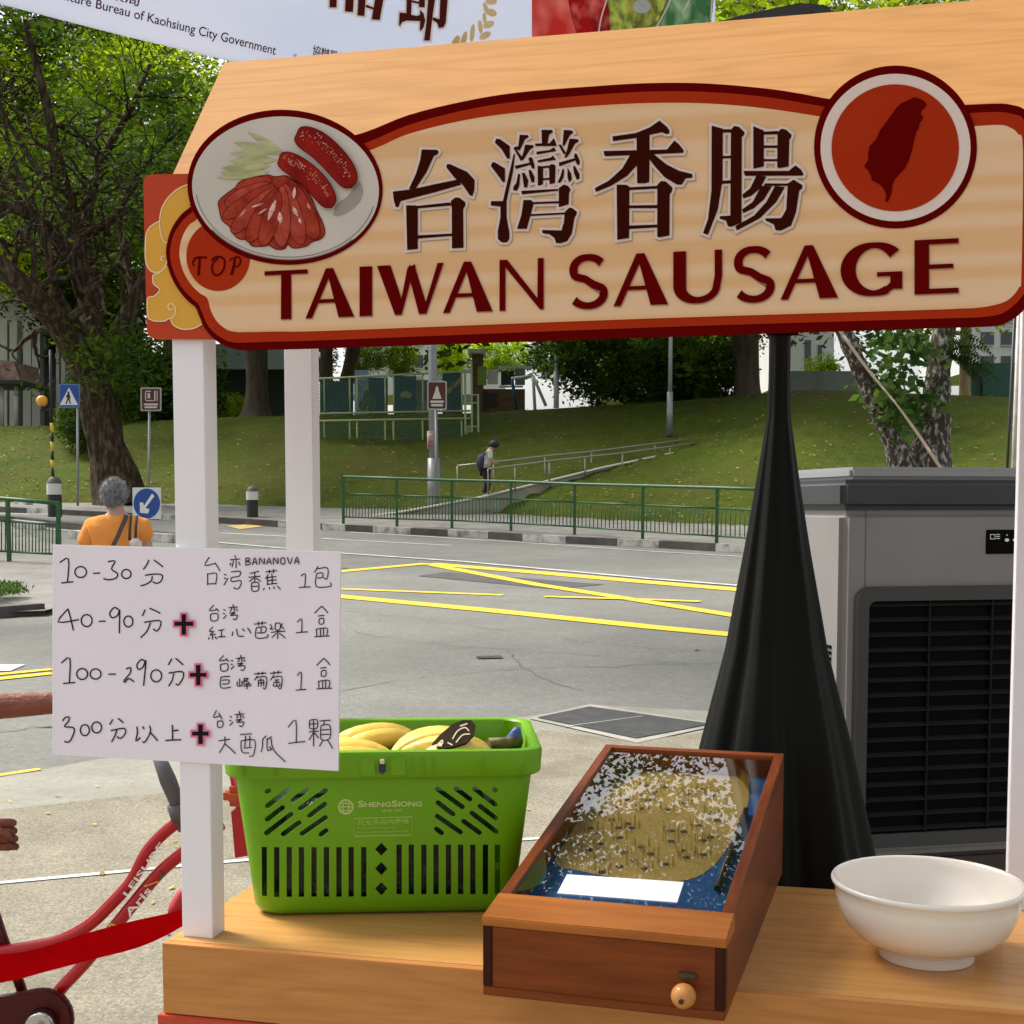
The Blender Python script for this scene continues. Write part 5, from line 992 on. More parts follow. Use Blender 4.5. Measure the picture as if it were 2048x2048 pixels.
bm = NB(); tube(bm, [BA(505, 1690, 3.02), BA(540, 1790, 3.02), BA(620, 2020, 3.02)], [.017, .015, .010], 10); obj('fork', bm, M_bdk, bi, True)
bm = NB(); tube(bm, [BA(318, 1515, 2.98), BA(336, 1560, 2.98), BA(352, 1600, 2.99), BA(366, 1660, 3.0)], [.015, .019, .017, .012], 12); tube(bm, [BA(352, 1608, 2.985), BA(362, 1640, 2.99)], .021, 12); obj('handlebar_grip', bm, M_gry, bi, True)
bm = NB(); tube(bm, [BA(366, 1640, 3.0), BA(420, 1530, 3.0), BA(470, 1500, 3.02)], .011, 10); obj('handlebar', bm, M_chr, bi, True)
gd = [(-260, 1830), (0, 1742), (270, 1688), (360, 1692), (430, 1728), (490, 1800), (516, 1890), (505, 2000), (440, 2100), (330, 2150), (-260, 2200)]
bm = NB(); prism(bm, [BA(*q, 2.965) for q in Q0(gd)], (0, .02, 0)); bmesh.ops.bevel(bm, geom=bm.edges[:], offset=.006, segments=3, affect='EDGES'); bmesh.ops.recalc_face_normals(bm, faces=bm.faces); obj('chain_guard', bm, M_bdk, bi, True, smooth=40)
c = BA(*Q0([(300, 1925)])[0], 2.96); bm = NB(); tube(bm, [c, c - Vector((0, .03, 0))], [.034, .030], 24); tube(bm, [c - Vector((0, .03, 0)), c - Vector((0, .045, 0))], .012, 12); obj('crank_axle', bm, M_chr, bi, True)
def wheel(c, r, nm):
    bm = NB(); tube(bm, [c + Vector((math.cos(t), 0, math.sin(t))) * r for t in [2 * math.pi * k / 48 for k in range(48)]], .019, 10, closed=True); wh = obj(nm, bm, M_tyre, bi, True)
    bm = NB(); tube(bm, [c + Vector((math.cos(t), 0, math.sin(t))) * (r - .025) for t in [2 * math.pi * k / 48 for k in range(48)]], .010, 8, closed=True); obj('rim', bm, M_chr, wh, True)
    bm = NB()
    for k in range(18): t = 2 * math.pi * k / 18; tube(bm, [c, c + Vector((math.cos(t), 0, math.sin(t))) * (r - .03)], .0012, 4)
    obj('spokes', bm, M_chr, wh, True)
rw = .27; wheel(Vector((BA(640, 2000, 3.02).x, 3.02, gz(3) + rw + .01)), rw, 'wheel'); wheel(Vector((BA(-330, 2000, 3.02).x, 3.02, gz(3) + rw + .01)), rw, 'wheel')
bm = NB(); box(bm, BA(456, 1573, 3.0) + Vector((-.01, -.02, 0)), BA(468, 1612, 3.0) + Vector((.03, .04, 0)), .014, None, 4); obj('front_lamp', bm, mat('orange_plastic', (.45, .07, .012), .35), bi, True)
bm = NB(); prism(bm, [BA(x, y, 3.0) for x, y in [(462, 1624), (480, 1616), (505, 1660), (505, 1710), (470, 1716)]], (0, .05, 0)); bmesh.ops.recalc_face_normals(bm, faces=bm.faces); obj('front_mudguard', bm, M_bred, bi, True)
# lettering along the tubes
def tube_text(s, px0, px1, hpx, Y, par, m):
    P = Plane((0, Y - .0168, 0), (1, 0, 0), EZ); d = Vector((px1[0] - px0[0], px1[1] - px0[1])); n = Vector((d.y, -d.x)).normalized() * hpx
    bm = NB(); text_on(bm, P, s, [px0, px1, (px1[0] + n.x, px1[1] + n.y), (px0[0] + n.x, px0[1] + n.y)], 0, .02); obj('frame_lettering', bm, m, par, True)
M_fl = mat('white_decal', (.8, .78, .76), .4)
tube_text('LEISURE', (255, 1794), (329, 1690), 12, YB, fr1, M_fl); tube_text('Aris', (259, 1836), (304, 1782), 15, YB + .004, fr2, M_fl)
DP = Plane((0, YB - .0145, 0), (1, 0, 0), EZ)
bm = NB(); stroke(bm, DP, [(288, 1773), (300, 1769), (316, 1763)], 2.4, 0); stroke(bm, DP, [(215, 1858), (222, 1848), (232, 1852)], 4, .0002); obj('gold_decal', bm, mat('gold_decal', (.7, .42, .08), .4), fr2, True)
bm = NB(); stroke(bm, DP, smooth2([(318, 1744), (323, 1751), (321, 1760)], 4), 4, 0); obj('green_decal', bm, mat('green_decal', (.03, .10, .07), .4), fr2, True)
# bright red strap pulled past the front left post
RT = [(-260, 1925, 2.00), (0, 1909, 2.03), (90, 1893, 2.05), (181, 1864, 2.07), (270, 1841, 2.085), (330, 1828, 2.09), (390, 1813, 2.10), (440, 1800, 2.11)]
RB = [(-260, 2010, 2.00), (0, 1966, 2.03), (90, 1944, 2.05), (181, 1920, 2.07), (270, 1897, 2.085), (330, 1872, 2.09), (390, 1838, 2.10), (440, 1812, 2.11)]
bm = NB(); a = [bm.verts.new(at(*q)) for q in smooth2(RT, 9)]; b = [bm.verts.new(at(*q)) for q in smooth2(RB, 9)]
for i in range(len(a) - 1): bm.faces.new((a[i], a[i + 1], b[i + 1], b[i])).smooth = True
bmesh.ops.solidify(bm, geom=bm.faces[:], thickness=.002)
solo('red_strap', bm, mat('red_webbing', (.46, .0015, .006), .9, (.40, .0015, .005), nscale=40, spec=.03), 'flat bright red strap running from the white front post across the bicycle', 'strap', smooth=35)
bm = NB(); L = [at(345, 1838, 2.12), at(352, 1815, 2.13), at(366, 1790, 2.14), at(385, 1770, 2.14)]; tube(bm, L, [.010, .012, .011, .009], 8); solo('strap_tail', bm, mat('red_webbing_dark', (.38, .004, .012), .55), 'twisted red strap end tucked behind the white front post', 'strap', smooth=True)

# ------------------------------------------------------------ people
M_skin = mat('sunburnt_skin', (.30, .10, .055), .55, (.17, .05, .03), nscale=10, stretch=(.6, 2, 2), detail=8, lo=.3, hi=.7, bump=.4, bscale=60); M_skin2 = mat('pale_skin', (.46, .27, .19), .5)
def finger(bm, pts, r0, r1): n = len(pts); tube(bm, pts, [r0 + (r1 - r0) * i / (n - 1) for i in range(n)], 8)
# the rider at the left edge: forearm reaching for the handlebar behind the board, other fist at the hip
px, pz = -1.62, gz(3.15)
J = [(px, 3.25, pz + .82), (px, 3.24, pz + 1.05), (px + .02, 3.2, pz + 1.30), (px + .03, 3.19, pz + 1.42), (px + .05, 3.16, pz + 1.55), (px + .05, 3.15, pz + 1.64),
     (px + .12, 3.02, pz + 1.32), (px + .28, 2.98, pz + 1.10), tuple(at(-40, 1415, 3.06)), tuple(at(130, 1404, 3.12)), tuple(at(300, 1420, 3.06)),
     (px - .02, 3.42, pz + 1.32), (px + .18, 3.46, pz + 1.02), tuple(at(-70, 1645, 3.35)), tuple(at(-8, 1664, 3.33)),
     (px - .02, 3.13, pz + .80), (px + .05, 3.10, pz + .42), (px - .02, 3.1, pz + .06), (px + .12, 3.08, pz + .03), (px - .02, 3.37, pz + .80), (px - .04, 3.38, pz + .42), (px - .12, 3.38, pz + .06), (px + .02, 3.38, pz + .03)]
Eg = [(0, 1), (1, 2), (2, 3), (3, 4), (4, 5), (2, 6), (6, 7), (7, 8), (8, 9), (9, 10), (2, 11), (11, 12), (12, 13), (13, 14), (0, 15), (15, 16), (16, 17), (17, 18), (0, 19), (19, 20), (20, 21), (21, 22)]
Rd = [.13, .13, .14, .055, .085, .075, .06, .043, .034, .027, .024, .06, .043, .033, .034, .085, .055, .04, .032, .085, .055, .04, .032]
pr = thing('person', 'person at the left edge with a bare forearm reaching behind the board and a fist', 'person', (px, 3.25, pz))
hb = obj('body', skin_mesh('rider_body', J, Eg, Rd), M_skin, pr, True)
bm = NB(); w0 = at(-6, 1664, 3.33)
for i in range(4):
    k = w0 + Vector((.012, -.032 + .004 * i, .030 - .021 * i)); finger(bm, [k + Vector((-.03, .01, 0)), k + Vector((.026, -.006, .002)), k + Vector((.036, .012, -.002)), k + Vector((.022, .030, -.004)), k + Vector((.006, .030, -.004))], .0115, .0085)
finger(bm, [w0 + Vector((-.02, -.02, .03)), w0 + Vector((.012, -.042, .022)), w0 + Vector((.034, -.040, .008)), w0 + Vector((.040, -.03, -.006))], .012, .0095)
tube(bm, [w0 + Vector((-.05, 0, .005)), w0 + Vector((-.01, 0, .002)), w0 + Vector((.018, .006, 0))], [.030, .036, .028], 12); obj('hand', bm, M_skin, pr, True, smooth=True)
bm = NB(); h0 = at(300, 1420, 3.06)
for i in range(4): k = h0 + Vector((.02, -.03 + .02 * i, 0)); finger(bm, [k - Vector((.03, 0, 0)), k + Vector((.02, 0, .006)), k + Vector((.04, 0, -.014)), k + Vector((.03, 0, -.036))], .010, .008)
finger(bm, [h0 + Vector((-.01, -.03, 0)), h0 + Vector((.02, -.045, -.02)), h0 + Vector((.035, -.04, -.04))], .011, .009); obj('hand', bm, M_skin, pr, True, smooth=True)
J2 = [J[i] for i in (0, 1, 2, 6, 11)]; obj('shirt', skin_mesh('rider_shirt', J2, [(0, 1), (1, 2), (2, 3), (2, 4)], [.16, .15, .16, .085, .085]), mat('dark_shirt', (.04, .045, .06), .8), pr, True)
J3 = [J[i] for i in (0, 15, 16, 17, 19, 20, 21)]; obj('trousers', skin_mesh('rider_trousers', J3, [(0, 1), (1, 2), (2, 3), (0, 4), (4, 5), (5, 6)], [.15, .10, .075, .06, .10, .075, .06]), mat('dark_trousers', (.03, .032, .04), .85), pr, True)

def Wp(x, y, Y): return Vector(at(x, y, Y))
# woman in orange seen from behind
YW = 10.2; zw = gz(YW); hx = at(228, 985, YW).x; top = at(228, 957, YW).z; sw = at(168, 1075, YW).x; se = at(292, 1052, YW).x
neck = Vector((hx + .015, YW, at(230, 1024, YW).z)); sh_ = at(230, 1040, YW).z
J = [(hx + .02, YW, sh_ - .52), (hx + .02, YW, sh_ - .28), (hx + .015, YW, sh_ - .03), (neck.x, YW, neck.z), (hx, YW - .0, top - .14), (hx, YW, top - .06),
     (hx - .16, YW, sh_ - .05), (hx - .235, YW - .02, sh_ - .30), (hx - .20, YW + .12, sh_ - .50), (hx + .20, YW, sh_ - .05), (hx + .255, YW + .02, sh_ - .28), (hx + .22, YW + .16, sh_ - .44),
     (hx - .08, YW, sh_ - .6), (hx - .09, YW + .02, zw + .40), (hx - .09, YW - .02, zw + .05), (hx - .09, YW + .10, zw + .03), (hx + .11, YW, sh_ - .6), (hx + .11, YW - .06, zw + .40), (hx + .11, YW - .14, zw + .06), (hx + .11, YW - .02, zw + .03)]
Eg = [(0, 1), (1, 2), (2, 3), (3, 4), (4, 5), (2, 6), (6, 7), (7, 8), (2, 9), (9, 10), (10, 11), (0, 12), (12, 13), (13, 14), (14, 15), (0, 16), (16, 17), (17, 18), (18, 19)]
Rd = [.13, .13, .10, .05, .075, .06, .06, .04, .03, .06, .04, .03, .085, .05, .035, .03, .085, .05, .035, .03]
wm = thing('person', 'grey-haired woman in an orange top walking away from the stall', 'person', (hx, YW, zw))
obj('body', skin_mesh('woman_body', J, Eg, Rd), M_skin2, wm, True)
JS = [J[0], J[1], J[2], J[6], (hx - .225, YW - .01, sh_ - .22), J[9], (hx + .245, YW + .01, sh_ - .18), (neck.x, YW, neck.z - .012)]
shirt = skin_mesh('woman_top', JS, [(0, 1), (1, 2), (2, 3), (3, 4), (2, 5), (5, 6), (2, 7)], [(.20, .15), (.19, .14), (.13, .12), .088, .085, .088, .085, .072])
obj('top', shirt, mat('orange_cotton', (.86, .33, .08), .85, (.78, .28, .06), nscale=6, bump=1, bscale=7, spec=.1), wm, True)
JT = [J[0], J[12], J[13], J[14], J[16], J[17], J[18]]; obj('trousers', skin_mesh('woman_trousers', JT, [(0, 1), (1, 2), (2, 3), (0, 4), (4, 5), (5, 6)], [.17, .11, .08, .06, .11, .08, .06]), mat('grey_trousers', (.08, .08, .09), .85), wm, True)
bm = NB(); hc = Vector((hx, YW - .005, (top + at(228, 1018, YW).z) / 2)); bmesh.ops.create_icosphere(bm, subdivisions=4, radius=1)
hh = (top - at(228, 1018, YW).z) / 2
for v in bm.verts:
    q = v.co.copy(); k = 1 + .05 * math.sin(9 * q.x + 3) * math.sin(8 * q.z) + .03 * math.sin(23 * q.x + 11 * q.z) + .02 * math.sin(31 * q.z + 17 * q.y); w_ = 1 - .18 * max(0, -q.z) - .05 * max(0, q.z)
    v.co = hc + Vector((q.x * .098 * k * w_, q.y * .108 * k, q.z * hh * k))
    if q.y > .35 and q.z < .1: v.co.y -= .07
for f in bm.faces: f.smooth = True
obj('hair', bm, mat('grey_hair', (.26, .26, .27), .6, (.09, .09, .09), nscale=40, stretch=(1, 1, .3), detail=6, bump=.6), wm, True)
cen = []
for _ in range(3800):
    v = Vector((random.gauss(0, 1), random.gauss(0, 1), random.gauss(0, 1))).normalized()
    if v.y > .5 and v.z < .2: continue
    w_ = 1 - .18 * max(0, -v.z) - .05 * max(0, v.z); r_ = random.uniform(.97, 1.05); cen.append(hc + Vector((v.x * .098 * w_, v.y * .108, v.z * hh)) * r_)
obj('hair_strands', leaves('hair_strands', cen, .05, .05, 1, .9), mat('grey_strand', (.40, .40, .41), .6, (.13, .13, .13), nscale=30, island=.5), wm, True)
bm = NB(); P = [Wp(x, y, YW - d) for x, y, d in [(253, 1030, .06), (250, 1040, .135), (243, 1055, .165), (236, 1072, .185), (226, 1092, .20), (215, 1115, .20)]]
a = []; b = []
for p in P: a.append(bm.verts.new(p + Vector((-.016, 0, .004)))); b.append(bm.verts.new(p + Vector((.016, 0, -.004))))
for i in range(len(P) - 1): bm.faces.new((a[i], b[i], b[i + 1], a[i + 1]))
bmesh.ops.solidify(bm, geom=bm.faces[:], thickness=.004); solo('shoulder_strap', bm, mat('grey_webbing', (.14, .11, .10), .7), 'grey diagonal bag strap across the back of the woman in orange', 'strap')
hb_ = thing('handbag', 'cream handbag with dark straps on the shoulder of the woman in orange', 'handbag', Wp(272, 1090, YW - .24))
bm = NB(); box(bm, Wp(258, 1108, YW - .25), Wp(286, 1076, YW - .16), .02, None, 3); obj('bag_body', bm, mat('cream_canvas', (.72, .68, .62), .8, (.5, .42, .36), nscale=18), hb_, True, smooth=40)
for x in (259, 271): bm = NB(); tube(bm, [Wp(x + 3, 1032, YW - .11), Wp(x + 1, 1050, YW - .17), Wp(x, 1080, YW - .22)], .010, 6); obj('bag_strap', bm, mat('dark_leather', (.03, .015, .012), .5), hb_, True)

# man with a backpack walking up the ramp, seen from the side
YM = 33.9; fz = at(970, 992, YM).z
def MP(x, y, d=0): return Vector(at(600 + x * .36232, 600 + y * .36232, YM + d))
J = [MP(1020, 930), MP(1030, 890), MP(1042, 840), MP(1060, 818), MP(1075, 802), MP(1085, 795), MP(1050, 835, -.16), MP(1050, 880, -.17), MP(1078, 903, -.12), MP(1050, 835, .16), MP(1055, 880, .18), MP(1082, 900, .14),
     MP(1022, 945, -.08), MP(1032, 1010, -.09), MP(1015, 1070, -.09), MP(1038, 1078, -.09), MP(1022, 945, .08), MP(1042, 1005, .09), MP(1034, 1058, .09), MP(1055, 1068, .09)]
Eg = [(0, 1), (1, 2), (2, 3), (3, 4), (4, 5), (2, 6), (6, 7), (7, 8), (2, 9), (9, 10), (10, 11), (0, 12), (12, 13), (13, 14), (14, 15), (0, 16), (16, 17), (17, 18), (18, 19)]
k_ = .8; Rd = [q * k_ for q in (.13, .13, .13, .06, .10, .085, .065, .05, .04, .065, .05, .04, .09, .065, .05, .04, .09, .065, .05, .04)]
mn = thing('person', 'man in a white shirt and dark trousers walking up the ramp, leaning forward', 'person', MP(1025, 1078))
obj('body', skin_mesh('man_body', J, Eg, Rd), M_skin2, mn, True)
obj('shirt', skin_mesh('man_shirt', [J[0], J[1], J[2], J[6], J[7], J[9], J[10]], [(0, 1), (1, 2), (2, 3), (3, 4), (2, 5), (5, 6)], [q * k_ for q in (.155, .155, .15, .085, .075, .085, .075)]), mat('white_shirt', (.62, .60, .56), .8), mn, True)
obj('trousers', skin_mesh('man_trousers', [J[0], J[12], J[13], J[14], J[16], J[17], J[18]], [(0, 1), (1, 2), (2, 3), (0, 4), (4, 5), (5, 6)], [q * k_ for q in (.16, .12, .09, .075, .12, .09, .075)]), mat('black_trousers', (.012, .011, .014), .8), mn, True)
bm = NB(); bmesh.ops.create_icosphere(bm, subdivisions=3, radius=1)
for v in bm.verts:
    q = v.co.copy(); v.co = MP(1072, 796) + Vector((q.x * .135, q.y * .12, q.z * .105)) * (1 + .06 * math.sin(11 * q.x + 7 * q.z))
for f in bm.faces: f.smooth = True
obj('hair', bm, mat('black_hair', (.012, .011, .010), .6), mn, True)
bm = NB(); tube(bm, [MP(1040, 835, -.13), MP(1020, 850, -.16), MP(1008, 880, -.14)], .02, 6); tube(bm, [MP(1003, 945), MP(1000, 905), MP(1008, 868), MP(1016, 850)], [.07, .13, .12, .06], 12); solo('backpack', bm, mat('navy_backpack', (.03, .04, .075), .7), 'dark navy backpack on the man walking up the ramp', 'backpack', smooth=True)
# ------------------------------------------------------------ street furniture
M_rg = mat('green_railing_paint', (.018, .085, .022), .45, (.03, .12, .035), nscale=6)
def railing(posts, label, dzb, nb, group):
    b0 = gp(posts[0][0], posts[0][2], dzb)
    t = thing('guard_railing', label, 'railing', b0, 0, group); B = []; T = []
    for x, yt, yb in posts:
        b = gp(x, yb, dzb); B.append(b); T.append(at(x, yt, b.y))
    for b, q in zip(B, T):
        bm = NB(); box(bm, (b.x - .03, b.y - .03, b.z), (b.x + .03, b.y + .03, q.z), .004); obj('post', bm, M_rg, t, True)
    bm = NB(); tube(bm, T, .032, 8); obj('top_rail', bm, M_rg, t, True)
    for i in range(len(B) - 1):
        f = lambda k, s: B[i].lerp(B[i + 1], s).lerp(T[i].lerp(T[i + 1], s), k)
        bm = NB(); tube(bm, [f(.645, 0), f(.645, 1)], .02, 6); tube(bm, [f(.16, 0), f(.16, 1)], .02, 6)
        for k in range(1, nb): tube(bm, [f(.16, k / nb), f(.645, k / nb)], .0105, 5)
        obj('baluster_panel', bm, M_rg, t, True)
    return t
railing([(687, 953, 1049), (794, 957, 1053), (904, 960.5, 1056), (1022, 963, 1062), (1149, 968, 1069), (1285, 971.5, 1080), (1433, 975.5, 1090), (1600, 981, 1103)], 'long green steel railing along the far pavement in front of the ramp', .10, 17, 'green railings')
railing([(-220, 979, 1112), (-95, 989, 1117), (18.6, 998, 1123), (119, 1007, 1128)], 'short green railing at the left edge beside the woman in orange', .06, 15, 'green railings')
M_bc = mat('bollard_cap', (.10, .085, .07), .6); M_bwh = mat('bollard_white', (.70, .68, .62), .5); M_bbk = mat('bollard_black', (.02, .019, .018), .5)
def bollard(x, yb, yt, r, label, name='bollard', cat='bollard'):
    b = gp(x, yb, .1); k = b.y / 2700; h = (yb - yt) * k
    t = thing(name, label, cat, b, 0, None)
    bm = NB(); lathe(bm, [(r, 0), (r, h * .55)], b, 20); obj('shaft', bm, M_bbk, t, True)
    bm = NB(); lathe(bm, [(r * 1.08, h * .55), (r * 1.08, h * .82)], b, 20); obj('white_band', bm, M_bwh, t, True)
    bm = NB(); lathe(bm, [(r * 1.1, h * .82), (r * 1.0, h * .87), (r * .75, h * .95), (r * .3, h * .995), (.001, h)], b, 20); obj('cap', bm, M_bc, t, True)
    return t, b, k
bollard(505, 1034, 972, .135, 'black bollard with a white band standing between the two white posts')
t, b, k = bollard(110, 1034, 953, .165, 'pedestrian crossing beacon with an orange globe on a yellow and black striped pole', 'crossing_beacon', 'crossing beacon')
M_yb = mat('beacon_yellow', (.72, .50, .03), .5)
ys = [953, 936, 919.5, 902, 883.5, 865, 846]
for i, (y0, y1) in enumerate(zip(ys, ys[1:])):
    bm = NB(); tube(bm, [at(105 if y0 < 950 else 106, y0, b.y), at(104 if y1 > 850 else 103, y1, b.y)], .038, 12); obj('pole_band', bm, M_bbk if i % 2 == 0 else M_yb, t, True)
bm = NB(); tube(bm, [at(103, 846, b.y), at(101, 700, b.y)], .036, 12); tube(bm, [at(102, 819, b.y), at(84, 819, b.y)], .02, 8); tube(bm, [at(84, 822, b.y), at(84, 812, b.y)], .05, 12); obj('pole', bm, M_bbk, t, True)
bm = NB(); bmesh.ops.create_uvsphere(bm, u_segments=24, v_segments=16, radius=11.3 * k, matrix=Matrix.Translation(at(84, 802, b.y)))
for f in bm.faces: f.smooth = True
obj('globe', bm, mat('orange_globe', (.80, .36, .04), .35), t, True)
M_pst = mat('galvanised_steel', (.32, .33, .33), .45, (.26, .27, .27), nscale=4, metal=.4); M_sgb = mat('sign_blue', (.012, .07, .30), .4); M_sgw = mat('sign_white', (.78, .78, .78), .4); M_sgn = mat('sign_brown', (.075, .016, .010), .4)
def signpost(name, label, Y, plate, pole, face, border=2.2, corner=3):
    """plate = (x0,y0,x1,y1) px; pole = (x,ytop,ybottom)"""
    x0, y0, x1, y1 = plate; base = at(pole[0], pole[2], Y); t = thing(name, label, 'sign', base)
    bm = NB(); tube(bm, [base, at(pole[0] + pole[3] if len(pole) > 3 else pole[0], pole[1], Y)], .032, 10); obj('pole', bm, M_pst, t, True)
    P = Plane((0, Y - .05, 0), (1, 0, 0), EZ); q = rr(x0, y0, x1, y0, x1, y1, x0, y1, corner)
    bm = NB(); prism(bm, [P.px(*p) for p in q], (0, .03, 0)); bmesh.ops.recalc_face_normals(bm, faces=bm.faces); pl = obj('plate', bm, face[0], t, True)
    q = rr(x0 + border, y0 + border, x1 - border, y0 + border, x1 - border, y1 - border, x0 + border, y1 - border, corner)
    bm = NB(); flat(bm, [P.px(*p, .004) for p in q]); obj('face', bm, face[1], t, True)
    return t, P
M_sgf = mat('sign_frame_grey', (.42, .40, .38), .5)
t, P = signpost('crossing_sign', 'blue square pedestrian crossing sign beside the big tree trunk', 35.6, (118, 768, 159.5, 815), (155.5, 812, 1012), (mat('sign_rim_blue', (.10, .20, .40), .5), M_sgb))
bm = NB(); flat(bm, [P.px(*p, .008) for p in [(138, 775), (156, 810), (119.5, 810)]]); tr_ = obj('white_triangle', bm, M_sgw, t, True)
bm = NB(); flat(bm, [P.px(*p, .012) for p in ell(137, 785, 2.2, 2.4, 10)]); flat(bm, [P.px(*p, .0123) for p in [(134.5, 787.5), (139, 787.5), (141, 794), (139.5, 798), (142, 808), (139.5, 808), (137, 799), (133, 808), (130.5, 808), (134.5, 797), (134, 793), (132, 796), (131, 795)]]); obj('walker_symbol', bm, M_bbk, tr_, True)
def brown(label, Y, plate, pole, kindd):
    t, P = signpost('brown_notice_sign', label, Y, plate, pole, (M_sgf, M_sgn), 2.6); x0, y0, x1, y1 = plate; X = lambda u: x0 + (x1 - x0) * u; Yp = lambda v: y0 + (y1 - y0) * v
    bm = NB(); W = lambda L, o: flat(bm, [P.px(X(u), Yp(v), o) for u, v in L])
    if kindd: W([(.5, .16), (.74, .62), (.26, .62)], .008); W([(.44, .20), (.56, .20), (.62, .5), (.38, .5)], .0085)
    else:
        for a, b_, c, d in ((.22, .14, .50, .18), (.22, .14, .27, .58), (.22, .54, .62, .58), (.34, .24, .46, .46), (.66, .14, .72, .58), (.78, .14, .82, .58)): W([(a, b_), (c, b_), (c, d), (a, d)], .008 + a * .002)
    obj('sign_symbol', bm, mat('sign_cream', (.62, .55, .50), .5), t, True)
    bm = NB()
    for a, b_, c, d in ((.16, .68, .84, .76), (.2, .80, .8, .88)): flat(bm, [P.px(X(u), Yp(v), .008) for u, v in ((a, d), (c, d), (c, b_), (a, b_))])
    obj('sign_caption', bm, bpy.data.materials['sign_cream'], t, True)
brown('small brown notice sign on a thin grey pole left of the white front post', 33.5, (281, 775, 322.5, 822), (297, 820, 1022, 2), 0)
brown('small brown notice sign fixed to the grey lamp post', 33.6, (854.5, 762, 893.5, 819.5), (872, 820, 1012), 1)
t, P = signpost('keep_left_sign', 'round blue arrow sign on a white square plate behind the woman in orange', 16.5, (265, 975, 321, 1038), (293, 1036, 1168), (M_sgw, mat('sign_pale', (.70, .74, .76), .4)), 1.4, 2)
bm = NB(); flat(bm, [P.px(*p, .008) for p in ell(293.5, 1007, 26.5, 30, 40)]); d_ = obj('blue_disc', bm, M_sgb, t, True)
bm = NB(); flat(bm, [P.px(*p, .012) for p in [(304, 987), (309, 992), (291, 1016), (299, 1018.5), (296, 1027), (280, 1025.5), (279.5, 1004), (287, 1006), (287.5, 1012)]]); obj('arrow', bm, M_sgw, d_, True)
def lamp_post(x, yb, yt, Y, r0, label, m, x1=None):
    b = at(x, yb, Y); q = at(x1 or x, yt, Y); t = thing('lamp_post', label, 'lamp post', b)
    bm = NB(); tube(bm, [b, b + (q - b) * .999], [r0, r0 * .72], 14); obj('pole', bm, m, t, True)
    bm = NB(); tube(bm, [b, b + Vector((0, 0, 1.3))], r0 * 1.28, 14); obj('base_sleeve', bm, m, t, True)
    bm = NB(); tube(bm, [q, q + Vector((-.5, -.3, .25)), q + Vector((-1.2, -.7, .35))], [.05, .045, .04], 8); tube(bm, [q + Vector((-1.2, -.7, .35)), q + Vector((-1.8, -1, .36))], [.12, .09], 10); obj('lamp_arm', bm, m, t, True)
lamp_post(868, 1021, 420, 33.9, .125, 'tall grey lamp post with red marks carrying the brown notice sign', M_pst, 863)
bm = NB(); q = at(864, 880, 33.9); tube(bm, [q + Vector((0, 0, -.22)), q + Vector((0, 0, .22))], .124, 14); solo('red_sticker', bm, mat('faded_red_sticker', (.34, .13, .11), .7, (.33, .34, .34), nscale=9, lo=.45, hi=.55), 'faded red sticker wrapped on the grey lamp post', 'sticker')
lamp_post(1112.5, 816, 560, 48.5, .075, 'thin white lamp post on top of the bank by the playground', M_sgw)
q = bp(1339, 873); lamp_post(1339, 873, 520, q.y, .07, 'thin grey lamp post standing halfway up the bank beside the ramp', M_pst, 1343)

# ------------------------------------------------------------ trellis fence, playground and buildings beyond
M_pg = mat('pale_green_frame', (.34, .42, .20), .55); M_net = mat('dark_green_net', (.07, .15, .09), .8)
YT = 43.0; TP = Plane((0, YT, 0), (1, 0, 0), EZ)
tf = thing('trellis_fence', 'pale green framed fence with dark mesh panels on the bank', 'fence', TP.px(800, 915))
def bar(bm, x0, y0, x1, y1, w_): tube(bm, [TP.px(x0, y0), TP.px(x1, y1)], w_, 4)
row = lambda x, y0, s: y0 + (x - 640) * s
for nm, y0, s in (('rail', 757.5, -.050), ('rail', 827, -.018), ('rail', 842, -.018), ('rail', 914, .012)):
    bm = NB(); bar(bm, 600, row(600, y0, s), 941, row(941, y0, s), .035); obj(nm, bm, M_pg, tf, True)
for x in (648, 699, 714, 770, 787, 845, 862, 923):
    for ya, yb in ((757 - (x - 640) * .05, 826), (841, 914)): bm = NB(); bar(bm, x, ya, x + 1, yb, .03); obj('upright', bm, M_pg, tf, True)
for xa, xb in ((602, 648), (651, 697), (716, 768), (789, 843), (864, 921)):
    for ya, yb in ((760 - (xa - 640) * .05, 824), (843, 912)):
        bm = NB(); st_ = 6.5; n = int((xb - xa + yb - ya) / st_)
        for i in range(n):
            for sgn in (1, -1):
                o = i * st_; p = []
                x_a, x_b = max(0, o - (yb - ya)), min(xb - xa, o); 
                if x_b - x_a < 1: continue
                P0 = (x_a, o - x_a); P1 = (x_b, o - x_b)
                f = (lambda c: (xa + c[0], yb - c[1])) if sgn > 0 else (lambda c: (xb - c[0], yb - c[1]))
                tube(bm, [TP.px(*f(P0)) + Vector((0, .02 * sgn, 0)), TP.px(*f(P1)) + Vector((0, .02 * sgn, 0))], .0125, 3, False)
        obj('mesh_panel', bm, M_net, tf, True)
tg = thing('trellis_gate', 'narrow pale green ladder frame at the right end of the mesh fence', 'gate frame', TP.px(938, 968))
for x, ya, yb in ((931, 738, 970), (944, 722, 985), (957, 788, 960)): bm = NB(); bar(bm, x - 1, ya, x + 1, yb, .035); obj('upright', bm, M_pg, tg, True)
for y in (744, 790, 806, 853, 869): bm = NB(); bar(bm, 929, y, 957 if y > 750 else 944, y, .028); obj('rung', bm, M_pg, tg, True)
for ya, yb in ((791, 805), (854, 868)): bm = NB(); prism(bm, [TP.px(*p) for p in ((931, ya), (943, ya), (943, yb), (931, yb))], (0, .03, 0)); obj('infill_panel', bm, mat('grey_panel', (.17, .19, .19), .6), tg, True)
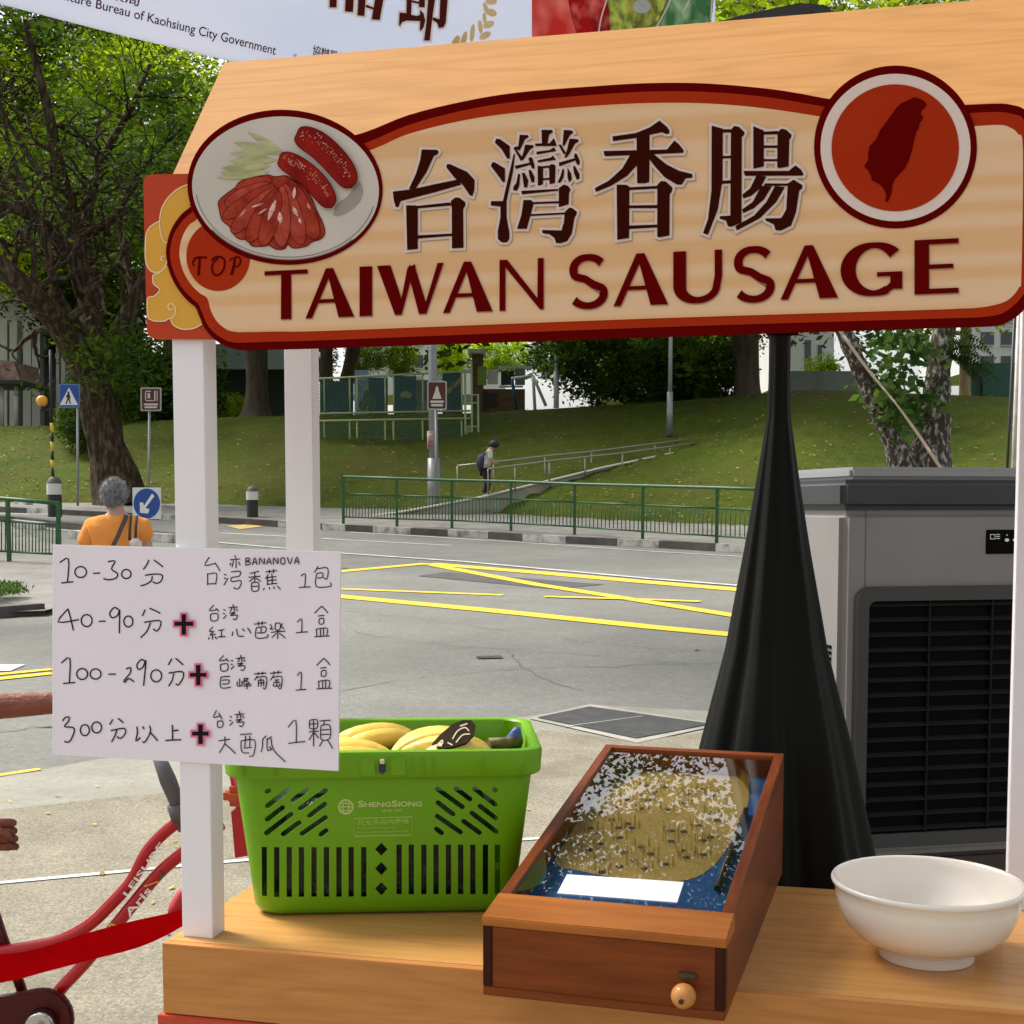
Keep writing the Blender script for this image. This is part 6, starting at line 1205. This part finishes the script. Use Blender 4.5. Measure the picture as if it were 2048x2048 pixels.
def zbase(x, y, Y): return at(x, y, Y)
def slab(bm, x0, y0, x1, y1, Y, d): prism(bm, [at(x0, y1, Y), at(x1, y1, Y), at(x1, y0, Y), at(x0, y0, Y)], (0, d, 0)); bmesh.ops.recalc_face_normals(bm, faces=bm.faces)
mw = thing('mural_wall', 'dark blue painted mural panels behind the mesh fence', 'mural', at(790, 828, 53))
for i, (x0, x1, y0, c) in enumerate([(640, 706, 762, (.02, .045, .09)), (709, 737, 740, (.30, .38, .55)), (737, 775, 755, (.03, .05, .10)), (788, 832, 752, (.02, .06, .13)), (832, 872, 760, (.14, .16, .17)), (885, 925, 745, (.015, .05, .07))]):
    bm = NB(); slab(bm, x0, y0, x1, 850, 53, .12); obj('panel', bm, mat('mural_blue', c, .6, tuple(min(1, v * 1.9) for v in c), nscale=1.6, detail=5), mw, True)
MP_ = Plane((0, 53, 0), (1, 0, 0), EZ); bm = NB()
for i, (x, y, a, b) in enumerate([(807, 790, 7, 5), (812, 787, 8, 5), (817, 791, 7, 5)]): flat(bm, [MP_.px(*p, .02 + i * .004) for p in ell(x, y, a, b, 12)])
obj('yellow_bloom', bm, mat('mural_yellow', (.55, .42, .06), .6, (.75, .65, .25), nscale=9), mw, True)
bm = NB(); flat(bm, [MP_.px(*p, .02) for p in [(893, 778), (915, 757), (922, 757), (920, 766), (905, 778), (896, 790)]]); obj('spotted_shape', bm, mat('mural_orange', (.52, .20, .07), .6, (.75, .55, .35), nscale=11, lo=.47, hi=.55), mw, True)
bm = NB()
for i, (x, y, a, b) in enumerate([(735, 795, 9, 16), (745, 806, 7, 14), (726, 810, 8, 12)]): flat(bm, [MP_.px(*p, .02 + i * .004) for p in ell(x, y, a, b, 14)])
obj('leafy_shape', bm, mat('mural_green', (.05, .11, .05), .6, (.18, .24, .08), nscale=7), mw, True)
ph_ = thing('playhouse', 'brown wooden playhouse with a white flat roof and green panel in the playground', 'playhouse', at(985, 826, 52))
bm = NB(); slab(bm, 944, 706, 966, 826, 51.6, 1.2); slab(bm, 966, 778, 1050, 826, 51.8, 1.2); obj('wall', bm, mat('playhouse_wood', (.20, .115, .05), .7, (.13, .075, .035), nscale=2, stretch=(1, 1, 6)), ph_, True)
bm = NB(); slab(bm, 936, 698, 970, 706, 51.2, 1.8); obj('roof', bm, M_sgw, ph_, True)
bm = NB(); slab(bm, 955, 733, 973, 770, 51.3, .1); obj('green_panel', bm, mat('lime_panel', (.26, .40, .07), .5), ph_, True)
bm = NB(); slab(bm, 975, 738, 996, 768, 51.4, .1); slab(bm, 997, 732, 1068, 737, 51.4, .1); slab(bm, 998, 771, 1046, 775, 51.4, .1); obj('white_trim', bm, M_sgw, ph_, True)
bm = NB(); slab(bm, 950, 786, 992, 812, 51.7, .08); slab(bm, 1002, 742, 1028, 770, 51.7, .1); obj('opening', bm, M_bbk, ph_, True)
bm = NB(); slab(bm, 1030, 737, 1050, 770, 51.9, .1); obj('window_slats', bm, mat('slat_grey', (.25, .26, .28), .6), ph_, True)
sw_ = thing('swing_frame', 'white and blue swing frame beside the brown playhouse', 'swing', at(1066, 820, 50.5))
for nm, a, b, m in (('leg', (1066, 752), (1070, 820), M_sgw), ('leg', (1066, 752), (1092, 812), M_sgw), ('leg', (1024, 760), (1034, 820), mat('play_blue', (.02, .07, .16), .5))): bm = NB(); tube(bm, [at(*a, 50.5), at(*b, 50.5)], .06, 8); obj(nm, bm, m, sw_, True)
bm = NB(); tube(bm, [at(1022, 757, 50.5), at(1068, 752, 50.5)], .05, 8); obj('crossbar', bm, M_sgw, sw_, True)
M_wall = mat('white_render', (.62, .62, .62), .8, (.55, .55, .55), nscale=.4); M_win = mat('dark_window', (.05, .06, .07), .25); M_gwall = mat('grey_render', (.26, .29, .31), .8)
def block(name, label, x0, y0, x1, y1, Y, d, wins=(), m=M_wall, roof=None):
    t = thing(name, label, 'building', at((x0 + x1) / 2, y1, Y)); bm = NB(); slab(bm, x0, y0, x1, y1, Y, d); obj('wall', bm, m, t, True)
    for (a, b, c, e) in wins:
        bm = NB(); slab(bm, a, b, c, e, Y - .06, .05); w_ = obj('window', bm, M_win, t, True)
        bm = NB(); slab(bm, a, e, c, e + 1.2, Y - .2, .18); obj('sill', bm, M_wall, w_, True)
    if roof: bm = NB(); slab(bm, x0 - 4, y0 - roof[0], x1 + 4, y0, Y - .6, d + 1.2); obj('roof', bm, roof[1], t, True)
    return t
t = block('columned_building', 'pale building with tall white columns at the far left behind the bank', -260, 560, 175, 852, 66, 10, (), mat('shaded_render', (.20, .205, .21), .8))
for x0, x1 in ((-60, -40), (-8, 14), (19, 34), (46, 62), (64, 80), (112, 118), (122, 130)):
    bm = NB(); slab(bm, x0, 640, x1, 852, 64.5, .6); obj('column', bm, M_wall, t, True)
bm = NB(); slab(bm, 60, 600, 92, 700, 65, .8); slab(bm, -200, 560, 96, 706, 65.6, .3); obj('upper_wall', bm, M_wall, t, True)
rc = thing('red_canopy', 'small red tiled canopy in front of the columned building', 'canopy', at(15, 764, 60)); bm = NB(); prism(bm, [at(-60, 760, 60), at(40, 760, 60), at(26, 722, 60), at(-60, 716, 60)], (0, 3, 0)); bmesh.ops.recalc_face_normals(bm, faces=bm.faces); obj('roof', bm, mat('faded_red_tile', (.32, .10, .08), .8, (.5, .4, .38), nscale=2), rc, True)
bm = NB(); slab(bm, -60, 760, 40, 767, 59.6, 3.6); obj('fascia', bm, M_bbk, rc, True)
for x in (4, 32): bm = NB(); tube(bm, [at(x, 767, 60.5), at(x, 852, 60.5)], .1, 8); obj('post', bm, M_sgw, rc, True)
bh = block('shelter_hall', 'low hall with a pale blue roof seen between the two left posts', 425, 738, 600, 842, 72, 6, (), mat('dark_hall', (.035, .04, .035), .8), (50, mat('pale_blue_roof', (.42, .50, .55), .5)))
block('apartment_block', 'white apartment block above the hedge behind the lamp post', 690, 470, 1010, 790, 120, 12, [(700 + 26 * i, 480 + 46 * j, 716 + 26 * i, 506 + 46 * j) for i in range(11) for j in range(6)])
block('apartment_block', 'white apartment block showing through the shrubs left of the dark trunk', 1200, 420, 1420, 800, 112, 12, [(1210 + 34 * i, 520 + 50 * j, 1232 + 34 * i, 548 + 50 * j) for i in range(6) for j in range(5)])
block('apartment_block', 'white block with pale columns between black cone and leaning tree', 1560, 560, 1668, 770, 74, 6, [(1572, 580, 1590, 640), (1610, 680, 1622, 742), (1636, 690, 1644, 745)])
block('apartment_block', 'white block at the far right above the green hoarding', 1930, 500, 2140, 745, 90, 10, [(1962 + 40 * i, 520 + 48 * j, 1988 + 40 * i, 546 + 48 * j) for i in range(4) for j in range(5)])
bm = NB(); slab(bm, 1540, 742, 1735, 784, 50, .3); solo('low_wall', bm, mat('weathered_grey_wall', (.20, .23, .24), .8, (.30, .33, .33), nscale=1.2, stretch=(1, 1, .4), detail=7), 'low weathered grey wall on the bank left of the leaning tree', 'wall')
gh = thing('hoarding', 'dark green hoarding at the right behind the tan trunk', 'hoarding', at(1990, 806, 51))
bm = NB(); slab(bm, 1936, 726, 2120, 806, 51, .1); obj('panel', bm, mat('hoarding_green', (.012, .085, .058), .55, (.018, .10, .07), nscale=1.2, stretch=(3, 1, .3)), gh, True)
bm = NB(); tube(bm, [at(1963, 720, 50.8), at(1963, 806, 50.8)], .06, 8); obj('post', bm, M_bbk, gh, True)
# tent pole and guy strap at the right
tp_ = thing('tent_pole', 'pale tent pole leaning beside the right post', 'pole', at(2024, 1100, 4.2))
bm = NB(); tube(bm, [at(2041, 560, 4.2), at(2020, 1150, 4.2)], .0075, 10); obj('pole', bm, mat('pale_alloy', (.55, .52, .46), .5, (.35, .32, .28), nscale=12), tp_, True)
bm = NB(); tube(bm, [at(2033, 560, 4.22), at(2004, 1150, 4.22)], .0048, 8); obj('dark_rod', bm, M_bbk, tp_, True)
bm = NB(); pts = smooth2([(1640, 604), (1676, 656), (1735, 738), (1790, 805), (1836, 868), (1882, 936), (1960, 1040)], 5); wd = [3.5 + 3.2 * abs(math.sin(i * .19 + .4)) for i in range(len(pts))]
L, Rr = ribbon2(pts, wd); a = [bm.verts.new(at(*p, 5.5)) for p in L]; b = [bm.verts.new(at(*p, 5.5 + .008 * math.sin(i * .3))) for i, p in enumerate(Rr)]
for i in range(len(a) - 1): bm.faces.new((a[i], a[i + 1], b[i + 1], b[i])).smooth = True
bmesh.ops.solidify(bm, geom=bm.faces[:], thickness=.003); solo('guy_strap', bm, mat('pale_webbing', (.78, .70, .62), .7), 'twisted pale tent strap stretched diagonally in front of the leaning tree', 'strap')

# ------------------------------------------------------------ trees and plants
M_bark = mat('dark_bark', (.055, .040, .026), .95, (.115, .085, .055), nscale=2.2, stretch=(2.5, 2.5, .6), detail=8, bump=1, bscale=5)
M_barkT = mat('rain_tree_bark', (.040, .028, .017), .95, (.15, .11, .075), nscale=3.5, stretch=(2.5, 2.5, .7), detail=9, lo=.46, hi=.68, bump=1, bscale=6, spec=.1)
M_barkm = mat('mottled_bark', (.045, .033, .022), .95, (.46, .43, .38), nscale=7.5, stretch=(2, 2, .9), detail=9, lo=.5, hi=.66, bump=1, bscale=9)
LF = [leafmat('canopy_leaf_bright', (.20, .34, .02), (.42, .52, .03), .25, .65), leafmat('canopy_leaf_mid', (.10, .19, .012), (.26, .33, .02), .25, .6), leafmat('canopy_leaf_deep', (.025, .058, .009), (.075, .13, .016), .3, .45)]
def walk(p, d, L, n, wob, lift=0):
    pts = [Vector(p)]; d = Vector(d).normalized()
    for i in range(n):
        d = (d + Vector((random.gauss(0, wob), random.gauss(0, wob), random.gauss(0, wob) + lift))).normalized(); pts.append(pts[-1] + d * (L / n))
    return pts, d
def grow(bm, p, d, L, r, depth, tips, wob=.22, lift=.03):
    n = 5; pts, d2 = walk(p, d, L, n, wob, lift); tube(bm, pts, [r * (1 - .45 * i / n) for i in range(n + 1)], 6 if depth > 1 else 4, False)
    if depth == 0: tips.append(pts[-1]); tips.append(pts[2]); return
    for k in range(random.choice((2, 2, 3))):
        ax = Vector((random.gauss(0, 1), random.gauss(0, 1), random.gauss(0, .6))).normalized(); nd = (d2 + ax * random.uniform(.55, 1.0)).normalized()
        grow(bm, pts[-1] if k < 2 else pts[3], nd, L * random.uniform(.62, .85), r * .55, depth - 1, tips, wob, lift)
    if depth <= 2: tips.append(pts[-1])
def leafcloud(tips, per, sig, flat_=.6):
    t = np.repeat(np.array([tuple(q) for q in tips]), per, 0); return t + RNG.normal(size=t.shape) * np.array([sig, sig, sig * flat_])
def px_limb(bm, pts, Y, tips, sub=3, depth=2, side=1.6, seg=9):
    """limb through photo points (x, y, half width px, depth offset)"""
    P = [at(x, y, Y + dy) for x, y, r, dy in pts]; Q = smooth2([tuple(p) for p in P], 4); rr_ = smooth2([(r * Y / 2700, 0) for x, y, r, dy in pts], 4); tube(bm, Q, [max(.01, q[0]) for q in rr_], seg, False)
    for i in range(5, len(Q), 2):
        for k in range(sub):
            if random.random() < .40:
                d = (Vector(Q[i]) - Vector(Q[i - 1])).normalized(); a = (d * .5 + Vector((random.gauss(0, 1), random.gauss(0, .8), random.uniform(-.25, .9)))).normalized()
                grow(bm, Q[i], a, random.uniform(.6, 1.1) * side, max(.022, rr_[i][0] * .40), depth, tips, .28, .02)
    return Q
# the big spreading tree on the left
Y1 = 38.2; t1_ = thing('rain_tree', 'big spreading rain tree with a flaking thick trunk at the left', 'tree', at(235, 1000, Y1)); bm = NB(); tips = []
TR = [(243, 1012, 64, 0), (238, 990, 52, 0), (224, 930, 41, 0), (210, 880, 36, 0), (200, 830, 35, 0), (188, 780, 37, 0), (178, 740, 36, 0)]
P = [tuple(at(x, y, Y1)) for x, y, r, d in TR]; q = smooth2(P, 4); r_ = smooth2([(r * Y1 / 2700, 0) for x, y, r, d in TR], 4); tube(bm, q, [v[0] for v in r_], 18, False)
for v in bm.verts:
    k = .05 * math.sin(v.co.z * 3 + 5 * math.atan2(v.co.y - Y1, v.co.x - at(210, 900, Y1).x)); v.co.x += k; v.co.y += k
px_limb(bm, [(176, 760, 32, 0), (150, 700, 28, -.6), (112, 640, 25, -1.2), (62, 588, 22, -2), (5, 535, 19, -2.6), (-80, 470, 15, -3)], Y1, tips)
px_limb(bm, [(184, 760, 28, 0), (186, 670, 26, .6), (176, 580, 23, 1), (168, 510, 20, 1.2), (138, 410, 16, 1), (116, 330, 13, .6), (98, 230, 10, .2), (70, 120, 7, 0), (50, 40, 5, 0)], Y1, tips, 4)
px_limb(bm, [(196, 755, 26, 0), (230, 680, 20, 1), (270, 600, 17, 1.6), (310, 520, 14, 2), (352, 440, 11, 2.4), (430, 340, 7, 3)], Y1, tips)
px_limb(bm, [(176, 580, 15, 1), (120, 480, 13, .2), (60, 430, 11, -.8), (-20, 400, 9, -1.6), (-110, 340, 6, -2.4)], Y1, tips)
px_limb(bm, [(168, 510, 13, 1.2), (180, 400, 11, 2), (215, 300, 9, 2.6), (260, 220, 7, 3), (300, 130, 4, 3.4)], Y1, tips, 4)
px_limb(bm, [(138, 410, 9, 1), (70, 330, 7, 1.6), (20, 250, 5.5, 2), (-40, 160, 4, 2.4)], Y1, tips, 4)
px_limb(bm, [(270, 600, 10, 1.6), (250, 500, 8, 2.4), (240, 420, 7, 3), (290, 330, 5, 4), (370, 250, 4, 5)], Y1, tips, 4)
px_limb(bm, [(186, 690, 12, .6), (120, 600, 10, -.4), (100, 520, 8, -1), (84, 450, 7, -1), (30, 330, 5, -1), (0, 200, 3, -1)], Y1, tips)
obj('trunk', bm, M_barkT, t1_, True)
up = [t for t in tips if random.random() < .16]
C1 = leafcloud([t + Vector((random.gauss(0, .5), 1.2 + random.gauss(0, 1), random.uniform(.4, 2.0))) for t in up], 20, .42)
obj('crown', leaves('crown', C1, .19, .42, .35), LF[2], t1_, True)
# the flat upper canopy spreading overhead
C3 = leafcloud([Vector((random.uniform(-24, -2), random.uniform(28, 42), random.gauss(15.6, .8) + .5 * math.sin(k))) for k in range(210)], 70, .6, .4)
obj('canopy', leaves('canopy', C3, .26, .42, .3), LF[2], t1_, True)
# creeper on its trunk and low sprays
C2 = leafcloud([at(random.gauss(240, 60), random.uniform(640, 780), Y1 - .6 + random.gauss(0, .5)) for _ in range(46)], 22, .30)
tag(obj('trunk_creeper', leaves('trunk_creeper', C2, .24, .35, .6, .4), LF[2]), 'dark leafy creeper hanging about the fork of the big left tree', 'creeper')
# crowns shared by the trees behind
def crown_mesh(name, rx, rz, nc, per, sig, size):
    c = []
    while len(c) < nc:
        v = RNG.normal(size=3); v /= np.linalg.norm(v); r = RNG.uniform(.35, 1) ** .5
        q = v * np.array([rx, rx, rz]) * r * (1 + .18 * math.sin(5 * v[0] + 3) * math.cos(4 * v[2]))
        c.append(q)
    return leaves(name, leafcloud(c, per, sig, .7), size, .45, .5)
CR = [crown_mesh('crown', 5.5, 4.2, 150, 150, .50, .22), crown_mesh('crown', 5.5, 4.8, 160, 150, .50, .22), crown_mesh('crown', 5.0, 3.6, 130, 150, .50, .22)]
TRK = []
for s in range(2):
    bm = NB(); tp2 = []; tube(bm, [(0, 0, -9), (.15, .1, -5), (-.1, 0, -2.2)], [.42, .32, .26], 10, False)
    for k in range(4): grow(bm, (-.1, 0, -2.4), (math.cos(k * 1.6 + s), math.sin(k * 1.6 + s), .8), 2.4, .14, 2, tp2)
    me = bpy.data.meshes.new('trunk'); bm.to_mesh(me); bm.free(); me.materials.append(M_bark); TRK.append(me)
def bgtree(i, x, y, Y, sc, lf, label, ci=0, trunk=True, name='park_tree'):
    c = at(x, y, Y); t = thing(name, label, 'tree', c, random.uniform(0, 6), 'trees beyond the bank'); t.scale = (sc, sc, sc)
    cm = CR[ci]; k = ('%d_%d' % (ci, lf))
    if k not in CM: m = cm.copy(); m.materials.clear(); m.materials.append(LF[lf]); CM[k] = m
    o = bpy.data.objects.new('crown', CM[k]); COL.objects.link(o); o.parent = t
    if trunk: o = bpy.data.objects.new('trunk', TRK[i % 2]); COL.objects.link(o); o.parent = t
CM = {}
BG = [(-60, 330, 60, 1.35, 0, 'bright tree crown glowing at the left edge behind the spreading branches'), (120, 180, 66, 1.5, 2, 'tall tree crown behind the top of the big left tree'), (330, 190, 58, 1.1, 0, 'bright yellow-green tree crown left of the wood roof under the banner'), (330, 420, 62, 1.15, 1, 'mid green tree crown just left of the sign behind the branches'),
      (80, 480, 70, 1.3, 1, 'mid green tree crown in the middle of the left branches'), (230, 560, 66, 1.1, 2, 'deep green tree crown behind the fork of the big left tree'), (-60, 620, 76, 1.0, 1, 'mid green tree crown low at the left edge above the white columns'), (40, 60, 62, 1.3, 2, 'dark tree crown at the top left corner under the banner'),
      (600, 560, 64, .8, 2, 'tree crown over the twin trunks behind the second post'), (900, 500, 84, 1.2, 0, 'mid green crown above the hedge behind the lamp post'), (1400, 560, 68, .9, 2, 'dark tree crown left of the black cone'),
      (1480, 60, 56, 1.05, 1, 'tree crown showing over the black loudspeaker'), (1690, 10, 58, 1.1, 1, 'tree crown showing above the roof at the upper right'), (1290, 100, 64, 1.1, 1, 'tree crown behind the banner edge at the top')]
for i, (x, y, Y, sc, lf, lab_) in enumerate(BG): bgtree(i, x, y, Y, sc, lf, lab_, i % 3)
def trunk_only(name, label, pts, Y, m, cat='tree'):
    t = thing(name, label, cat, at(pts[0][0], pts[0][1], Y)); bm = NB(); P = smooth2([tuple(at(x, y, Y)) for x, y, r in pts], 4); r_ = smooth2([(r * Y / 2700, 0) for x, y, r in pts], 4); tube(bm, P, [q[0] for q in r_], 14, False); obj('trunk', bm, m, t, True); return t
def crown_on(t, c, n, per, sig, size, lf, spread): 
    C = leafcloud([Vector(c) + Vector((random.gauss(0, spread[0]), random.gauss(0, spread[1]), random.gauss(0, spread[2]))) for _ in range(n)], per, sig); obj('crown', leaves('crown', C, size, .45, .5), LF[lf], t, True)
t = trunk_only('shade_tree', 'dark straight trunk seen between the two left posts', [(512, 846, 46), (513, 826, 30), (514, 780, 22), (513, 720, 22), (508, 660, 26), (500, 560, 24)], 50, M_bark); crown_on(t, at(560, 380, 48), 180, 80, .7, .34, 2, (5, 3, 1.2))  # crown kept wide behind the sign to shade the bank
t = trunk_only('shade_tree', 'leaning dark trunk just right of the second white post', [(694, 764, 16), (700, 730, 13), (708, 690, 14), (716, 600, 14)], 56, M_bark); crown_on(t, at(960, 440, 46), 200, 80, .7, .34, 2, (4.5, 3, 1.5))  # crown set away from its trunk, unseen behind the sign, added to shade the bank
t = trunk_only('shade_tree', 'upright dark trunk touching the second white post', [(652, 764, 14), (653, 720, 12), (652, 660, 12), (648, 590, 12)], 55, M_bark); crown_on(t, at(640, 560, 55), 40, 60, .7, .3, 2, (2, 2, 1))
t = trunk_only('shade_tree', 'thick brown trunk on the bank left of the black cone', [(1494, 806, 44), (1494, 786, 28), (1493, 740, 25), (1490, 690, 27), (1486, 600, 28)], 46.5, M_bark); crown_on(t, at(1450, 470, 45), 230, 80, .7, .34, 2, (5.5, 3, 1.6))  # crown spread wide out of view behind the sign so its shadow darkens the bank
t = trunk_only('shade_tree', 'tan trunk in front of the green hoarding', [(1931, 806, 17), (1930, 790, 12), (1930, 760, 11), (1931, 700, 11), (1934, 600, 10)], 47, mat('tan_bark', (.24, .17, .09), .95, (.38, .29, .16), nscale=4, stretch=(2, 2, .7), detail=8, bump=.8)); crown_on(t, at(1930, 560, 47), 40, 60, .7, .3, 1, (2, 2, 1))
# mottled leaning tree at the right
Y5 = 24.0; t5 = thing('mottled_tree', 'twin-trunked tree with mottled white and brown bark behind the air cooler', 'tree', at(1842, 1108, Y5)); bm = NB(); tp5 = []
for pts in ([(1845, 1112, 70, 0), (1846, 1060, 60, 0), (1850, 990, 52, 0), (1856, 930, 45, 0), (1868, 850, 33, 0), (1874, 780, 26, .1), (1880, 710, 24, .2), (1892, 640, 22, .3), (1920, 520, 18, .5), (1960, 380, 12, 1)],
            [(1825, 1000, 40, -.1), (1806, 930, 28, -.15), (1775, 860, 19, -.2), (1745, 800, 17, -.3), (1722, 745, 16, -.3), (1702, 695, 17, -.4), (1678, 640, 16, -.5), (1620, 520, 13, -.8), (1540, 400, 9, -1)]):
    P = smooth2([tuple(at(x, y, Y5 + d)) for x, y, r, d in pts], 5); r_ = smooth2([(r * Y5 / 2700, 0) for x, y, r, d in pts], 5); tube(bm, P, [q[0] * (1 + .06 * math.sin(i * 1.3)) for i, q in enumerate(r_)], 18, False)
    for k in range(3): grow(bm, P[-1], (random.gauss(0, 1), random.gauss(0, 1), .8), 2, .08, 2, tp5)
obj('trunk', bm, M_barkm, t5, True)
obj('crown', leaves('crown', leafcloud(tp5, 60, .55), .2, .5, .5), LF[1], t5, True)
M_big = leafmat('broad_leaf', (.035, .085, .022), (.10, .17, .05), .9, .35)
C = leafcloud([at(random.gauss(1800, 34), random.uniform(650, 850), Y5 - .35 + random.gauss(0, .35)) for _ in range(64)], 13, .16, .9)
tag(obj('climber', leaves('climber', C, .19, .62, .5, .5), M_big), 'broad-leaved climber filling the fork of the mottled right tree', 'climber')
fe = thing('nest_fern', 'dark arching fern fronds on the right trunk above the green hoarding', 'fern', at(1898, 700, Y5 - .2))
bm = NB(); c = at(1893, 712, Y5 - .2)
for k in range(22):
    an = random.uniform(-.9, 2.1); L = random.uniform(.5, 1.05); d = Vector((math.cos(an) if an < 1.57 else -.4, -random.uniform(.0, .5), .1 + .75 * math.sin(an))); P = []; p = Vector(c)
    for i in range(9): P.append(p.copy()); d.z -= .17; p += d.normalized() * L / 8
    s_ = d.cross(Vector((0, 0, 1))).normalized(); s_ = (s_ + Vector((0, 0, .5))).normalized()
    for i in range(8):
        for sg_ in (1, -1):
            for h in (0, .5):
                b_ = P[i].lerp(P[i + 1], h); w_ = .12 * math.sin(math.pi * (i + h + 1) / 10); v0 = b_; v1 = b_ + s_ * sg_ * w_ + (P[i + 1] - P[i]) * .6; bm.faces.new([bm.verts.new(q) for q in (v0, v0 + (P[i + 1] - P[i]) * .4, v1)])
obj('frond', bm, leafmat('fern_leaf', (.018, .042, .014), (.04, .075, .02), 1, .25), fe, True)
# roadside tree whose branch reaches over the street, mirrored in the glass of the game box
ot = thing('roadside_tree', 'tree beside the near road, its overhanging branch mirrored in the game box glass', 'tree', (-9.5, 15.5, gz(15.5))); bm = NB(); tq = []
tube(bm, [(-9.5, 15.5, 0), (-9.3, 15.4, 3), (-8.6, 15.2, 6), (-7.4, 15, 8)], [.5, .38, .3, .24], 14, False)
for P in ([(-7.4, 15, 8), (-5, 14.6, 9.2), (-2.4, 14.2, 9.4), (-.2, 14, 9.2), (1.6, 13.8, 9.6)], [(-1.2, 14, 9.3), (.6, 13.4, 10.3), (2.2, 13, 11), (3.8, 12.8, 11.4)], [(-.2, 14, 9.2), (1.4, 13.2, 9.6), (2.8, 12.8, 10.2), (4, 12.4, 10.4)], [(-.8, 12.9, 10.2), (.6, 12.2, 11), (2, 12, 11.8)], [(-4, 14.5, 9.3), (-2.6, 13.6, 9.9), (-.8, 12.9, 10.2), (.8, 12.8, 10.4)], [(-2.4, 14.2, 9.4), (-.9, 14.8, 8.7), (.6, 15, 8.5), (1.8, 15.2, 8.6)]):
    q = smooth2(P, 4); tube(bm, q, [.15 - .12 * i / len(q) for i in range(len(q))], 8, False)
    for i in range(3, len(q), 1): grow(bm, q[i], (random.gauss(0, 1), random.gauss(0, 1), random.gauss(.1, .5)), .7, .03, 1, tq)
obj('trunk', bm, M_bark, ot, True)
hol = [Vector((random.uniform(-4, 5), random.uniform(12.5, 16), random.uniform(7.6, 12))) for _ in range(74)]; CO_ = []
while len(CO_) < 560:
    q = Vector((random.uniform(-4.5, 5.5), random.uniform(12.5, 16), random.uniform(7.7, 13)))
    if min((q - h).length for h in hol) > .60: CO_.append(q)
obj('crown', leaves('crown', leafcloud(CO_, 200, .34, .8), .085, .6, .5), LF[2], ot, True)
# shrubs on top of the bank
SHM = {}
def shrub(x, y, Y, sc, lf, label, ci=2, cat='shrub', grp='shrubs along the top of the bank'):
    c = at(x, y, Y); t = thing('shrub', label, cat, c, random.uniform(0, 6), grp); t.scale = (sc, sc, sc)
    if lf not in SHM:
        cc = []
        for _ in range(70): v = RNG.normal(size=3); v /= np.linalg.norm(v); cc.append(v * np.array([1.5, 1.2, 1.5]) * RNG.uniform(.3, 1) ** .5)
        m = leaves('foliage', leafcloud(cc, 60, .26, .8), .2, .5, .5); m.materials.append(LF[lf]); SHM[lf] = m
    o = bpy.data.objects.new('foliage', SHM[lf]); COL.objects.link(o); o.parent = t
    k = 'st'
    if k not in SHM:
        b = NB(); tp3 = []
        for j in range(4): grow(b, (0, 0, -1.7), (math.cos(j * 1.6) * .5, math.sin(j * 1.6) * .5, 1), 1.3, .05, 1, tp3)
        m = bpy.data.meshes.new('stem'); b.to_mesh(m); b.free(); m.materials.append(M_bark); SHM[k] = m
    o = bpy.data.objects.new('stem', SHM[k]); COL.objects.link(o); o.parent = t
for x, y, Y, sc, lf, lb_ in [(1190, 730, 48.5, 1.0, 2, 'dark shrub just right of the white lamp post'), (1235, 700, 52, 1.1, 1, 'taller shrub behind the white lamp post, lit on top'), (1290, 760, 48, .75, 2, 'low dark shrub in the middle of the bank top'), (1345, 745, 49, .95, 2, 'shrub behind the thin grey lamp post'), (1395, 715, 50, 1.1, 1, 'mid green shrub right of the thin grey lamp post'), (1440, 750, 47.5, .85, 2, 'shrub beside the thick brown trunk'), (1150, 690, 56, .9, 2, 'shrub half hidden by the white lamp post'), (1330, 690, 55, 1.1, 2, 'tall shrub in front of the white block'),
    (1415, 792, 46.5, .28, 2, 'small shrub at the foot of the thick brown trunk'), (255, 790, 51, 1.2, 2, 'dark shrub right behind the big left trunk'), (310, 800, 52, 1.2, 2, 'dark shrub behind the thin brown sign'), (365, 795, 53, 1.2, 2, 'dark shrub left of the white front post'), (440, 815, 56, .4, 1, 'shrub in front of the pale blue roofed hall'), (470, 815, 58, .4, 1, 'shrub beside the straight dark trunk'), (160, 850, 44, .55, 2, 'small shrub beside the big trunk on the bank'),
    (1645, 745, 56, .5, 1, 'low shrub in front of the pale columned block'), (730, 716, 60, .55, 1, 'clipped hedge plant left of the lamp post'), (800, 716, 60, .55, 1, 'clipped hedge plant just left of the grey lamp post'), (900, 716, 60, .55, 0, 'bright hedge plant right of the grey lamp post'), (975, 716, 62, .55, 0, 'bright shrub behind the playhouse roof'), (1030, 716, 62, .55, 0, 'bright shrub above the playhouse'), (1090, 716, 60, .55, 2, 'shrub behind the swing frame'), (640, 716, 60, .55, 2, 'dark shrub between the twin trunks')]:
    shrub(x, y, Y, sc, lf, lb_)
